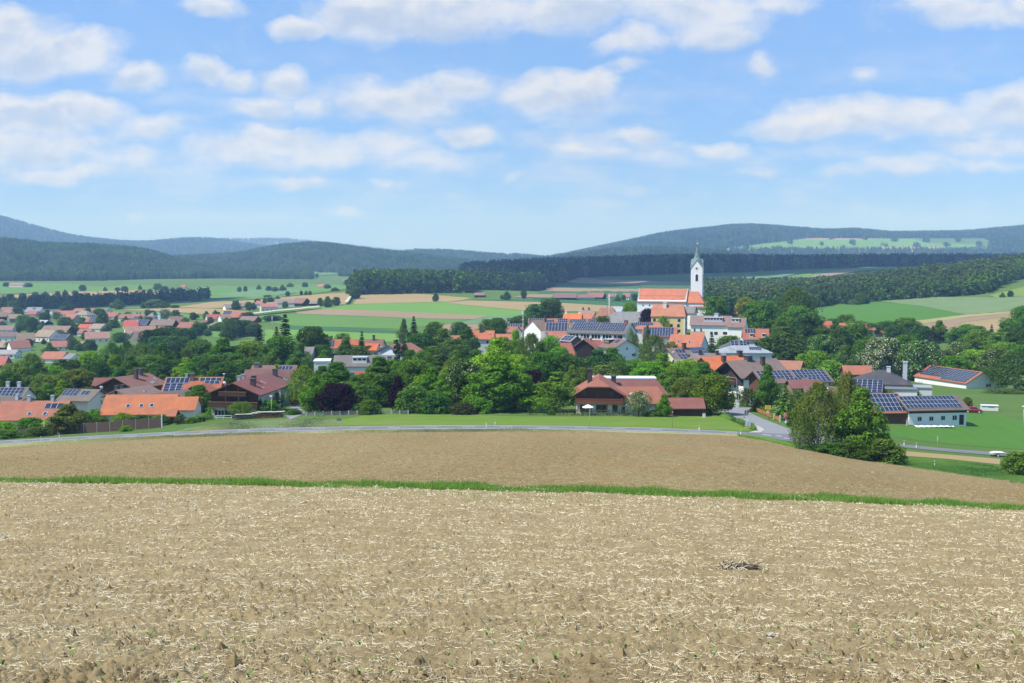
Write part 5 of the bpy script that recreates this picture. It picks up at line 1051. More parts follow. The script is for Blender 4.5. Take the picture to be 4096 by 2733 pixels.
# belfry openings and clock
arch_win(TX, TYc - th_, tze - 7.0, tze - 2.9, 2.0, 'window_reveal', tower, .04, 'wall'); arch_win(TX + .1, TYc - th_ - .05, tze - 6.8, tze - 3.2, 1.35, 'belfry_louvre', tower, .03)
tower.children[-2].color = (.55, .54, .52, 1)
rv, rf = [], []
obj('clock_face', mesh('clock_face', [(TX + .85 * math.cos(a * math.pi / 12), TYc - th_ - .06, tze - .3 + .85 * math.sin(a * math.pi / 12)) for a in range(24)] + [(TX + .85 * math.cos(a * math.pi / 12), TYc - th_ + .05, tze - .3 + .85 * math.sin(a * math.pi / 12)) for a in range(24)], [tuple(range(24)), tuple(range(24, 48))[::-1]] + [(i, (i + 1) % 24, (i + 1) % 24 + 24, i + 24) for i in range(24)], [M['paint']]), tower, col=(.62, .6, .55))
obj('oculus', mesh('oculus', [(TX + .42 * math.cos(a * math.pi / 10), TYc - th_ - .09, tze - .3 + .42 * math.sin(a * math.pi / 10)) for a in range(20)] + [(TX + .42 * math.cos(a * math.pi / 10), TYc - th_ - .05, tze - .3 + .42 * math.sin(a * math.pi / 10)) for a in range(20)], [tuple(range(20)), tuple(range(20, 40))[::-1]] + [(i, (i + 1) % 20, (i + 1) % 20 + 20, i + 20) for i in range(20)], [M['glass']]), tower)
obj('belfry_louvre', MB().box(TX + th_ - .02, TX + th_ + .04, TYc - .6, TYc + .6, tze - 6.8, tze - 3.4).build('belfry_louvre', [M['glass']]), tower)
house('low church sacristy with a salmon lean roof', 2803, 1208, 617, -15, 6.6, 6.5, 2.6, (.60,.22,.13), CW, name='sacristy', cat='sacristy', wins=(('F',.5,2.6,.6,.9),))
house('grey brown porch roof between rectory and church', 2762, 1226, 600, -30, 6, 6, 3.2, (.30,.26,.24), CW, name='porch', cat='porch', wins=None)
# ------------------------------------------------------------------ trees
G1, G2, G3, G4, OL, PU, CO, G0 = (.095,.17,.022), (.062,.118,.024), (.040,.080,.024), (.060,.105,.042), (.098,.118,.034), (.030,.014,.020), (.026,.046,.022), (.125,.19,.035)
TREEN = {'oak':('broadleaf_tree','tree'),'maple':('maple_tree','tree'),'linden':('linden_tree','tree'),'birch':('birch_tree','tree'),'airy':('garden_tree','tree'),'spruce':('spruce_tree','tree'),'fir':('fir_tree','tree'),'thuja':('thuja','conifer'),'bush':('bush','bush'),'small':('small_tree','tree'),'chestnut':('chestnut_tree','tree'),'chestnut_full':('chestnut_tree','tree'),'hawthorn':('hawthorn','tree')}
TN = 0
def tree(kind, px, top, Y, wpx, c, label, group=None):
    global TN; TN += 1
    H0, W0, cr, tr, ex = KIND[kind]
    x = float(sx(px, top)) * Y; z0 = float(terr(x, Y)); H = max(1.2, float(tz(top)) * Y - z0); Wd = wpx * Y / F * 1.06
    nm, cat = TREEN[kind]
    root = obj(nm, None, loc=(x, Y, z0), rot=(0, 0, TN * 1.7)); tag(root, label, cat, group)
    k = TN % len(cr); s = (Wd / W0, Wd / W0, H / H0)
    j = 1.55 * (1 + .16 * math.sin(TN * 3.3))
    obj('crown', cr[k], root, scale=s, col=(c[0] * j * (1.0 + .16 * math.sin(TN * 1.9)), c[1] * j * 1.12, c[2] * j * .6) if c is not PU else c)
    obj('trunk', tr, root, scale=(min(s[0], 1.3), min(s[1], 1.3), s[2]) if kind != 'birch' else s)
    if ex: obj('blossom', ex[k], root, scale=s)
    return root
TL = [
 # front row beside the mown meadow
 ('birch',1215,1455,292,135,(.085,.14,.03),'tall weeping birch at the corner of the side street'),
 ('maple',1255,1503,272,95,G1,'bright green young maple beside the weeping birch'),
 ('maple',1345,1450,302,170,G2,'broad green tree behind the purple beech'),
 ('oak',1350,1535,268,150,PU,'dark purple copper beech by the low picket fence'),
 ('linden',1515,1425,286,175,(.07,.128,.032),'large full crowned tree standing before the red tiled roof'),
 ('maple',1592,1505,272,75,PU,'narrow purple beech squeezed between green trees'),
 ('oak',1660,1440,302,140,G2,'mid green hornbeam between purple beech and chestnut in the front tree row'),
 ('bush',1650,1545,268,135,(.055,.105,.03),'dense dark green shrub bank at the meadow edge'),
 ('maple',1730,1470,286,110,G1,'fresh green tree between hornbeam and blossoming chestnut'),
 ('airy',1768,1498,274,100,G1,'slender fresh green tree touching the blossoming chestnut'),
 ('chestnut',1862,1450,280,150,(.055,.105,.03),'horse chestnut dotted with white candles in the front row'),
 ('bush',1745,1570,266,115,G3,'dark shrub at the foot of the blossoming chestnut'),
 ('bush',1855,1612,264,95,(.05,.05,.035),'grey purple shrub at the meadow edge'),
 ('linden',1985,1352,304,190,G1,'tallest linden rising behind the biggest front linden'),
 ('linden',1995,1422,272,245,(.088,.165,.022),'biggest bright green linden overhanging the mown meadow'),
 ('oak',2130,1480,288,85,PU,'purple beech in the shade of the biggest linden'),
 ('airy',2230,1490,272,190,(.085,.15,.03),'open crowned tree beside the red roofed farmhouse'),
 ('small',2165,1590,268,80,G1,'little light green tree under the open crowned tree'),
 ('oak',2180,1410,322,150,G2,'round tree behind the open crowned tree'),
 ('oak',2255,1418,332,150,G3,'dark round tree beside the feathery conifer'),
 ('fir',2325,1425,336,125,(.075,.098,.022),'feathery olive conifer behind the red roofed farmhouse'),
 ('maple',2392,1398,402,130,G3,'dark garden tree at the foot of the black timber gable'),
 ('maple',2445,1390,406,135,G2,'garden tree before the blue shaded house'),
 ('small',2472,1445,390,75,G2,'small tree at the corner of the blue shaded house'),
 ('bush',2420,1462,372,135,OL,'olive shrub mass above the clipped hedge'),
 ('birch',2620,1335,442,135,OL,'tall olive birch beside the blue shaded house'),
 ('birch',2690,1362,448,90,(.13,.10,.04),'reddish tinged birch before the orange skylight roof'),
 ('maple',2652,1413,346,125,G1,'bright maple in front of the panelled brown house'),
 ('oak',2600,1448,338,125,G1,'round bright tree touching the bright maple'),
 ('oak',2700,1468,322,140,G1,'low bright green tree mass above the dark tiled wing'),
 ('oak',2745,1440,336,120,G1,'bright tree between the maple and the orange roof'),
 ('maple',2815,1448,328,130,(.07,.13,.025),'rounded green tree in front of the vivid orange roof'),
 ('oak',2745,1510,284,115,OL,'olive green tree over the dark red shed roof'),
 ('oak',2850,1500,272,150,(.08,.125,.02),'broad round tree at the mouth of the side road'),
 ('hawthorn',2555,1566,262,88,(.09,.12,.045),'white flowering hawthorn before the red roofed farmhouse'),
 ('maple',2656,1577,262,58,G1,'upright bright green tree at the farmhouse corner'),
 ('bush',2620,1642,262.5,90,G2,'shrub beside the upright tree at the farmhouse corner'),
 ('spruce',2848,1328,470,58,CO,'dark twin topped spruce beside the blue gable'),
 ('small',2890,1385,480,70,G1,'leafy tree below the white guesthouse'),
 ('bush',2920,1345,505,110,G2,'shrub bank under the white guesthouse'),
 ('small',2960,1420,415,70,G0,'light green sapling in front of the grey metal roof'),
 # around the church
 ('oak',2862,1187,604,95,(.075,.125,.025),'round tree beside the sacristy'),
 ('spruce',2930,1212,600,60,CO,'dark conifer on the church hill'),
 ('oak',2985,1190,644,75,(.11,.13,.035),'yellowish tree in front of the orange roof on the church hill'),
 ('oak',3045,1205,572,140,G2,'big round tree beside the white guesthouse wing'),
 ('oak',2590,1235,578,58,PU,'purple beech against the church wall'),
 ('small',2652,1265,562,52,G1,'small bright tree at the yellow rectory wall'),
 ('oak',2520,1208,648,62,G1,'bright tree at the church gable'),
 ('oak',2412,1264,566,60,OL,'olive tree behind the school ridge'),
 ('birch',2524,1308,500,34,(.10,.13,.05),'slim birch at the school gable'),
 ('birch',2543,1328,500,28,(.09,.12,.05),'second slim birch at the school gable'),
 ('airy',2590,1300,512,36,(.08,.09,.05),'sparse larch between the school and the panelled roof'),
 # right of the village
 ('birch',3185,1143,592,165,(.075,.12,.030),'towering willow rising above all trees near the church'),
 ('spruce',3140,1178,600,34,CO,'slim spruce next to the towering willow'),
 ('oak',3230,1255,560,130,(.05,.09,.025),'darkest tree at the foot of the towering willow'),
 ('oak',3190,1225,565,120,G2,'green tree mass below the towering willow'),
 ('oak',3130,1270,545,90,G2,'low green tree at the foot of the towering willow'),
 ('linden',3150,1305,482,240,(.045,.072,.022),'huge dark copper green tree beside the grey metal roof'),
 ('chestnut',3290,1340,470,110,G2,'chestnut with a few candles beside the huge dark tree'),
 ('oak',3340,1303,500,120,G3,'dark oak in front of the orange roof sliver'),
 ('oak',3425,1292,522,130,G2,'rounded oak screening the orange cross gable'),
 ('maple',3378,1380,432,85,(.10,.13,.05),'pale olive tree on the slope below the dark oak'),
 ('bush',3265,1405,418,110,G1,'light shrub on the slope behind the panel roof'),
 ('bush',3215,1418,405,90,G1,'second light shrub on the slope'),
 ('bush',3330,1442,396,110,G0,'yellow green shrub above the small orange roof'),
 ('oak',3460,1360,450,100,G2,'green tree below the rounded oak beside the white blossoming chestnut'),
 ('chestnut_full',3527,1350,442,145,(.055,.095,.03),'chestnut covered all over in white blossom'),
 ('oak',3622,1340,462,110,(.065,.115,.025),'green tree behind the white blossoming chestnut'),
 ('chestnut',3690,1365,432,155,(.062,.10,.035),'broad chestnut with pale candles above the tennis fence'),
 ('chestnut',3775,1400,436,80,(.065,.10,.04),'smaller pale chestnut in the tree row'),
 ('chestnut',3842,1368,446,115,(.065,.105,.035),'tall pale chestnut behind the hall'),
 ('oak',3805,1425,426,140,G1,'fresh green tree above the hall roof'),
 ('oak',3905,1400,430,120,G1,'fresh green tree at the hall gable'),
 ('chestnut',3985,1395,424,120,(.07,.11,.035),'pale chestnut at the end of the tree row'),
 ('birch',4065,1400,396,190,(.055,.085,.026),'large dark larch closing the tree row above the meadow'),
 ('oak',3950,1470,412,90,G3,'dark tree behind the white hall gable'),
 ('bush',4020,1560,380,150,(.05,.085,.03),'dark shrubs at the foot of the larch'),
 ('oak',3480,1292,640,60,G2,'hedge tree before the broadest orange roof'),
 ('oak',3545,1285,640,80,G2,'hedge tree beside the small orange gable'),
 ('oak',3625,1272,640,110,G2,'tallest round hedge tree below the pale meadow'),
 ('oak',3585,1300,620,80,G3,'dark hedge tree below the pale meadow'),
 ('bush',3685,1305,620,90,G3,'hedge shrub by the power pole'),
 ('maple',3758,1282,622,62,(.065,.11,.025),'upright tree with a blue spruce at its side'),
 ('spruce',3732,1300,615,44,(.045,.065,.05),'blue spruce at the hedge end'),
 ('oak',3835,1310,610,90,G1,'bright tree on the hump before the tan field'),
 ('oak',3868,1298,615,80,G2,'green tree on the hump before the tan field'),
 ('oak',3925,1318,570,110,G1,'bright round tree at the corner of the slope wood'),
 ('spruce',3967,1296,560,50,(.045,.07,.03),'slim conifer in the slope wood'),
 ('oak',3915,1305,600,60,G2,'green tree beside the slim conifer'),
 ('oak',4000,1330,540,110,G2,'slope wood tree beside the slim conifer'),
 ('oak',4050,1275,560,110,G2,'slope wood tree under the tan field corner'),
 ('oak',4110,1225,560,130,G2,'uppermost tree of the slope wood'),
 ('oak',4080,1320,520,120,G3,'dark tree inside the slope wood'),
 ('oak',4020,1370,480,110,G1,'bright tree at the lower edge of the slope wood'),
 ('oak',4100,1380,470,130,G2,'lower tree of the slope wood above the larch'),
 ('bush',3420,1285,660,120,G2,'hedge shrubs beside the broadest orange roof'),
 ('oak',3385,1258,668,70,G2,'round hedge tree against the green meadow'),
 ('oak',3335,1275,664,60,G2,'small round tree beside the orange roof sliver'),
 # near right group on the verge
 ('birch',3275,1520,206,190,(.085,.098,.030),'big olive birch on the verge at the road junction'),
 ('birch',3395,1478,210,130,(.085,.105,.035),'taller birch with white stems behind the verge maple'),
 ('maple',3445,1552,203,175,(.075,.125,.022),'dense green maple on the verge'),
 ('birch',3210,1640,202,90,(.09,.11,.032),'low drooping birch branch thicket over the road edge'),
 ('bush',3520,1755,200,170,(.06,.10,.02),'bright round bush at the foot of the verge maple'),
 ('bush',3410,1760,197,120,(.05,.085,.02),'low bush under the verge birches'),
 ('bush',3330,1770,199,120,(.045,.075,.02),'dark low bush between the birch stems'),
 ('bush',4075,1812,190,130,(.075,.12,.03),'round bush at the end of the small ploughed strip'),
 # gardens along the side road
 ('small',2992,1555,302,85,(.055,.072,.035),'dark two stemmed plum tree on the front lawn'),
 ('maple',3072,1460,287,88,(.075,.135,.022),'fresh green maple in front of the panel roofed house'),
 ('fir',3140,1535,262,100,(.08,.125,.035),'light green spruce behind the wooden garden fence'),
 ('spruce',3030,1590,284,60,CO,'low dark spruce beside the fresh maple'),
 ('small',3190,1560,272,85,(.07,.10,.045),'grey green tree beside the light green spruce'),
 ('thuja',3165,1640,248,42,(.05,.082,.018),'clipped thuja beside the wayside shrine'),
 ('bush',3215,1600,262,90,(.08,.105,.04),'shrub behind the wayside shrine'),
 ('small',3550,1560,284,70,(.08,.12,.035),'little tree in front of the white terrace wall'),
 ('small',3640,1548,292,80,(.08,.115,.03),'apple tree beside the flat grey extension'),
 ('bush',3870,1590,300,40,(.07,.10,.035),'slender shrub behind the white barn end'),
 # left tree belt
 ('oak',60,1455,422,120,(.085,.128,.035),'light olive tree of the tree belt above the twin steel chimneys'),
 ('birch',125,1408,442,130,(.09,.12,.04),'olive birch standing before the long low workshop'),
 ('airy',175,1470,402,105,(.07,.10,.045),'grey green thin tree with pale stems in the belt'),
 ('oak',252,1440,422,115,(.035,.068,.026),'very dark round tree below the white gable'),
 ('oak',205,1500,372,140,OL,'olive broad tree above the near roofs'),
 ('oak',312,1478,382,140,(.10,.105,.03),'brownish olive broad tree above the near roofs'),
 ('maple',250,1522,338,95,G1,'bright green tree beside the blue panel roof'),
 ('maple',188,1535,334,90,G2,'green tree beside the twin steel chimneys'),
 ('bush',150,1560,330,80,OL,'olive shrub by the dark grey gable roof'),
 ('oak',362,1405,440,115,G1,'yellow green round tree in the belt'),
 ('fir',425,1415,432,110,G3,'dark spruce in the tree belt'),
 ('birch',445,1362,472,110,G4,'tall blue green birch beside the grey barn gable'),
 ('birch',505,1360,474,110,G4,'second tall blue green birch in the belt'),
 ('birch',565,1368,452,140,(.055,.092,.036),'widest weeping birch of the belt'),
 ('maple',645,1372,454,110,(.07,.12,.025),'green tree beside the widest weeping birch'),
 ('spruce',712,1380,424,62,(.05,.08,.028),'slim yellow green spruce in the belt'),
 ('birch',742,1395,430,90,(.07,.095,.045),'pale misty tree behind the slim spruce'),
 ('oak',795,1362,442,135,G4,'blue green oak in the dark grove'),
 ('linden',892,1350,420,165,(.068,.125,.025),'bright full tree crown in the dark grove'),
 ('oak',1008,1368,432,120,(.075,.125,.022),'sunny green oak behind the ribbed roof'),
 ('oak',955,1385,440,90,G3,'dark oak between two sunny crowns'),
 ('spruce',1035,1303,472,82,CO,'broad dark spruce beside the tallest spruce'),
 ('spruce',1140,1253,452,105,(.028,.05,.022),'tallest dark spruce above the village edge'),
 ('fir',1105,1300,456,80,(.05,.07,.028),'olive side fir beside the tallest spruce'),
 ('oak',1120,1345,412,150,(.065,.115,.028),'wide green crown under the tallest spruce'),
 ('maple',1200,1372,402,95,G4,'grey green tree before the steep grey roof'),
 ('oak',1248,1308,462,130,G3,'large dark oak behind the steep grey roof'),
 ('oak',1288,1380,436,105,G3,'dark tree shading the flat roofed terrace'),
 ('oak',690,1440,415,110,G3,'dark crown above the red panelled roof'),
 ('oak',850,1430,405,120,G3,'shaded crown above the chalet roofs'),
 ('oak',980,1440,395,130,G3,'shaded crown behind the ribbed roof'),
 ('thuja',955,1475,350,35,(.07,.11,.03),'pale green weeping cypress in the grove'),
 ('airy',1105,1458,352,60,G0,'light green sapling before the collector roof'),
 # trees between the centre houses
 ('maple',1382,1355,472,85,G2,'round tree before the orange roof with dark panels'),
 ('spruce',1447,1323,472,56,CO,'tall garden spruce between the orange roofs'),
 ('bush',1430,1385,430,120,(.07,.095,.045),'weeping willow shrub behind the grey loggia roof'),
 ('oak',1370,1335,560,70,G2,'village edge tree by the light green field'),
 ('thuja',1590,1353,420,40,(.026,.045,.02),'dark thuja pair beside the white gable'),
 ('thuja',1618,1362,424,36,(.026,.045,.02),'second dark thuja beside the white gable'),
 ('airy',1615,1275,562,55,G4,'pale larch beside the layered spruce'),
 ('spruce',1655,1263,562,62,(.032,.052,.03),'layered spruce at the field edge'),
 ('oak',1680,1335,472,135,(.05,.095,.03),'dark rounded tree beside the dark thujas'),
 ('oak',1738,1290,522,95,(.06,.105,.026),'tree with pale tips at the field edge'),
 ('maple',1772,1315,482,115,(.06,.10,.025),'high oval tree above the hidden cottage roof'),
 ('maple',1868,1308,482,105,(.065,.105,.026),'high oval tree standing beside the orange roofed grey house'),
 ('oak',1752,1385,452,140,(.06,.10,.028),'olive green tree above the hidden cottage'),
 ('oak',1840,1380,448,110,G3,'dark tree over the hidden cottage'),
 ('oak',1690,1405,340,90,(.085,.14,.04),'pale green tree top behind the front row'),
 ('oak',1840,1290,585,80,G4,'soft grey green tree by the brown strip field'),
 ('oak',1948,1277,642,55,G3,'dark small tree before the bluish grain field'),
 ('oak',1990,1273,565,78,G2,'round village edge tree by the mast'),
 ('oak',2140,1218,702,95,G3,'dark spreading tree behind the mast'),
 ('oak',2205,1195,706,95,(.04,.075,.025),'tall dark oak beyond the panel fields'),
 ('bush',2075,1265,660,95,G3,'dark shrub row below the spreading tree'),
 ('birch',2125,1328,402,150,OL,'large olive birch in front of the staggered panels'),
 ('maple',2062,1322,424,75,G1,'bright tree top beside the plain orange roof'),
 ('oak',2010,1350,410,90,G1,'sunlit tree top behind the tallest linden'),
 ('oak',2200,1345,420,90,G1,'sunlit tree beside the large olive birch'),
 # far groves
 ('oak',612,1318,690,110,(.034,.068,.03),'back crown of the round dark grove by the pasture', 'crowns of the round dark grove'),
 ('oak',672,1308,700,120,(.034,.068,.03),'back crown of the round dark grove by the pasture', 'crowns of the round dark grove'),
 ('oak',735,1316,690,110,(.034,.068,.03),'back crown of the round dark grove by the pasture', 'crowns of the round dark grove'),
 ('oak',640,1345,660,120,(.036,.072,.03),'front crown of the round dark grove by the pasture', 'front crowns of the round dark grove'),
 ('oak',705,1345,655,120,(.036,.072,.03),'front crown of the round dark grove by the pasture', 'front crowns of the round dark grove'),
 ('oak',930,1275,800,80,(.045,.075,.035),'broad tree of the grove below the big red barn', 'trees below the big red barn'),
 ('oak',975,1280,805,80,(.045,.075,.035),'broad tree of the grove below the big red barn', 'trees below the big red barn'),
 ('oak',1015,1292,800,60,(.045,.075,.035),'end tree of the grove below the big red barn'),
 ('oak',910,1300,780,60,(.05,.085,.035),'shrub at the foot of the big barn grove'),
 ('oak',800,1292,860,60,G3,'hedge tree beside the brick red double roof'),
 ('oak',1090,1262,960,70,(.045,.08,.035),'rounded bush by the farm track'),
 ('oak',990,1250,985,56,(.045,.08,.035),'tree behind the big red barn'),
]
for t in TL: tree(*t)
# bushes behind and before the brown fence, hedges' companions
for (k, a, b_, Y, w, c, l) in [
 ('bush',20,1690,266,95,G1,'leafy bush behind the low end of the brown fence'),('bush',120,1672,267,120,(.08,.14,.02),'bright bush behind the brown fence'),('bush',205,1680,266,95,G1,'green bush behind the brown fence under the skylights'),
 ('maple',272,1618,262,150,(.085,.105,.03),'tall olive shrub tree leaning over the brown fence'),('bush',345,1650,268,70,G2,'shrub beside the tall olive shrub'),('bush',400,1668,264,85,(.07,.115,.03),'feathery shrub before the long orange roof'),
 ('small',490,1652,262,80,(.085,.14,.015),'clipped round yew behind the brown fence'),('bush',565,1662,264,85,(.065,.105,.035),'grey green shrub under the skylight eave'),('bush',640,1660,264,70,(.06,.10,.03),'shrub at the end of the long orange eave'),
 ('bush',150,1708,256,95,(.06,.10,.035),'rounded shrub in front of the brown fence'),('bush',32,1722,255,110,(.06,.11,.025),'leafy shrub in front of the fence by the roadside'),('bush',505,1712,254,45,G1,'small bright weed clump at the fence foot'),
 ('thuja',722,1655,263,48,(.05,.08,.014),'dark rounded thuja at the garage wall'),('maple',795,1540,293,130,(.062,.118,.024),'maple with hanging leaves between garage and chalet'),('small',848,1620,270,45,G1,'sapling in front of the chalet'),
 ('small',962,1608,264,85,(.07,.12,.028),'apple tree before the chalet facade'),('thuja',1040,1595,268,28,(.03,.06,.018),'dark column of ivy at the chalet corner'),('bush',1080,1600,268,70,(.06,.11,.025),'leafy shrub by the street lamp'),('small',1105,1572,280,60,G2,'tree beside the small garage'),
 ('bush',1035,1645,266,40,G0,'yellow green shrub at the chalet corner'),('bush',908,1655,268,22,(.03,.06,.015),'clipped round box bush by the chalet'),('bush',380,1640,282,70,G1,'shrub between the two skylight houses'),('bush',770,1700,262,50,G2,'low hedge bush by the grass bank'),('bush',810,1672,268,70,G2,'shrub at the drive corner of the chalet'),
 ('bush',1175,1650,268,60,G2,'shrub at the side street corner'),('bush',1440,1615,266,75,(.06,.11,.03),'dark leafy shrub below the large full crown'),('bush',1480,1600,264,80,(.075,.135,.03),'leafy hydrangea shrub below the large full crown'),('bush',1920,1590,266,90,G1,'low bright skirt of shrubs at the biggest linden'),
 ('bush',2205,1640,262,30,(.075,.14,.03),'clipped ball shrub on the farmhouse lawn')]:
    tree(k, a, b_, Y, w, c, l)
# countryside trees: (px, top, base, width)
for i, (a, b_, c, w) in enumerate([(1743,1170,1207,24),(1421,1148,1196,42),(330,1140,1166,26),(420,1148,1166,16),(470,1150,1166,20),(498,1145,1168,26),(560,1140,1160,14),(630,1134,1160,32),(660,1145,1162,22),(690,1150,1166,22),(720,1150,1168,26),(778,1160,1182,14),(830,1155,1178,20),(957,1148,1169,16),(981,1145,1168,15),(1035,1140,1160,18),(1075,1145,1165,22),(1100,1148,1168,24),(1130,1140,1165,26),(1150,1165,1186,18),(1205,1163,1182,12),(1224,1163,1182,14),(1240,1164,1182,12),(230,1165,1185,20),(260,1160,1184,22),(300,1162,1180,24),(140,1168,1190,24),(180,1166,1188,30),(90,1172,1192,24),(40,1175,1196,30),(1160,1132,1150,26),(1220,1130,1150,22),(1310,1138,1158,24),(1340,1150,1165,30),(1230,1092,1112,22),(1268,1094,1112,12),(1160,1090,1108,14),
 (25,1130,1148,24),(115,1132,1150,26),(600,1155,1176,16),(575,1168,1188,14),(595,1165,1188,14),
 (470,1196,1238,50),(620,1198,1232,70),(575,1212,1234,26),(660,1208,1232,40),(700,1220,1232,30),(780,1195,1206,40),
 (270,1206,1244,62),(255,1225,1248,26),(70,1228,1262,36),(80,1240,1262,28),(190,1240,1258,18),(178,1250,1282,42),(225,1248,1284,40),(92,1260,1322,56),(130,1275,1328,54),(170,1285,1330,34),(75,1310,1330,18),(258,1268,1308,56),(290,1290,1322,40),(350,1233,1262,26),(395,1235,1262,40),(410,1238,1302,44),(365,1290,1300,24),(322,1290,1315,18),(340,1322,1360,34),(147,1322,1364,40),(120,1360,1388,22),(175,1355,1378,20),(290,1355,1400,38),(320,1375,1405,40),(200,1385,1412,60),(360,1360,1412,50),(480,1330,1370,62),(455,1282,1312,48),(500,1276,1290,26),(470,1262,1280,22),(430,1300,1325,30),(590,1238,1264,24),(610,1242,1262,20),(660,1238,1280,48),(702,1240,1265,32),(595,1268,1290,36),(632,1265,1284,22),(735,1270,1294,36),(772,1250,1280,26),(825,1245,1280,28),(870,1248,1268,22),(840,1268,1300,24),(905,1270,1290,24),(790,1295,1318,40),(815,1290,1312,24),(770,1310,1342,60),(830,1320,1345,30),(880,1290,1325,50),(855,1300,1325,40),
 (943,1202,1240,32),(995,1208,1242,28),(1015,1210,1240,22),(1058,1192,1222,14),(1080,1190,1210,30),(1110,1185,1212,30),(1140,1206,1232,22),(1030,1195,1212,22),(1195,1195,1224,22),(1215,1198,1222,18),(1280,1192,1228,22),(1310,1186,1230,40),(1345,1188,1224,28),(1070,1180,1190,30),
 (2027,1166,1200,32),(2007,1180,1197,12),(2095,1158,1195,20),(2470,1180,1205,22),(2495,1180,1203,18),(2540,1175,1205,24),(3395,1172,1220,30),(3440,1172,1220,38),(3405,1200,1221,24),(3340,1198,1218,34),(3310,1200,1218,24),(3430,1205,1222,24),(4010,1170,1192,20),(4042,1163,1190,22),(3465,1190,1218,26),(3600,1150,1170,2),(3410,1050,1070,40),(3250,1088,1098,12)]):
    q = unproj([a], [c])[0]
    if w < 4: continue
    kd = 'hawthorn' if (a, b_) in ((3405, 1200), (225, 1248), (660, 1238)) else ('oak' if i % 3 else 'maple')
    loc = 'in the far village' if (a < 900 and c > 1240) else ('by the valley farm' if 930 < a < 1360 and c > 1200 else ('round the meadow farm' if a > 3290 and c > 1180 else ('by the shaded farm' if 2000 < a < 2560 else 'among the far valley fields')))
    if (a, b_) == (1743, 1170): lab = 'lone tree with a bush on the edge of the tan hill field'
    elif (a, b_) == (1421, 1148): lab = 'dark tree at the track end of the copse'
    elif kd == 'hawthorn': lab = 'pale blossoming tree ' + loc
    else: lab = 'small green broadleaf tree ' + loc
    r_ = tree(kd, a, b_, float(q[1]), w, [G3, (.05,.085,.03), (.06,.1,.03), G4][i % 4], lab, None if lab.startswith(('lone', 'dark tree at')) else 'trees ' + loc)

# dense green filling of the tree belt and the gardens
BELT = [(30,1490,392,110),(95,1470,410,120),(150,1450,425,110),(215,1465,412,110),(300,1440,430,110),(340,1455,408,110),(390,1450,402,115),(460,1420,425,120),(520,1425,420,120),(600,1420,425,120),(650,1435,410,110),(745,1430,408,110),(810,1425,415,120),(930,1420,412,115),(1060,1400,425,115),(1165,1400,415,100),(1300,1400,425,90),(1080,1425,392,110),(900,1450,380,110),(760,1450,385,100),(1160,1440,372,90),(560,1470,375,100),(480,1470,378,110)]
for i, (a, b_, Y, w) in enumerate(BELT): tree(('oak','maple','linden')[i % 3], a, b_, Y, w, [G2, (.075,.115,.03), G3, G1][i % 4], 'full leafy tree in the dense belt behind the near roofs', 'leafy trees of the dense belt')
GARD = [(1290,1464,372,95),(1700,1500,292,100),(1560,1480,300,100),(1420,1500,296,90),(1800,1470,296,100),(1830,1400,340,110),(1900,1400,345,110),(2070,1420,330,110),(1745,1420,350,110),(1640,1400,352,110),(1560,1440,330,100),(2290,1460,305,100),(2095,1470,300,90),(2540,1440,390,70),(2330,1470,318,90),(2160,1370,395,100),(2240,1390,380,90)]
for i, (a, b_, Y, w) in enumerate(GARD): tree(('maple','oak','linden')[i % 3], a, b_, Y, w, [G2, G1, (.075,.115,.03)][i % 3], 'green garden tree filling the gaps behind the front tree row', 'garden trees behind the front row')
for i in range(46):
    rr_ = random.Random(i * 7 + 3); a = rr_.uniform(0, 880); c = rr_.uniform(1262, 1420) if a < 420 else rr_.uniform(1262, 1318)
    q = unproj([a], [c])[0]; tree(('oak', 'maple', 'small')[i % 3], a, c - rr_.uniform(16, 34) * 900 / q[1], float(q[1]), rr_.uniform(18, 40) * 900 / q[1], [G3, (.05,.085,.03), (.06,.1,.03), G4][i % 4], 'small green broadleaf tree in the far village', 'trees in the far village')
# ------------------------------------------------------------------ red roofed farmhouse behind the hedge
def place(px, py, Y): x = float(sx(px, py)) * Y; return x, Y, float(terr(x, Y))
FY = 267.0
fx, fy, fz = place(2403, 1517, FY); fh = float(tz(1514)) * (FY + 2) - fz
farm = obj('farmhouse', None, loc=(fx, FY + 6, fz), rot=(0, 0, rad(86))); tag(farm, 'red tiled farmhouse with a half hipped dark timber gable behind the clipped hedge', 'farmhouse')
a, w, ze_ = 7.4, 5.9, fh - 3.5; k_ = .42; wk, zk = w * k_, fh - 3.5 * k_; rl = -a + 2.2
top_ = [(-a,-w,ze_),(-a,-wk,zk),(rl,0,fh),(a,0,fh),(a,-w,ze_),(-a,wk,zk),(-a,w,ze_),(a,w,ze_)]
fs_ = [(0,4,3,2,1),(6,5,2,3,7),(1,2,5)]
vv = top_ + [(p[0], p[1], p[2] - .22) for p in top_]
ff = fs_ + [tuple(i + 8 for i in f[::-1]) for f in fs_] + [(0,1,9,8),(1,5,13,9),(5,6,14,13),(6,7,15,14),(7,3,11,15),(3,4,12,11),(4,0,8,12)]
FR = obj('roof', mesh('roof', vv, ff, [M['roof']]), farm, col=(.42,.15,.095))
l2, w2 = a - 1.2, w - .9; sl_ = 3.5 / w; wt = fh - .25
pts = [(-w2,-1),(w2,-1),(w2,wt - sl_ * w2),(wk,zk - .25),(-wk,zk - .25),(-w2,wt - sl_ * w2)]
obj('wall', mesh('wall', *prism(-l2, l2, pts), [M['wall']]), farm, col=WHITE)
zc = (wt - sl_ * w2) * .52
obj('gable_cladding', mesh('gable_cladding', *prism(-l2 - .05, -l2 - .003, [(-w2,zc),(w2,zc),(w2,wt - sl_ * w2),(wk,zk - .3),(-wk,zk - .3),(-w2,wt - sl_ * w2)]), [M['wood']]), farm, col=(.10,.045,.028))
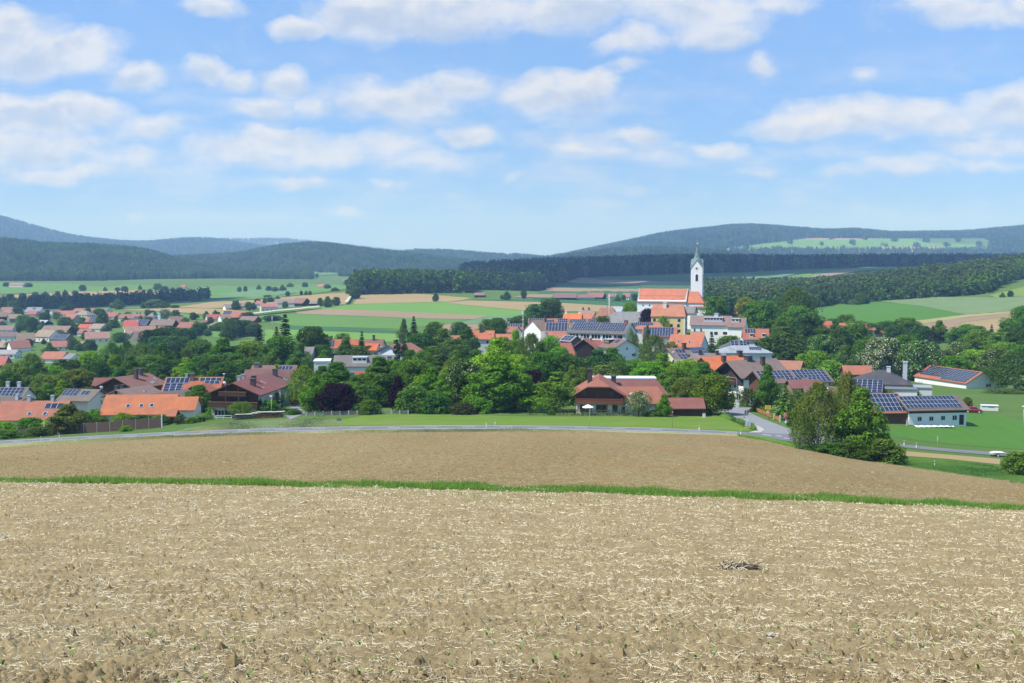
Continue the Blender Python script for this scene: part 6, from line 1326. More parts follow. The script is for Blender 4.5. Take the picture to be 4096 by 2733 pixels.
balcony(farm, -l2, -w2 - .4, w2 + .2, zc + .15, 1.1, (.20,.075,.038), .9, (.26,.11,.06))
for yy in (3.2, .1, -3.0):
    f = obj('window', ME_WIN, farm, (-l2 - .06, yy, zc + 2.2), (0, 0, -math.pi / 2), (1.0, 1, 1.2), col=(.08,.05,.04)); obj('pane', ME_PANE, f)
for yy, ww in ((3.1, 2.2), (-.6, 2.4), (-3.6, 1.2)):
    f = obj('window', ME_WIN, farm, (-l2, yy, 1.25), (0, 0, -math.pi / 2), (ww, 1, 1.7), col=(.10,.06,.045)); obj('pane', ME_PANE, f)
for yy in (-4.6, -1.9, 1.6, 4.6): obj('post', MB().box(-l2 - 1.1, -l2 - .92, yy - .09, yy + .09, -.5, zc).build('post', [M['wood']]), farm, col=(.12,.06,.04))
obj('chimney', ME_CHIM, FR, (-.6, 2.0, fh - .2), (0,0,0), (1.1,1.1,2.0), col=(.06,.05,.045))
house('red tiled hipped wing of the farmhouse beside the hawthorn', 2550, 1546, 272, 1, 13.5, 10.5, 3.3, (.42,.15,.09), WHITE, hip=2.2, hipl=.3, name='farmhouse_wing', cat='farmhouse', wins=(('F',4.6,1.3,1.1,1.4),('F',0,1.3,1.6,1.6),('F',-4,1.3,1.6,1.6)), dish=(.36,-3.4,170))
house('long dark red roofed rear wing of the farmhouse', 2530, 1519, 287, -2, 16.5, 11, 3.0, (.25,.095,.08), WHITE, hip=2.5, hipl=.4, name='farmhouse_wing', cat='farmhouse', wins=None, chim=((.22,-2.2,2.2,1.1),))
house('dark boarded shed with a worn red tile roof at the meadow corner', 2742, 1591, 268, 1, 8.0, 7, 2.0, (.30,.11,.085), DWOOD, name='shed', cat='shed', wins=None, wallmat='wood', minwall=1.9)
block('flat white roofed extension behind the farmhouse ridge', 2490, 1512, 298, -2, 16, 5, 3, WHITE, name='annex', cat='annex', cap=(.62,.66,.68))

# ------------------------------------------------------------------ hedges
def hedge(label, pts, wd, h, c, cat='hedge'):
    """pts: (px, py, Y) of the hedge foot"""
    P = [place(p[0], p[1], p[2]) for p in pts]; C = []; N = []
    r = np.random.default_rng(len(label))
    for p, q in zip(P[:-1], P[1:]):
        p, q = np.array(p), np.array(q); L = np.hypot(*(q - p)[:2]); d = (q - p) / L; nrm = np.array([-d[1], d[0], 0])
        k = int(L * (wd + 2 * h) * 16)
        t = r.uniform(0, L, k); s = r.uniform(0, wd + 2 * h, k)
        side = np.where(s < h, -1, np.where(s > h + wd, 1, 0))
        zz_ = np.where(side == -1, s, np.where(side == 1, wd + 2 * h - s, h + r.normal(0, .08, k)))
        off_ = np.where(side == 0, s - h - wd / 2, side * wd / 2) + r.normal(0, .05, k)
        C.append(p + np.outer(t, d) + np.outer(off_, nrm) + np.outer(zz_, (0, 0, 1)))
        N.append(np.outer(side, nrm) + np.outer(side == 0, (0, 0, 1)) + r.normal(0, .5, (k, 3)))
    o = obj('hedge', mesh('hedge', *quads(np.concatenate(C), np.concatenate(N), .24, .8, r), [M['leaf']]), col=tuple(v * 1.7 for v in c)); tag(o, label, cat); return o
hedge('long clipped beech hedge along the farmhouse garden', [(2225,1665,262),(2400,1667,262),(2590,1667,262)], 1.0, 1.25, (.055,.062,.02))
hedge('dark low hedge at the garden edge under the open crowned tree', [(2110,1665,262),(2225,1665,262)], 1.0, .9, (.05,.085,.02))
hedge('clipped yellow green hedge below the blue shaded house', [(2365,1505,384),(2515,1503,386)], 1.4, 1.9, (.11,.13,.02))
hedge('yellowish clipped hedge on the sunny lawn behind the linden', [(2040,1645,278),(2140,1643,280)], .8, 1.0, (.15,.16,.03))
hedge('low hedge along the front lawn with the plum tree', [(2905,1625,314),(2940,1634,304)], .7, .8, (.11,.13,.02))
hedge('low dark hedge beside the white gate pillars', [(2958,1632,302),(3010,1630,304)], .7, .9, (.06,.095,.018))
hedge('green hedge behind the wooden garden fence', [(3022,1640,290),(3070,1655,275),(3110,1672,262)], .8, 1.3, (.10,.16,.02))
hedge('hedge along the garden below the fresh maple', [(3016,1625,305),(3090,1627,303)], .9, 1.2, (.055,.10,.02))
hedge('clipped hedge at the chalet drive', [(1085,1672,268),(1142,1650,284)], .9, 1.0, (.10,.16,.02))
hedge('low hedge between the garage and the chalet', [(775,1697,264),(860,1690,266)], .9, .9, (.075,.13,.02))

# ------------------------------------------------------------------ brown screen fence
fence = obj('screen_fence', None, loc=place(350, 1745, 258)); tag(fence, 'long brown board screen fence with pale posts along the road', 'fence')
def child_at(root, v): return (v[0] - root.location[0], v[1] - root.location[1], v[2] - root.location[2])
fp = [(-60,1772,262),(18,1766,261.5),(70,1763,261),(118,1761,260.5),(178,1757,260),(232,1753,259.6),(284,1750,259.2),(336,1746,258.8),(388,1743,258.4),(440,1741,258),(492,1738,257.8),(543,1735,257.5),(596,1733,257.2),(648,1729,257)]
for i in range(len(fp)):
    p = place(*fp[i]); big = i in (4, 13); h_ = 2.75 if big else 2.3
    r_ = .11 if big else .05
    if i == 0: continue
    obj('fence_post', MB().box(-r_, r_, -r_, r_, -.4, h_).build('fence_post', [M['paint']]), fence, child_at(fence, p), col=(.72,.74,.76) if big else (.42,.39,.36))
for i in range(len(fp) - 1):
    p, q = np.array(place(*fp[i])), np.array(place(*fp[i + 1])); d = q - p; L = np.hypot(d[0], d[1]); an = math.atan2(d[1], d[0]); h_ = 1.5 if i < 4 else 2.15
    for k in range(6):
        z_ = k * h_ / 6
        obj('board', MB().box(.06, L - .06, -.03 - .008 * (k % 2), .01, z_ + .06, z_ + h_ / 6 + .035).build('board', [M['wood']]), fence, child_at(fence, p), (0, -math.atan2(d[2], L), an), col=(.135 + .01 * (k % 3), .092, .078))
# ------------------------------------------------------------------ firewood stack
wp = obj('woodpile', None, loc=place(1035, 1681, 262), rot=(0, 0, rad(6))); tag(wp, 'long split firewood stack covered with pale planks beside the street', 'woodpile')
r = random.Random(5)
def logs(x0, x1, zt, cols, nm):
    b_ = MB(); z = .1; row = 0
    while z < zt:
        x = x0 + .1 * (row % 2)
        while x < x1:
            rr = r.uniform(.07, .12); vs_, fs_ = tube([(0, -.5, 0), (0, .5, 0)], [rr, rr], 6); ang_ = r.uniform(0, 1)
            top_h = zt * (1 - .35 * max(0, (x0 + .9 - x)) / .9) if x < x0 + .9 else zt
            if z < top_h: b_.add(([(v[0] + x, v[1] + r.uniform(-.06, .06), v[2] + z) for v in vs_], fs_), r.randrange(2))
            x += rr * 2.05
        z += .185; row += 1
    o = obj(nm, b_.build(nm, cols), wp); o['kind'] = 'stuff'; return o
m1, n1, b1 = newmat('weathered_log'); b1.inputs['Base Color'].default_value = (.26,.23,.2,1); m2, n2, b2 = newmat('weathered_log_dark'); b2.inputs['Base Color'].default_value = (.14,.12,.11,1)
m3, n3, b3 = newmat('fresh_log'); b3.inputs['Base Color'].default_value = (.33,.18,.09,1); m4, n4, b4 = newmat('fresh_log_dark'); b4.inputs['Base Color'].default_value = (.2,.1,.06,1)
logs(-5.6, -1.4, 1.0, [m1, m2], 'grey_logs'); logs(-.7, 5.2, 1.35, [m3, m4], 'brown_logs')
for i, (x0, x1, z_, an) in enumerate(((-5.0,-1.2,1.06,2),(-1.5,.6,1.2,-5),(-.4,2.8,1.42,1),(2.4,5.5,1.46,-2),(3.6,5.7,1.36,3))):
    obj('cover_plank', MB().box(x0, x1, -.65, .45, 0, .05).build('cover_plank', [M['wood']]), wp, (0, 0, z_), (0, rad(-an * .5), 0), col=(.55,.52,.47))
obj('stake', MB().box(-1.2,-1.1,-.5,-.4,-.2,1.3).build('stake', [M['wood']]), wp, col=(.2,.17,.14)); obj('stake', MB().box(5.3,5.4,-.5,-.4,-.2,1.6).build('stake', [M['wood']]), wp, col=(.2,.17,.14))

# ------------------------------------------------------------------ street furniture
def put(name, label, cat, px, py, Y=None, rz=0, group=None):
    p = unproj([px], [py])[0] if Y is None else place(px, py, Y)
    o = obj(name, None, loc=tuple(float(v) for v in p), rot=(0, 0, rad(rz))); tag(o, label, cat, group); return o
ME_POST = mesh('post_body', *prism(-.06, .06, [(-.06, -.3), (.06, -.3), (.06, 1.0), (-.06, 1.06)]), [M['paint']])
ME_BAND = MB().box(-.063, .063, -.063, .063, .68, .90).build('black_band', [M['paint']]); ME_REF = MB().box(-.02, .02, -.072, -.064, .71, .87).build('reflector', [M['paint']])
for k, (a_, b_, l_) in enumerate([(165,1766,'roadside marker post in front of the brown fence'),(237,1754,'roadside marker post at the foot of the brown fence'),(1074,1725,'roadside marker post on the field side below the chalet'),(1126,1712,'roadside marker post on the meadow side below the chalet'),(1946,1713,'white roadside marker post near the biggest linden'),(1981,1699,'roadside marker post on the mown meadow near the linden'),(2797,1722,'roadside marker post on the meadow before the junction'),(2963,1740,'roadside marker post at the junction by the direction sign'),(3616,1784,'roadside marker post beyond the verge maple'),(3665,1793,'short roadside marker post beside the panel sign pole'),(3738,1868,'roadside marker post standing in the tall green verge')]):
    t = put('marker_post', l_, 'marker post', a_, b_, rz=k * 7, group='roadside marker posts')
    obj('post_body', ME_POST, t, col=(.85,.85,.84))
    if a_ != 1946: bo = obj('black_band', ME_BAND, t, col=(.03,.03,.03)); obj('reflector', ME_REF, bo, col=(.7,.7,.7))
def cyl(r0, z0, z1, n=10, x=0, y=0, r1=None): return tube([(x, y, z0), (x, y, (z0 + z1) / 2), (x, y, z1)], [r0, (r0 + (r1 or r0)) / 2, r1 or r0], n)
GALV = (.45,.47,.48)
def pole(root, h, r_=.04, name='pole', col=GALV, n=10): return obj(name, mesh(name, *cyl(r_, -.4, h, n), [M['paint']], True), root, col=col)
def plate(pts, y0, y1):
    k = len(pts); return [(p[0], y0, p[1]) for p in pts] + [(p[0], y1, p[1]) for p in pts], [tuple(range(k)), tuple(range(k, 2 * k))[::-1]] + [(i, (i + 1) % k, (i + 1) % k + k, i + k) for i in range(k)]
# town sign and warning triangle
t = put('town_sign', 'yellow town sign above a white warning triangle beside the wooden fence', 'road sign', 3071, 1676, rz=-4); pole(t, 3.0, .035)
o = obj('sign_board', MB().box(-.65,.65,-.05,-.02,2.2,3.0).build('sign_board', [M['paint']]), t, col=(.80,.50,.04))
for z_, w_ in ((2.78,.42),(2.58,.5),(2.40,.36)): obj('lettering', MB().box(-w_,w_,-.056,-.0505,z_-.03,z_+.03).build('lettering', [M['paint']]), o, col=(.28,.17,.03))
o = obj('warning_triangle', mesh('warning_triangle', *plate([(-.6,1.15),(.6,1.15),(0,2.15)], -.05, -.02), [M['paint']]), t, col=(.55,.05,.04))
obj('triangle_face', mesh('triangle_face', *plate([(-.43,1.26),(.43,1.26),(0,1.98)], -.056, -.0505), [M['paint']]), o, col=(.82,.81,.78))
obj('symbol', mesh('symbol', *plate([(-.07,1.4),(.07,1.4),(.1,1.55),(.03,1.72),(-.03,1.72),(-.1,1.55)], -.062, -.0565), [M['paint']]), o, col=(.03,.03,.03))
# back of the stop sign with its side board
t = put('stop_sign', 'dark back of an octagonal stop sign with a slim street board', 'road sign', 2986, 1700, rz=8); pole(t, 3.1, .04)
obj('octagon', mesh('octagon', *plate([(.45*1.08*math.cos(rad(22.5+45*i)), 2.65+.45*1.08*math.sin(rad(22.5+45*i))) for i in range(8)], -.02, .02), [M['paint']]), t, col=(.10,.125,.14))
obj('stop_sign_foot', MB().box(-.22,.22,-.018,.018,1.95,2.2).build('stop_sign_foot', [M['paint']]), t, col=(.06,.075,.09))
o = obj('side_board', mesh('side_board', *plate([(-.62,1.45),(-.38,1.45),(-.36,1.6),(-.36,2.3),(-.5,2.45),(-.64,2.3),(-.64,1.6)], -.02, .02), [M['paint']]), t, col=(.10,.16,.15))
for z0_, z1_ in ((2.12,2.2),(1.98,2.06),(1.6,1.88)): obj('pictogram', MB().box(-.58,-.42,-.028,-.021,z0_,z1_).build('pictogram', [M['paint']]), o, col=(.85,.86,.85))
# direction sign seen from behind
t = put('direction_sign', 'pair of grey direction boards with yellow tips on one pole at the junction', 'road sign', 2990, 1735); pole(t, 2.9, .04)
for x_ in (-.28, .36): obj('sign_back', mesh('sign_back', *plate([(x_-.24,1.45),(x_+.18,1.42),(x_+.25,2.62),(x_-.12,2.62)], -.02, .02), [M['paint']]), t, col=(.50,.58,.63))
for x_ in (-.3, .28): obj('yellow_arrow', mesh('yellow_arrow', *plate([(x_-.26,1.1),(x_+.16,1.08),(x_+.3,1.22),(x_+.16,1.36),(x_-.26,1.36)], -.02, .02), [M['paint']]), t, col=(.72,.48,.05))
obj('cross_board', MB().box(-.75,-.2,-.02,.02,2.62,2.82).build('cross_board', [M['paint']]), t, col=(.75,.75,.76))
t = put('sign_pole', 'tall thin pole with a slim sign panel at the bright green field', 'sign', 3749, 1791); pole(t, 2.2, .03); obj('sign_panel', MB().box(-.11,.11,-.05,-.03,1.4,2.2).build('sign_panel', [M['paint']]), t, col=(.55,.58,.58))
t = put('notice_sign', 'small grey two legged notice sign beside the road below the purple beech', 'sign', 1357, 1711); 
for x_ in (-.3,.3): obj('leg', MB().box(x_-.03,x_+.03,-.03,.03,-.3,1.5).build('leg', [M['paint']]), t, col=GALV)
obj('sign_panel', MB().box(-.45,.45,-.05,-.03,1.35,1.85).build('sign_panel', [M['paint']]), t, col=(.16,.17,.17))
for k, (a_, b_, hh, l_) in enumerate([(2358,1704,2.9,'slim grey stake standing in the mown meadow'),(2690,1713,3.0,'rusty stake on the mown meadow before the shed')]):
    t = put('marker_stake', l_, 'stake', a_, b_); pole(t, hh, .03, col=(.4,.4,.38) if k == 0 else (.2,.09,.05)); obj('stake_head', MB().box(-.07,.07,-.05,.05,hh,hh+.3).build('stake_head', [M['paint']]), t, col=(.5,.48,.44))
# street lamps
def lamp_mush(label, px, py, Y, h):
    t = put('street_lamp', label, 'street lamp', px, py, Y); pole(t, h, .05)
    vs_, fs_ = tube([(0,0,h-.1),(0,0,h+.25),(0,0,h+.42),(0,0,h+.5)], [.12,.24,.42,.1], 14); obj('lamp_shade', mesh('lamp_shade', vs_, fs_, [M['paint']], True), t, col=(.75,.76,.77))
lamp_mush('mushroom street lamp in front of the chalet side wall', 1086, 1660, 264, 4.3)
lamp_mush('mushroom lamp behind the red panelled roof', 898, 1600, 343, 6.2)
lamp_mush('mushroom lamp alone at the meadow edge', 4094, 1660, 262, 4.6)
def lamp_arm(label, px, py, Y, h, dx, L=1.8):
    t = put('street_lamp', label, 'street lamp', px, py, Y); vs_, fs_ = tube([(0,0,-.4),(0,0,h*.9),(dx*.3,0,h),(dx*L,0,h+.15)], [.07,.06,.05,.04], 8)
    obj('mast', mesh('mast', vs_, fs_, [M['paint']], True), t, col=(.5,.5,.5))
    vs_, fs_ = tube([(dx*(L-.1),0,h+.12),(dx*(L+.35),0,h+.2),(dx*(L+.8),0,h+.12)], [.08,.2,.06], 10); obj('lamp_head', mesh('lamp_head', vs_, fs_, [M['paint']], True), t, col=(.8,.8,.8))
lamp_arm('curved arm street lamp beside the white gate pillars', 2946, 1622, 302, 7.2, -1)
lamp_arm('curved arm street lamp before the blue shaded house', 2578, 1480, 455, 6.2, -1)
lamp_arm('curved arm street lamp among trees below the vivid orange roof', 2780, 1540, 345, 6.4, -1)
# gate pillars, low garden wall, wooden fence
for k, (a_, b_, h_) in enumerate(((2943,1622,2.1),(2951,1624,1.5))):
    t = put('gate_pillar', ['tall white gate pillar at the garden drive','short white gate pillar at the garden drive'][k], 'pillar', a_, b_, 300 - k * 2); obj('shaft', MB().box(-.28,.28,-.28,.28,-.4,h_).build('shaft', [M['wall']]), t, col=WHITE); obj('cap', MB().box(-.34,.34,-.34,.34,h_,h_+.1).build('cap', [M['paint']]), t, col=LGREY)
gf = put('garden_fence', 'orange brown board garden fence with grey posts along the side road', 'fence', 3060, 1668)
fpts = [(3016,1644),(3032,1651),(3050,1659),(3068,1667),(3086,1675),(3097,1681),(3120,1689)]
Pf = [unproj([a_], [b_])[0] for a_, b_ in fpts]
for i, p in enumerate(Pf):
    big = i in (0, 5, 6); r_ = .17 if big else .06
    obj('fence_post', MB().box(-r_,r_,-r_,r_,-.3,1.45 if big else 1.05).build('fence_post', [M['wall']]), gf, child_at(gf, p), col=(.5,.49,.46) if big else (.2,.12,.07))
for i in range(len(Pf) - 1):
    p, q = Pf[i], Pf[i + 1]; d = q - p; L = np.hypot(d[0], d[1])
    for k in range(5): obj('board', MB().box(.08, L-.08, -.025, .02, .18+k*.18, .34+k*.18).build('board', [M['wood']]), gf, child_at(gf, p), (0, -math.atan2(d[2], L), math.atan2(d[1], d[0])), col=(.42,.20,.055))
pf = put('picket_fence', 'grey picket fence with white posts under the purple beech', 'fence', 1330, 1668, 263)
Pp = [place(a_, 1670, 263.5 - .0 * a_) for a_ in range(1225, 1640, 34)]
for i, p in enumerate(Pp): obj('fence_post', MB().box(-.1,.1,-.1,.1,-.3,.95).build('fence_post', [M['wall']]), pf, child_at(pf, p), col=(.5,.5,.5))
for i in range(len(Pp) - 1):
    p, q = np.array(Pp[i]), np.array(Pp[i+1]); d = q - p; L = np.hypot(d[0], d[1])
    for z_ in (.25, .65): obj('rail', MB().box(0, L, -.03, .03, z_, z_+.08).build('rail', [M['wood']]), pf, child_at(pf, p), (0,-math.atan2(d[2],L),math.atan2(d[1],d[0])), col=(.3,.28,.27))
    b_ = MB(); n_ = 9
    for j in range(n_): b_.box(L*j/n_+.03, L*j/n_+.12, -.06, -.035, .05, .85)
    o = obj('pickets', b_.build('pickets', [M['wood']]), pf, child_at(pf, p), (0,-math.atan2(d[2],L),math.atan2(d[1],d[0])), col=(.28,.26,.25)); o['kind'] = 'stuff'
# wayside shrine
t = put('wayside_shrine', 'little white wayside shrine with a red roof by the clipped thuja', 'shrine', 3158, 1694, rz=-35)
obj('wall', mesh('wall', *prism(-.75,.75,[(-.7,-.3),(.7,-.3),(.7,1.35),(0,2.0),(-.7,1.35)]), [M['wall']]), t, col=WHITE)
obj('roof', mesh('roof', *prism(-1.0,1.0,[(0,2.25),(-1.05,1.3),(-1.05,1.2),(0,2.13),(1.05,1.2),(1.05,1.3)]), [M['roof']]), t, col=(.33,.06,.055))
obj('niche', MB().box(.75,.77,-.45,.45,.3,1.35).build('niche', [M['glass']]), t)
obj('cross', MB().box(.8,.86,-.03,.03,2.15,2.6).box(.8,.86,-.15,.15,2.4,2.46).build('cross', [M['paint']]), t, col=(.3,.2,.1))
# crucifix, boards and trough at the barn
t = put('wayside_crucifix', 'stone pedestal crucifix before the white barn wall', 'crucifix', 3629, 1703, 258.5); obj('pedestal', mesh('pedestal', *tube([(0,0,-.3),(0,0,.5),(0,0,1.3)], [.32,.26,.2], 8), [M['wall']]), t, col=(.35,.34,.33)); obj('cross', MB().box(-.06,.06,-.06,.06,1.2,2.5).box(-.38,.38,-.05,.05,2.0,2.12).build('cross', [M['wood']]), t, col=(.06,.05,.045))
t = put('board_stack', 'low stack of boards under a white tarpaulin along the white barn', 'board stack', 3730, 1702, 257.2, rz=6)
for k in range(4): obj('board', MB().box(-4.2+k*.3, 3.4+k*.5, -.35+k*.05, .35-k*.04, k*.11-.1, k*.11+.0).build('board', [M['wood']]), t, col=(.3,.27,.24))
gx = np.linspace(-4.0, 4.6, 30); vs_ = []; fs_ = []
for i, x_ in enumerate(gx): vs_ += [(x_, -.55, .2 + .05*math.sin(i*1.7)), (x_, -.45, .45 + .08*math.sin(i*.9) - .02*i*.3), (x_, .5, .48 + .06*math.sin(i*1.3) - .02*i*.3)]
for i in range(29): fs_ += [(3*i,3*i+3,3*i+4,3*i+1),(3*i+1,3*i+4,3*i+5,3*i+2)]
obj('tarpaulin', mesh('tarpaulin', vs_, fs_, [M['paint']], True), t, col=(.78,.79,.8))
# ------------------------------------------------------------------ red car
car = put('parked_car', 'dark red hatchback parked beside the white barn', 'car', 3895, 1652, 292, rz=-24)
def loft(secs):
    n_ = len(secs[0]); vs_ = [p for s_ in secs for p in s_]; fs_ = []
    for i in range(len(secs) - 1):
        for k in range(n_): fs_.append((i*n_+k, i*n_+(k+1)%n_, (i+1)*n_+(k+1)%n_, (i+1)*n_+k))
    fs_.append(tuple(range(n_))[::-1]); fs_.append(tuple(range((len(secs)-1)*n_, len(secs)*n_))); return vs_, fs_
def csec(x, hw, zb, zt): return [(x,-hw,zb),(x,hw,zb),(x,hw*1.0,(zb+zt)*.55),(x,hw*.94,zt),(x,-hw*.94,zt),(x,-hw,(zb+zt)*.55)]
m, n, b = newmat('car_paint'); b.inputs['Base Color'].default_value = (.24,.012,.02,1); b.inputs['Roughness'].default_value = .25; b.inputs['Coat Weight'].default_value = .6; M['car'] = m
m, n, b = newmat('tyre_rubber'); b.inputs['Base Color'].default_value = (.02,.02,.02,1); M['tyre'] = m
obj('body', mesh('body', *loft([csec(-2.05,.75,.4,.9), csec(-1.9,.84,.28,1.0), csec(-1.0,.87,.25,1.02), csec(.4,.87,.25,1.0), csec(1.1,.86,.27,.95), csec(1.85,.8,.3,.78), csec(2.05,.68,.4,.66)]), [M['car']], True), car)
ch_ = obj('cabin', mesh('cabin', *loft([[(-1.95,-.7,.98),(-1.95,.7,.98),(-1.7,.6,1.42),(-1.7,-.6,1.42)],[(-1.2,-.76,1.0),(-1.2,.76,1.0),(-1.2,.62,1.55),(-1.2,-.62,1.55)],[(.1,-.77,1.0),(.1,.77,1.0),(-.05,.63,1.52),(-.05,-.63,1.52)],[(1.15,-.72,.95),(1.15,.72,.95),(.55,.6,1.38),(.55,-.6,1.38)]]), [M['car']], True), car)
for s_ in (-1, 1):
    for x0_, x1_ in ((-1.55,-.75),(-.68,.12),(.18,.75)):
        obj('window', mesh('window', [(x0_,s_*.765,1.06),(x1_,s_*.765,1.06),(x1_-.1,s_*.665,1.42),(x0_+.08,s_*.665,1.44)], [(0,1,2,3) if s_ < 0 else (3,2,1,0)], [M['glass']]), ch_)
obj('rear_window', mesh('rear_window', [(-1.93,-.6,1.05),(-1.93,.6,1.05),(-1.74,.5,1.38),(-1.74,-.5,1.38)], [(3,2,1,0)], [M['glass']]), ch_); obj('windscreen', mesh('windscreen', [(1.14,-.62,1.0),(1.14,.62,1.0),(.64,.52,1.37),(.64,-.52,1.37)], [(0,1,2,3)], [M['glass']]), ch_)
ME_TYRE = mesh('tyre', *tube([(0,-.1,0),(0,.1,0)], [.32,.32], 16), [M['tyre']]); ME_RIM = mesh('rim', *tube([(0,-.112,0),(0,.112,0)], [.2,.2], 12), [M['alu']])
for x_ in (-1.3, 1.3):
    for s_ in (-1, 1): o = obj('wheel', None, car, (x_, s_*.78, .32)); obj('tyre', ME_TYRE, o); obj('rim', ME_RIM, o)
for s_ in (-1, 1): obj('tail_light', MB().box(-2.08,-1.98,s_*.62-.12,s_*.62+.12,.78,.98).build('tail_light', [M['paint']]), car, col=(.5,.02,.02)); obj('headlight', MB().box(1.88,2.0,s_*.6-.14,s_*.6+.14,.62,.76).build('headlight', [M['alu']]), car)
obj('number_plate', MB().box(-2.10,-2.04,-.26,.26,.5,.62).build('number_plate', [M['paint']]), car, col=(.8,.8,.8)); obj('bumper', MB().box(-2.13,-1.95,-.72,.72,.34,.5).build('bumper', [M['paint']]), car, col=(.05,.05,.05))
# white container hut, trailer, parasol, poles
t = put('feed_container', 'long low white container behind the red car', 'container', 3957, 1645, 300, rz=-12); obj('body', MB().box(-2.0,2.0,-.8,.8,-.2,1.25).build('body', [M['wall']]), t, col=WHITE); obj('roof', MB().box(-2.1,2.1,-.95,.9,1.25,1.38).build('roof', [M['paint']]), t, col=(.8,.8,.82))
for k in range(4): obj('vent', MB().box(-.3+k*.35,-.02+k*.35,-.82,-.802,.75,1.05).build('vent', [M['paint']]), t, col=(.25,.3,.35))
t = put('car_trailer', 'low flat trailer with a pale tarpaulin on the road', 'trailer', 3990, 1826, rz=-8); obj('bed', MB().box(-1.4,1.4,-.7,.7,.4,.65).build('bed', [M['paint']]), t, col=(.4,.42,.44)); obj('tarpaulin', mesh('tarpaulin', *loft([[(-1.4,-.6,.66),(-1.4,.6,.66),(-1.35,.5,.7),(-1.35,-.5,.7)],[(-.7,-.75,.66),(-.7,.75,.66),(-.7,.6,.92),(-.7,-.6,.92)],[(.8,-.75,.66),(.8,.75,.66),(.8,.6,.9),(.8,-.6,.9)],[(1.4,-.6,.66),(1.4,.6,.66),(1.35,.5,.7),(1.35,-.5,.7)]]), [M['paint']], True), t, col=(.66,.64,.58))
for s_ in (-1, 1): o = obj('wheel', None, t, (-.1, s_*.78, .3)); obj('tyre', ME_TYRE, o); obj('rim', ME_RIM, o)
obj('drawbar', MB().box(1.4,2.4,-.05,.05,.42,.5).build('drawbar', [M['paint']]), t, col=GALV)
t = put('parasol', 'white garden parasol open on the farmhouse terrace', 'parasol', 2352, 1648, 263.8); pole(t, 2.3, .03, col=(.6,.58,.55))
vs_ = [(0,0,2.35)] + [(1.35*math.cos(i*math.pi/4+.4),1.35*math.sin(i*math.pi/4+.4),1.75) for i in range(8)] + [(1.35*math.cos(i*math.pi/4+.4),1.35*math.sin(i*math.pi/4+.4),1.62) for i in range(8)]
obj('canopy', mesh('canopy', vs_, [(0,1+i,1+(i+1)%8) for i in range(8)] + [(1+i,9+i,9+(i+1)%8,1+(i+1)%8) for i in range(8)], [M['paint']]), t, col=(.82,.82,.83))
t = put('power_pole', 'pale wooden power pole with a cross arm before the hedge trees', 'pole', 3704, 1366, 560); pole(t, 6.2, .16, col=(.55,.56,.58)); obj('cross_arm', MB().box(-.9,.9,-.07,.07,5.9,6.05).build('cross_arm', [M['paint']]), t, col=(.4,.4,.4))
for x_ in (-.8,.8): obj('insulator', mesh('insulator', *cyl(.06,6.05,6.3,8,x_), [M['paint']]), t, col=(.5,.3,.2))
t = put('power_pole', 'thin pale mast standing in the light green field', 'pole', 1089, 1316); pole(t, 9, .16, col=(.6,.6,.6)); obj('cross_arm', MB().box(-.7,.7,-.07,.07,8.6,8.75).build('cross_arm', [M['paint']]), t, col=(.4,.4,.4))
t = put('radio_mast', 'slim grey radio mast with a white antenna drum', 'mast', 2092, 1370, 600); mh = float(tz(1248))*600 - t.location[2]; pole(t, mh, .14, col=(.45,.47,.48)); obj('antenna_drum', mesh('antenna_drum', *cyl(.42, mh-1.2, mh+.4, 12), [M['paint']]), t, col=(.72,.73,.74)); obj('bracket', MB().box(-.5,.5,-.3,.3,mh-4.2,mh-3.7).build('bracket', [M['paint']]), t, col=(.6,.6,.6))
t = put('maypole', 'white maypole with painted crossboards beside the mint walled house', 'maypole', 2436, 1300, 640); mh = float(tz(1178))*640 - t.location[2]; pole(t, mh, .17, col=(.72,.70,.62))
for k in range(6):
    z_ = mh*(.42+.095*k); w_ = 1.5 - .18*k; o = obj('crossboard', MB().box(-w_,w_,-.1,.1,z_,z_+.14).build('crossboard', [M['paint']]), t, col=(.35,.3,.25))
    for s_ in (-1, 1): obj('emblem', MB().box(s_*w_*.75-.3,s_*w_*.75+.3,-.08,.08,z_+.15,z_+.75).build('emblem', [M['paint']]), o, col=[(.25,.3,.4),(.5,.45,.3),(.4,.25,.2)][k % 3])
t = put('fire_tower', 'slim white hose tower with a pointed cap in the far village', 'tower', 637, 1282, 1080); mh = float(tz(1256))*1080 - t.location[2]; obj('shaft', MB().box(-1.1,1.1,-1.1,1.1,-1,mh).build('shaft', [M['wall']]), t, col=(.82,.82,.8)); obj('roof', mesh('roof', [(-1.3,-1.3,mh),(1.3,-1.3,mh),(1.3,1.3,mh),(-1.3,1.3,mh),(0,0,mh+1.4)], [(0,1,4),(1,2,4),(2,3,4),(3,0,4),(3,2,1,0)], [M['roof']]), t, col=(.4,.42,.46))
# tennis court fence
tf_ = put('tennis_fence', 'tall green mesh tennis court fence on slim posts', 'fence', 3600, 1500, 352)
for i in range(13):
    p = place(3545 + i*12, 1500, 345 + i*1.5); obj('fence_post', mesh('fence_post', *cyl(.05,-.4,4.0,6), [M['paint']]), tf_, child_at(tf_, p), col=(.12,.22,.18))
    if i < 12:
        q = place(3545 + (i+1)*12, 1500, 345 + (i+1)*1.5); d = np.array(q)-np.array(p); L = np.hypot(d[0],d[1]); b_ = MB()
        for k in range(14): b_.box(0, L, -.008, .008, .1+k*.29, .125+k*.29)
        for k in range(6): b_.box(L*k/6, L*k/6+.02, -.008, .008, .1, 3.95)
        obj('mesh_panel', b_.build('mesh_panel', [M['paint']]), tf_, child_at(tf_, p), (0,-math.atan2(d[2],L),math.atan2(d[1],d[0])), col=(.10,.20,.16))
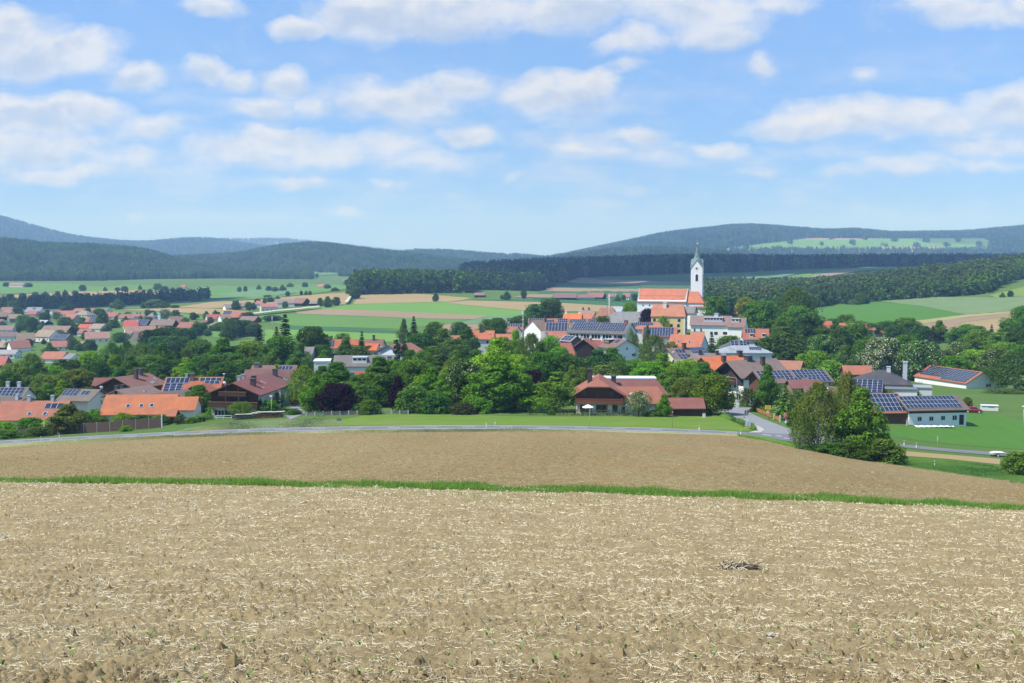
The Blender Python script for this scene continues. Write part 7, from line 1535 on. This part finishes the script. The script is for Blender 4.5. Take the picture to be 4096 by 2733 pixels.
# rubbish bins, white boxes at the shed, garden bench rails
for k, (a_, b_) in enumerate(((800,1698),(816,1696))):
    t = put('rubbish_bin', 'dark rubbish bin beside the chalet drive', 'bin', a_, b_, 263, rz=k*15, group='rubbish bins by the drive'); obj('body', mesh('body', *prism(-.28,.28,[(-.25,0),(.25,0),(.32,.95),(-.32,.95)]), [M['paint']]), t, col=(.03,.03,.035)); obj('lid', MB().box(-.32,.32,-.36,.36,.95,1.02).build('lid', [M['paint']]), t, col=(.025,.025,.03))
for k, (a_, b_) in enumerate(((2813,1664),(2819,1664))):
    t = put('meter_cabinet', 'white meter cabinet at the end wall of the dark boarded shed', 'cabinet', a_, b_, 261.5, group='meter cabinets by the shed'); obj('body', MB().box(-.14,.14,-.12,.12,-.2,.85).build('body', [M['wall']]), t, col=WHITE); obj('cap', MB().box(-.16,.16,-.14,.14,.85,.9).build('cap', [M['paint']]), t, col=WHITE)
t = put('garden_fence', 'low white rail fence on the chalet lawn', 'fence', 895, 1677, 266)
for z_ in (.25, .7): obj('rail', MB().box(-1.8,1.8,-.04,.04,z_,z_+.12).build('rail', [M['paint']]), t, col=(.78,.78,.76))
for x_ in (-1.7,0,1.7): obj('fence_post', MB().box(x_-.05,x_+.05,-.05,.05,-.3,.8).build('fence_post', [M['paint']]), t, col=(.7,.7,.68))
t = put('garden_bench', 'green garden bench standing on the grass bank', 'bench', 1283, 1668, 261.5)
for y_ in (0,.16,.32): obj('seat_slat', MB().box(-.7,.7,y_-.06,y_+.06,.45,.49).build('seat_slat', [M['wood']]), t, col=(.08,.2,.1))
obj('backrest', MB().box(-.7,.7,.4,.45,.55,.95).build('backrest', [M['wood']]), t, col=(.08,.2,.1))
for x_ in (-.6,.6): obj('leg', MB().box(x_-.04,x_+.04,-.05,.42,-.2,.45).build('leg', [M['wood']]), t, col=(.08,.18,.1))
# ------------------------------------------------------------------ near field: crumbled soil as real relief
def vnoise(x, y, seed):
    xi = np.floor(x).astype(np.int64); yi = np.floor(y).astype(np.int64); fx_ = x - xi; fy_ = y - yi
    def h(a, b_):
        n_ = (a * 374761393 + b_ * 668265263 + seed * 974711) & 0x7fffffff
        n_ = ((n_ ^ (n_ >> 13)) * 1274126177) & 0x7fffffff
        return ((n_ ^ (n_ >> 16)) & 0xffff) / 65535.0
    u_ = fx_ * fx_ * (3 - 2 * fx_); v_ = fy_ * fy_ * (3 - 2 * fy_)
    return (h(xi, yi) * (1 - u_) + h(xi + 1, yi) * u_) * (1 - v_) + (h(xi, yi + 1) * (1 - u_) + h(xi + 1, yi + 1) * u_) * v_
def soil(x, y):
    c, s_ = math.cos(.6), math.sin(.6); X = x * c - y * s_; Y_ = x * s_ + y * c
    z = .10 * (vnoise(x * .5, y * .5, 1) - .5)
    z += .06 * (vnoise(X * 2.2, Y_ * 2.2, 2) - .5) + .05 * np.abs(vnoise(X * 6, Y_ * 6, 3) - .5) * 1.6
    m_ = np.clip(vnoise(x * 1.1, y * 1.1, 9) * 1.6 - .2, .25, 1.2)
    z += m_ * (.07 * np.abs(vnoise(X * 11, Y_ * 11, 4) * 2 - 1) + .042 * vnoise(x * 26, y * 26, 5) + .024 * vnoise(X * 52, Y_ * 52, 6))
    return z + .12
NR, NC = 400, 640
pyr = np.concatenate([np.linspace(2900, 1955, NR)]); pxc = np.linspace(-180, 4276, NC)
# rows at equal picture height: distance for each row from the mean slope
Yr = []
for p_ in pyr: Yr.append(float(unproj([2048], [p_])[0][1]))
Yr = np.array(Yr)
edge = lambda px_: np.interp(px_, [-200, 0, 850, 2048, 3000, 4096, 4300], [72.5, 72.5, 72.2, 71.5, 71, 70.5, 70.5])
S_ = (pxc - CX) / F
X2 = S_[None, :] * Yr[:, None]; Y2 = np.broadcast_to(Yr[:, None], X2.shape).copy()
em = edge(pxc); Y2 *= (em / Yr.max())[None, :]; X2 = S_[None, :] * Y2
Z2 = terr(X2, Y2) + soil(X2, Y2) * np.clip(1.0 - (Y2 - 60) / 60, .5, 1)
m, n, b = newmat('dry_soil'); g = nd(n, 'ShaderNodeNewGeometry'); p = g.outputs['Position']
c = mixc(n, ramp(n, noise_tex(n, p, 1.1, 6, .65), (.3, .7)), (.225, .165, .08), (.32, .248, .13))
c = mixc(n, mth(n, 'MULTIPLY', ramp(n, noise_tex(n, p, 9, 5, .7), (.42, .7)), .55), c, (.37, .30, .17))
c = mixc(n, mth(n, 'MULTIPLY', ramp(n, noise_tex(n, p, .12, 4, .6), (.5, .75)), .35), c, (.36, .295, .16))
n.links.new(c, b.inputs['Base Color']); b.inputs['Roughness'].default_value = .95; b.inputs['Specular IOR Level'].default_value = .05
bn = nd(n, 'ShaderNodeBump', i_Strength=.8, i_Distance=.022); n.links.new(noise_tex(n, p, 40, 6, .8), bn.inputs['Height']); n.links.new(bn.outputs[0], b.inputs['Normal']); M['soil'] = m
_i = (np.arange(NR - 1)[:, None] * NC + np.arange(NC - 1)[None, :]).ravel()
o = obj('stubble_field', mesh('stubble_field', np.stack([X2, Y2, Z2], 2).reshape(-1, 3), np.stack([_i, _i + 1, _i + 1 + NC, _i + NC], 1), [M['soil']], smooth=True)); o['kind'] = 'structure'
def soil_z(x, y): return terr(x, y) + soil(x, y) * np.clip(1.0 - (y - 60) / 60, .5, 1)
def colmat(name, c1, c2, tr=.0):
    m, n, b = newmat(name); g = nd(n, 'ShaderNodeNewGeometry'); n.links.new(mixc(n, g.outputs['Random Per Island'], c1, c2), b.inputs['Base Color']); b.inputs['Roughness'].default_value = .7; return m
def blademat(name, c1, c2):
    m = bpy.data.materials.new(name); m.use_nodes = True; n = m.node_tree; n.nodes.clear(); o_ = nd(n, 'ShaderNodeOutputMaterial'); g = nd(n, 'ShaderNodeNewGeometry')
    c = mixc(n, g.outputs['Random Per Island'], c1, c2); d = nd(n, 'ShaderNodeBsdfDiffuse'); t = nd(n, 'ShaderNodeBsdfTranslucent'); mx = nd(n, 'ShaderNodeMixShader'); mx.inputs[0].default_value = .5
    n.links.new(c, d.inputs[0]); n.links.new(c, t.inputs[0]); n.links.new(d.outputs[0], mx.inputs[1]); n.links.new(t.outputs[0], mx.inputs[2]); n.links.new(mx.outputs[0], o_.inputs[0]); return m
M['straw'] = colmat('straw', (.38, .305, .16), (.80, .72, .51)); M['blade'] = blademat('grass_blade', (.155, .30, .04), (.28, .46, .095)); M['bladed'] = blademat('dry_blade', (.28, .32, .11), (.44, .43, .22))
# straw litter
def straw(n_, lo, hi, seed, wmin, lmul):
    r = np.random.default_rng(seed)
    py_ = lo + (hi - lo) * r.uniform(0, 1, n_ * 2) ** 1.5; px_ = r.uniform(-120, 4216, n_ * 2)
    Yq = np.interp(py_, pyr[::-1], Yr[::-1]); x = (px_ - CX) / F * Yq
    keep = vnoise(x * 1.7, Yq * 1.1, 21) * .8 + vnoise(x * .3, Yq * .12, 22) * .2 > r.uniform(.15, .75, n_ * 2)
    x, Yq = x[keep][:n_], Yq[keep][:n_]; k = len(x)
    cl_i = r.integers(0, k, k); cl_i = (cl_i // 14) * 14; mv = r.random(k) < .3      # nearly half of it lies in wisps
    x = np.where(mv, x[cl_i] + r.normal(0, .11, k), x); Yq = np.where(mv, Yq[cl_i] + r.normal(0, .16, k), Yq)
    L = r.uniform(.035, .15, k) * lmul * np.clip(Yq / 20, .5, 1) * (.9 + Yq / 220); wd = np.maximum(wmin * np.clip(Yq / 16, .65, 1), Yq * .0004) * r.uniform(.7, 1.3, k)
    an = r.uniform(0, 2 * math.pi, k); el = np.abs(r.normal(0, .22, k)); up = r.random(k) < .14; el = np.where(up, r.uniform(.5, 1.3, k), el)
    d = np.stack([np.cos(an) * np.cos(el), np.sin(an) * np.cos(el), np.sin(el)], 1)
    c = np.stack([x, Yq, soil_z(x, Yq) + .006 + L / 2 * np.sin(el)], 1)
    sd = np.stack([-np.sin(an), np.cos(an), np.zeros(k)], 1); upv = np.cross(d, sd)
    P = []
    for e_, bend in ((-.5, 0), (0, .06), (.5, 0)):
        q = c + d * (L * e_)[:, None] + sd * (L * bend * r.normal(0, 1, k))[:, None]
        P += [q - sd * wd[:, None] * .5, q + upv * wd[:, None] * .55, q + sd * wd[:, None] * .5]
    Vv = np.stack(P, 1).reshape(-1, 3); b0 = (np.arange(k) * 9)[:, None]
    fs = np.concatenate([b0 + np.array(t) for t in ((0,1,4,3),(1,2,5,4),(3,4,7,6),(4,5,8,7))])
    return Vv, fs
v1, f1_ = straw(56000, 1960, 2890, 3, .0058, 1.0)
o = obj('straw_litter', mesh('straw_litter', v1, f1_, [M['straw']])); tag(o, 'pale chopped straw scattered over the stubble field', 'straw', None, 'stuff')
# crumbs and clods
r = np.random.default_rng(8); ov = np.array([(1,.2,-.3),(-.2,1,-.3),(-1,-.1,-.3),(.1,-1,-.3),(.15,-.1,.85)], float); of_ = np.array([(0,1,4),(1,2,4),(2,3,4),(3,0,4)])
k = 85000; py_ = r.uniform(1975, 2890, k); px_ = r.uniform(-120, 4216, k); Yq = np.interp(py_, pyr[::-1], Yr[::-1]); x = (px_ - CX) / F * Yq
cl_k = vnoise(x * 3.1, Yq * 2.2, 61) + .5 * vnoise(x * .7, Yq * .5, 62) > r.uniform(.35, 1.05, k); x, Yq = x[cl_k], Yq[cl_k]; k = len(x)
sz = np.minimum((r.pareto(3.0, k) * .007 + .0055) * (.75 + Yq / 26), .075); an = r.uniform(0, 6.28, k); ca_, sa_ = np.cos(an), np.sin(an)
Vv = ov[None] * r.uniform(.55, 1.35, (k, 5, 1)); Vv = np.stack([Vv[..., 0] * ca_[:, None] - Vv[..., 1] * sa_[:, None], Vv[..., 0] * sa_[:, None] + Vv[..., 1] * ca_[:, None], Vv[..., 2]], 2) * sz[:, None, None] + np.stack([x, Yq, soil_z(x, Yq) + sz * .2], 1)[:, None, :]
o = obj('soil_clods', mesh('soil_clods', Vv.reshape(-1, 3), (of_[None] + (np.arange(k) * 5)[:, None, None]).reshape(-1, 3), [M['soil']])); tag(o, 'loose dry soil clods on the stubble field', 'soil', None, 'stuff')
# crumbs and straw flecks on the tilled field beyond the strip
k = 26000; px_ = r.uniform(-120, 4200, k); t_ = r.uniform(0, 1, k) ** 1.5
top_e = np.interp(px_, [-160,0,450,1000,2000,2800,3060,3400,3800,4250], [1800,1793,1766,1741,1728,1740,1762,1830,1892,1958]); bot_e = np.interp(px_, [-160,0,2048,4096,4250], [1912,1914,1946,2012,2025])
q = unproj(px_, bot_e + (top_e - bot_e) * t_); ov = np.array([(1,0,0),(0,1,0),(-1,0,0),(0,-1,0),(0,0,.8)], float); of_ = np.array([(0,1,4),(1,2,4),(2,3,4),(3,0,4)])
sz = r.uniform(.03, .085, k) * (.6 + q[:, 1] / 160)
Vv = ov[None] * r.uniform(.6, 1.3, (k, 5, 1)) * sz[:, None, None] + (q + (0, 0, .10))[:, None, :]
o = obj('soil_crumbs', mesh('soil_crumbs', Vv.reshape(-1, 3), (of_[None] + (np.arange(k) * 5)[:, None, None]).reshape(-1, 3), [M['field2']])); tag(o, 'coarse soil crumbs on the tilled field', 'soil', None, 'stuff')
k = 14000; ii = r.integers(0, len(q), k); c = q[ii] + np.column_stack([r.normal(0, 3, (k, 2)), np.zeros(k)]); c[:, 2] = terr(c[:, 0], c[:, 1]) + .17
an = r.uniform(0, 3.14, k); L = r.uniform(.06, .17, k) * (.6 + c[:, 1] / 150); wd = L * .15; dx_ = np.column_stack([np.cos(an), np.sin(an), r.normal(0, .2, k)]) * L[:, None] / 2; dy_ = np.column_stack([-np.sin(an), np.cos(an), r.normal(0, .5, k)]) * wd[:, None] / 2
o = obj('straw_flecks', mesh('straw_flecks', np.stack([c - dx_ - dy_, c + dx_ - dy_, c + dx_ + dy_, c - dx_ + dy_], 1).reshape(-1, 3), np.arange(4 * k).reshape(-1, 4), [colmat('fleck', (.28, .22, .11), (.46, .38, .22))])); tag(o, 'pale straw flecks on the tilled field', 'straw', None, 'stuff')
# root clump pulled up by the plough
q = unproj([2960], [2300])[0]; rc = obj('root_clump', None, loc=(float(q[0]), float(q[1]), float(soil_z(q[0], q[1]))), scale=(1.7, 1.5, .8)); tag(rc, 'dark uprooted root clump with straw lying on the stubble field', 'root clump')
bm = bmesh.new(); bmesh.ops.create_icosphere(bm, subdivisions=3, radius=1)
for v in bm.verts:
    f_ = 1 + .45 * (float(vnoise(np.array([v.co.x * 3 + 5]), np.array([v.co.y * 3 + v.co.z * 2]), 4)[0]) - .5) * 2; v.co = Vector((v.co.x * .26, v.co.y * .16, v.co.z * .12)) * f_
me = bpy.data.meshes.new('root_ball'); bm.to_mesh(me); bm.free(); m, n, b = newmat('dark_root'); b.inputs['Base Color'].default_value = (.10, .075, .05, 1); me.materials.append(m); obj('root_ball', me, rc, (0, 0, .08))
for k_, mt in ((0, M['straw']), (1, m)):
    b_ = MB(); rr = random.Random(k_ + 3)
    for i in range(60):
        a_ = rr.uniform(0, 6.3); l_ = rr.uniform(.12, .35); x_, y_ = rr.uniform(-.3, .25) - .12 * (1 - k_), rr.uniform(-.15, .15)
        b_.add(tube([(x_, y_, .08), (x_ + math.cos(a_) * l_ * .5, y_ + math.sin(a_) * l_ * .5, .08 + rr.uniform(.02, .16)), (x_ + math.cos(a_) * l_, y_ + math.sin(a_) * l_, rr.uniform(.02, .16))], [.006, .006, .003], 4))
    o = obj(['straw_wisps', 'root_fibres'][k_], b_.build('fibres', [mt]), rc); o['kind'] = 'stuff'
# stones
bm = bmesh.new(); bmesh.ops.create_icosphere(bm, subdivisions=2, radius=1)
for v in bm.verts: v.co *= 1 + .25 * math.sin(v.co.x * 4 + 1) * math.cos(v.co.y * 3)
ME_ST = bpy.data.meshes.new('field_stone'); bm.to_mesh(ME_ST); bm.free(); m, n, b = newmat('stone'); b.inputs['Base Color'].default_value = (.36, .33, .28, 1); ME_ST.materials.append(m)
for k_, (a_, b_, s_) in enumerate([(3085,2630,.030),(3215,2640,.022),(630,2490,.022),(2795,2440,.022),(3390,2720,.018),(1180,2480,.018),(490,2600,.012)]):
    q = unproj([a_], [b_])[0]; o = obj('field_stone', ME_ST, None, (float(q[0]), float(q[1]), float(soil_z(q[0], q[1])) + s_ * .4), (0, 0, k_), (s_ * 1.5, s_ * 1.1, s_ * .8)); tag(o, 'small pale rounded stone lying in the stubble field', 'stone', 'pale stones on the stubble field')
# maize seedlings, in sown rows
def seedling(seed):
    r = random.Random(seed); vs_ = []; fs_ = []
    for k in range(3):
        a_ = k * 2.3 + r.uniform(-.4, .4); L = r.uniform(.09, .14); n0 = len(vs_)
        for j in range(4):
            t_ = j / 3; rr_ = L * t_ * .55; h_ = .012 + L * (1.0 * t_ - .42 * t_ * t_); w_ = .013 * math.sin(math.pi * min(.97, .25 + t_ * .72))
            cx_, cy_ = math.cos(a_) * rr_, math.sin(a_) * rr_; vs_ += [(cx_ - math.sin(a_) * w_, cy_ + math.cos(a_) * w_, h_), (cx_ + math.sin(a_) * w_, cy_ - math.cos(a_) * w_, h_)]
        for j in range(3): fs_.append((n0 + 2*j, n0 + 2*j + 1, n0 + 2*j + 3, n0 + 2*j + 2))
    n0 = len(vs_); v3, f3 = tube([(0,0,-.03),(0,0,.03),(0,0,.05)], [.005,.004,.002], 5); vs_ += v3; fs_ += [tuple(i + n0 for i in f) for f in f3]
    return mesh('maize_seedling', [tuple(v) for v in vs_], fs_, [M['seed']])
M['seed'] = colmat('seedling_leaf', (.11, .19, .03), (.17, .26, .06)); SM = [seedling(s_) for s_ in range(5)]
rr = random.Random(12); cnt = 0
c_, s_ = math.cos(rad(38)), math.sin(rad(38))
for row in range(-40, 90):
    for st in range(-200, 200):
        if cnt >= 230: break
        a_, b_ = st * .26 + rr.uniform(-.05, .05), row * .75 + rr.uniform(-.04, .04)
        x_, y_ = a_ * c_ - b_ * s_, a_ * s_ + b_ * c_ + 12
        if not (7.6 < y_ < 24): continue
        px_ = CX + F * x_ / y_
        if not (-50 < px_ < 4146) or rr.random() < .45: continue
        o = obj('maize_seedling', SM[cnt % 5], None, (x_, y_, float(soil_z(x_, y_)) - .005), (0, 0, rr.uniform(0, 6)), (rr.uniform(.45, .8),) * 3); tag(o, 'young green maize seedling sprouting from the stubble soil', 'seedling', 'maize seedlings in the stubble field'); cnt += 1
# grass strips
def blades(name, label, x, y, z, h, w_, mat, seed, lean=.35):
    r = np.random.default_rng(seed); k = len(x); an = r.uniform(0, 2 * math.pi, k); le = r.uniform(0, lean, k) * h
    wv_ = np.stack([np.cos(an + 1.57) * w_, np.sin(an + 1.57) * w_, np.zeros(k)], 1); c = np.stack([x, y, z], 1)
    mid = c + np.stack([np.cos(an) * le * .35, np.sin(an) * le * .35, h * .6], 1); tip = c + np.stack([np.cos(an) * le, np.sin(an) * le, h], 1)
    Vv = np.stack([c - wv_, c + wv_, mid + wv_ * .7, mid - wv_ * .7, tip], 1).reshape(-1, 3); b0 = np.arange(k) * 5
    fs = [(i, i + 1, i + 2, i + 3) for i in b0] + [(i + 3, i + 2, i + 4) for i in b0]
    o = obj(name, mesh(name, Vv, fs, [mat])); tag(o, label, 'grass', None, 'stuff'); return o
r = np.random.default_rng(31); k = 64000
px_ = r.uniform(-200, 4300, k); e_ = edge(px_); y_ = e_ + r.uniform(-1.0, 4.6, k) - .2; x = (px_ - CX) / F * y_
tall = vnoise(x * .45, y_ * .9, 41); h_ = (.16 + .46 * tall ** 1.7) * r.uniform(.55, 1.25, k)
blades('grass_strip', 'green grass strip between the stubble field and the tilled field', x, y_, terr(x, y_) + .02, h_, r.uniform(.012, .028, k), M['blade'], 5)
k = 5000; px_ = r.uniform(-200, 4300, k); y_ = edge(px_) + r.uniform(-9, 0, k); x = (px_ - CX) / F * y_; kk = vnoise(x * .25, y_ * .4, 47) > .55; x, y_ = x[kk], y_[kk]
blades('sparse_grass', 'sparse grass shoots at the far end of the stubble field', x, y_, soil_z(x, y_), r.uniform(.06, .18, len(x)), r.uniform(.006, .014, len(x)), M['blade'], 6)
# verge along the right edge of the tilled field and along the roads
def strip_blades(name, label, up_, lo_, n_, hmin, hmax, w_, mat, seed):
    r = np.random.default_rng(seed); px_ = r.uniform(up_[0][0], up_[-1][0], n_); t_ = r.uniform(0, 1, n_)
    py_ = np.interp(px_, [p_[0] for p_ in up_], [p_[1] for p_ in up_]) * (1 - t_) + np.interp(px_, [p_[0] for p_ in lo_], [p_[1] for p_ in lo_]) * t_
    q = unproj(px_, py_); nz = vnoise(q[:, 0] * .5, q[:, 1] * .5, seed)
    return blades(name, label, q[:, 0], q[:, 1], q[:, 2] + .03, (hmin + (hmax - hmin) * nz) * r.uniform(.6, 1.3, n_), w_ * r.uniform(.6, 1.3, n_), mat, seed)
strip_blades('verge_grass', 'tall green verge grass between the tilled field and the road', [(2950,1741),(3060,1752),(3200,1780),(3400,1800),(3590,1828),(3800,1848),(4250,1895)], [(2950,1746),(3060,1764),(3200,1797),(3400,1832),(3600,1864),(3800,1894),(4250,1958)], 24000, .12, .5, .05, M['blade'], 51)
strip_blades('bank_grass', 'long pale grass on the bank below the chalet', [(720,1727),(900,1692),(1150,1679),(1370,1675)], [(720,1731),(900,1722),(1150,1712),(1370,1708)], 7000, .1, .35, .05, M['bladed'], 53)
strip_blades('bank_grass', 'green grass tufts along the meadow side of the side road', [(2880,1656),(2925,1668),(2965,1686),(3016,1703),(3025,1712)], [(2880,1668),(2925,1684),(2965,1704),(3010,1722),(3025,1726)], 6000, .2, .8, .05, M['blade'], 57)
strip_blades('dry_grass', 'bleached dry grass along the near edge of the road', [(-150,1793),(0,1781),(450,1754),(1000,1732),(1400,1723),(2000,1718),(2500,1726)], [(-150,1803),(0,1795),(450,1768),(1000,1743),(1400,1735),(2000,1730),(2500,1736)], 20000, .08, .35, .05, M['bladed'], 59)
# ------------------------------------------------------------------ cumulus whose shadows lie on the hills (drifting above the picture)
m = bpy.data.materials.new('cloud_white'); m.use_nodes = True; n = m.node_tree; b = n.nodes['Principled BSDF']; b.inputs['Base Color'].default_value = (.9, .9, .9, 1); b.inputs['Roughness'].default_value = 1; M['cloud'] = m
def cloud(label, gx_, gy_, gz_, rx_, ry_, alt, seed):
    """a cloud standing where its shadow falls on the ground point (gx,gy)"""
    k_ = (alt - gz_) / sv.z; c0_ = Vector((gx_ + sv.x * k_, gy_ + sv.y * k_, alt)); r = random.Random(seed); b_ = MB()
    bm = bmesh.new(); bmesh.ops.create_icosphere(bm, subdivisions=3, radius=1); base_v = [v.co.copy() for v in bm.verts]; base_f = [tuple(v.index for v in f.verts) for f in bm.faces]; bm.free()
    for i in range(22):
        a_ = r.uniform(0, 6.28); q_ = r.random() ** .5; s_ = r.uniform(.22, .4)
        cx_, cy_ = math.cos(a_) * q_ * rx_ * .8, math.sin(a_) * q_ * ry_ * .8; cz_ = (1 - q_) * .3 * min(rx_, ry_)
        b_.add(([(c.x * rx_ * s_ + cx_, c.y * ry_ * s_ + cy_, max(c.z, -.25) * min(rx_, ry_) * s_ * .8 + cz_) for c in base_v], base_f))
    o = obj('cloud', b_.build('cloud', [M['cloud']], True), None, c0_); tag(o, label, 'cloud'); return o
cloud('long flat cumulus cloud shading the spruce ridge', 380, 2330, -20, 700, 330, 1250, 1)
cloud('small cumulus cloud shading the field strips before the ridge', 150, 1900, -40, 200, 170, 1250, 2)
cloud('round cumulus cloud shading the wood belt', -520, 1560, -60, 170, 110, 1150, 3)
# ------------------------------------------------------------------ air
m = bpy.data.materials.new('haze_air'); m.use_nodes = True; n = m.node_tree; n.nodes.clear()
o_ = nd(n, 'ShaderNodeOutputMaterial'); pv = nd(n, 'ShaderNodeVolumePrincipled')
pv.inputs['Color'].default_value = (.35, .56, 1, 1); pv.inputs['Absorption Color'].default_value = (1, 1, 1, 1); pv.inputs['Density'].default_value = HAZE; pv.inputs['Anisotropy'].default_value = .0
n.links.new(pv.outputs[0], o_.inputs['Volume']);
x0, x1, y0, y1, z0, z1 = -14500, 14500, -200, 15000, -100, 420
hz = obj('haze', mesh('haze', [(x0,y0,z0),(x1,y0,z0),(x1,y1,z0),(x0,y1,z0),(x0,y0,z1),(x1,y0,z1),(x1,y1,z1),(x0,y1,z1)], [(0,3,2,1),(4,5,6,7),(0,1,5,4),(1,2,6,5),(2,3,7,6),(3,0,4,7)], [m]))
hz['kind'] = 'stuff'
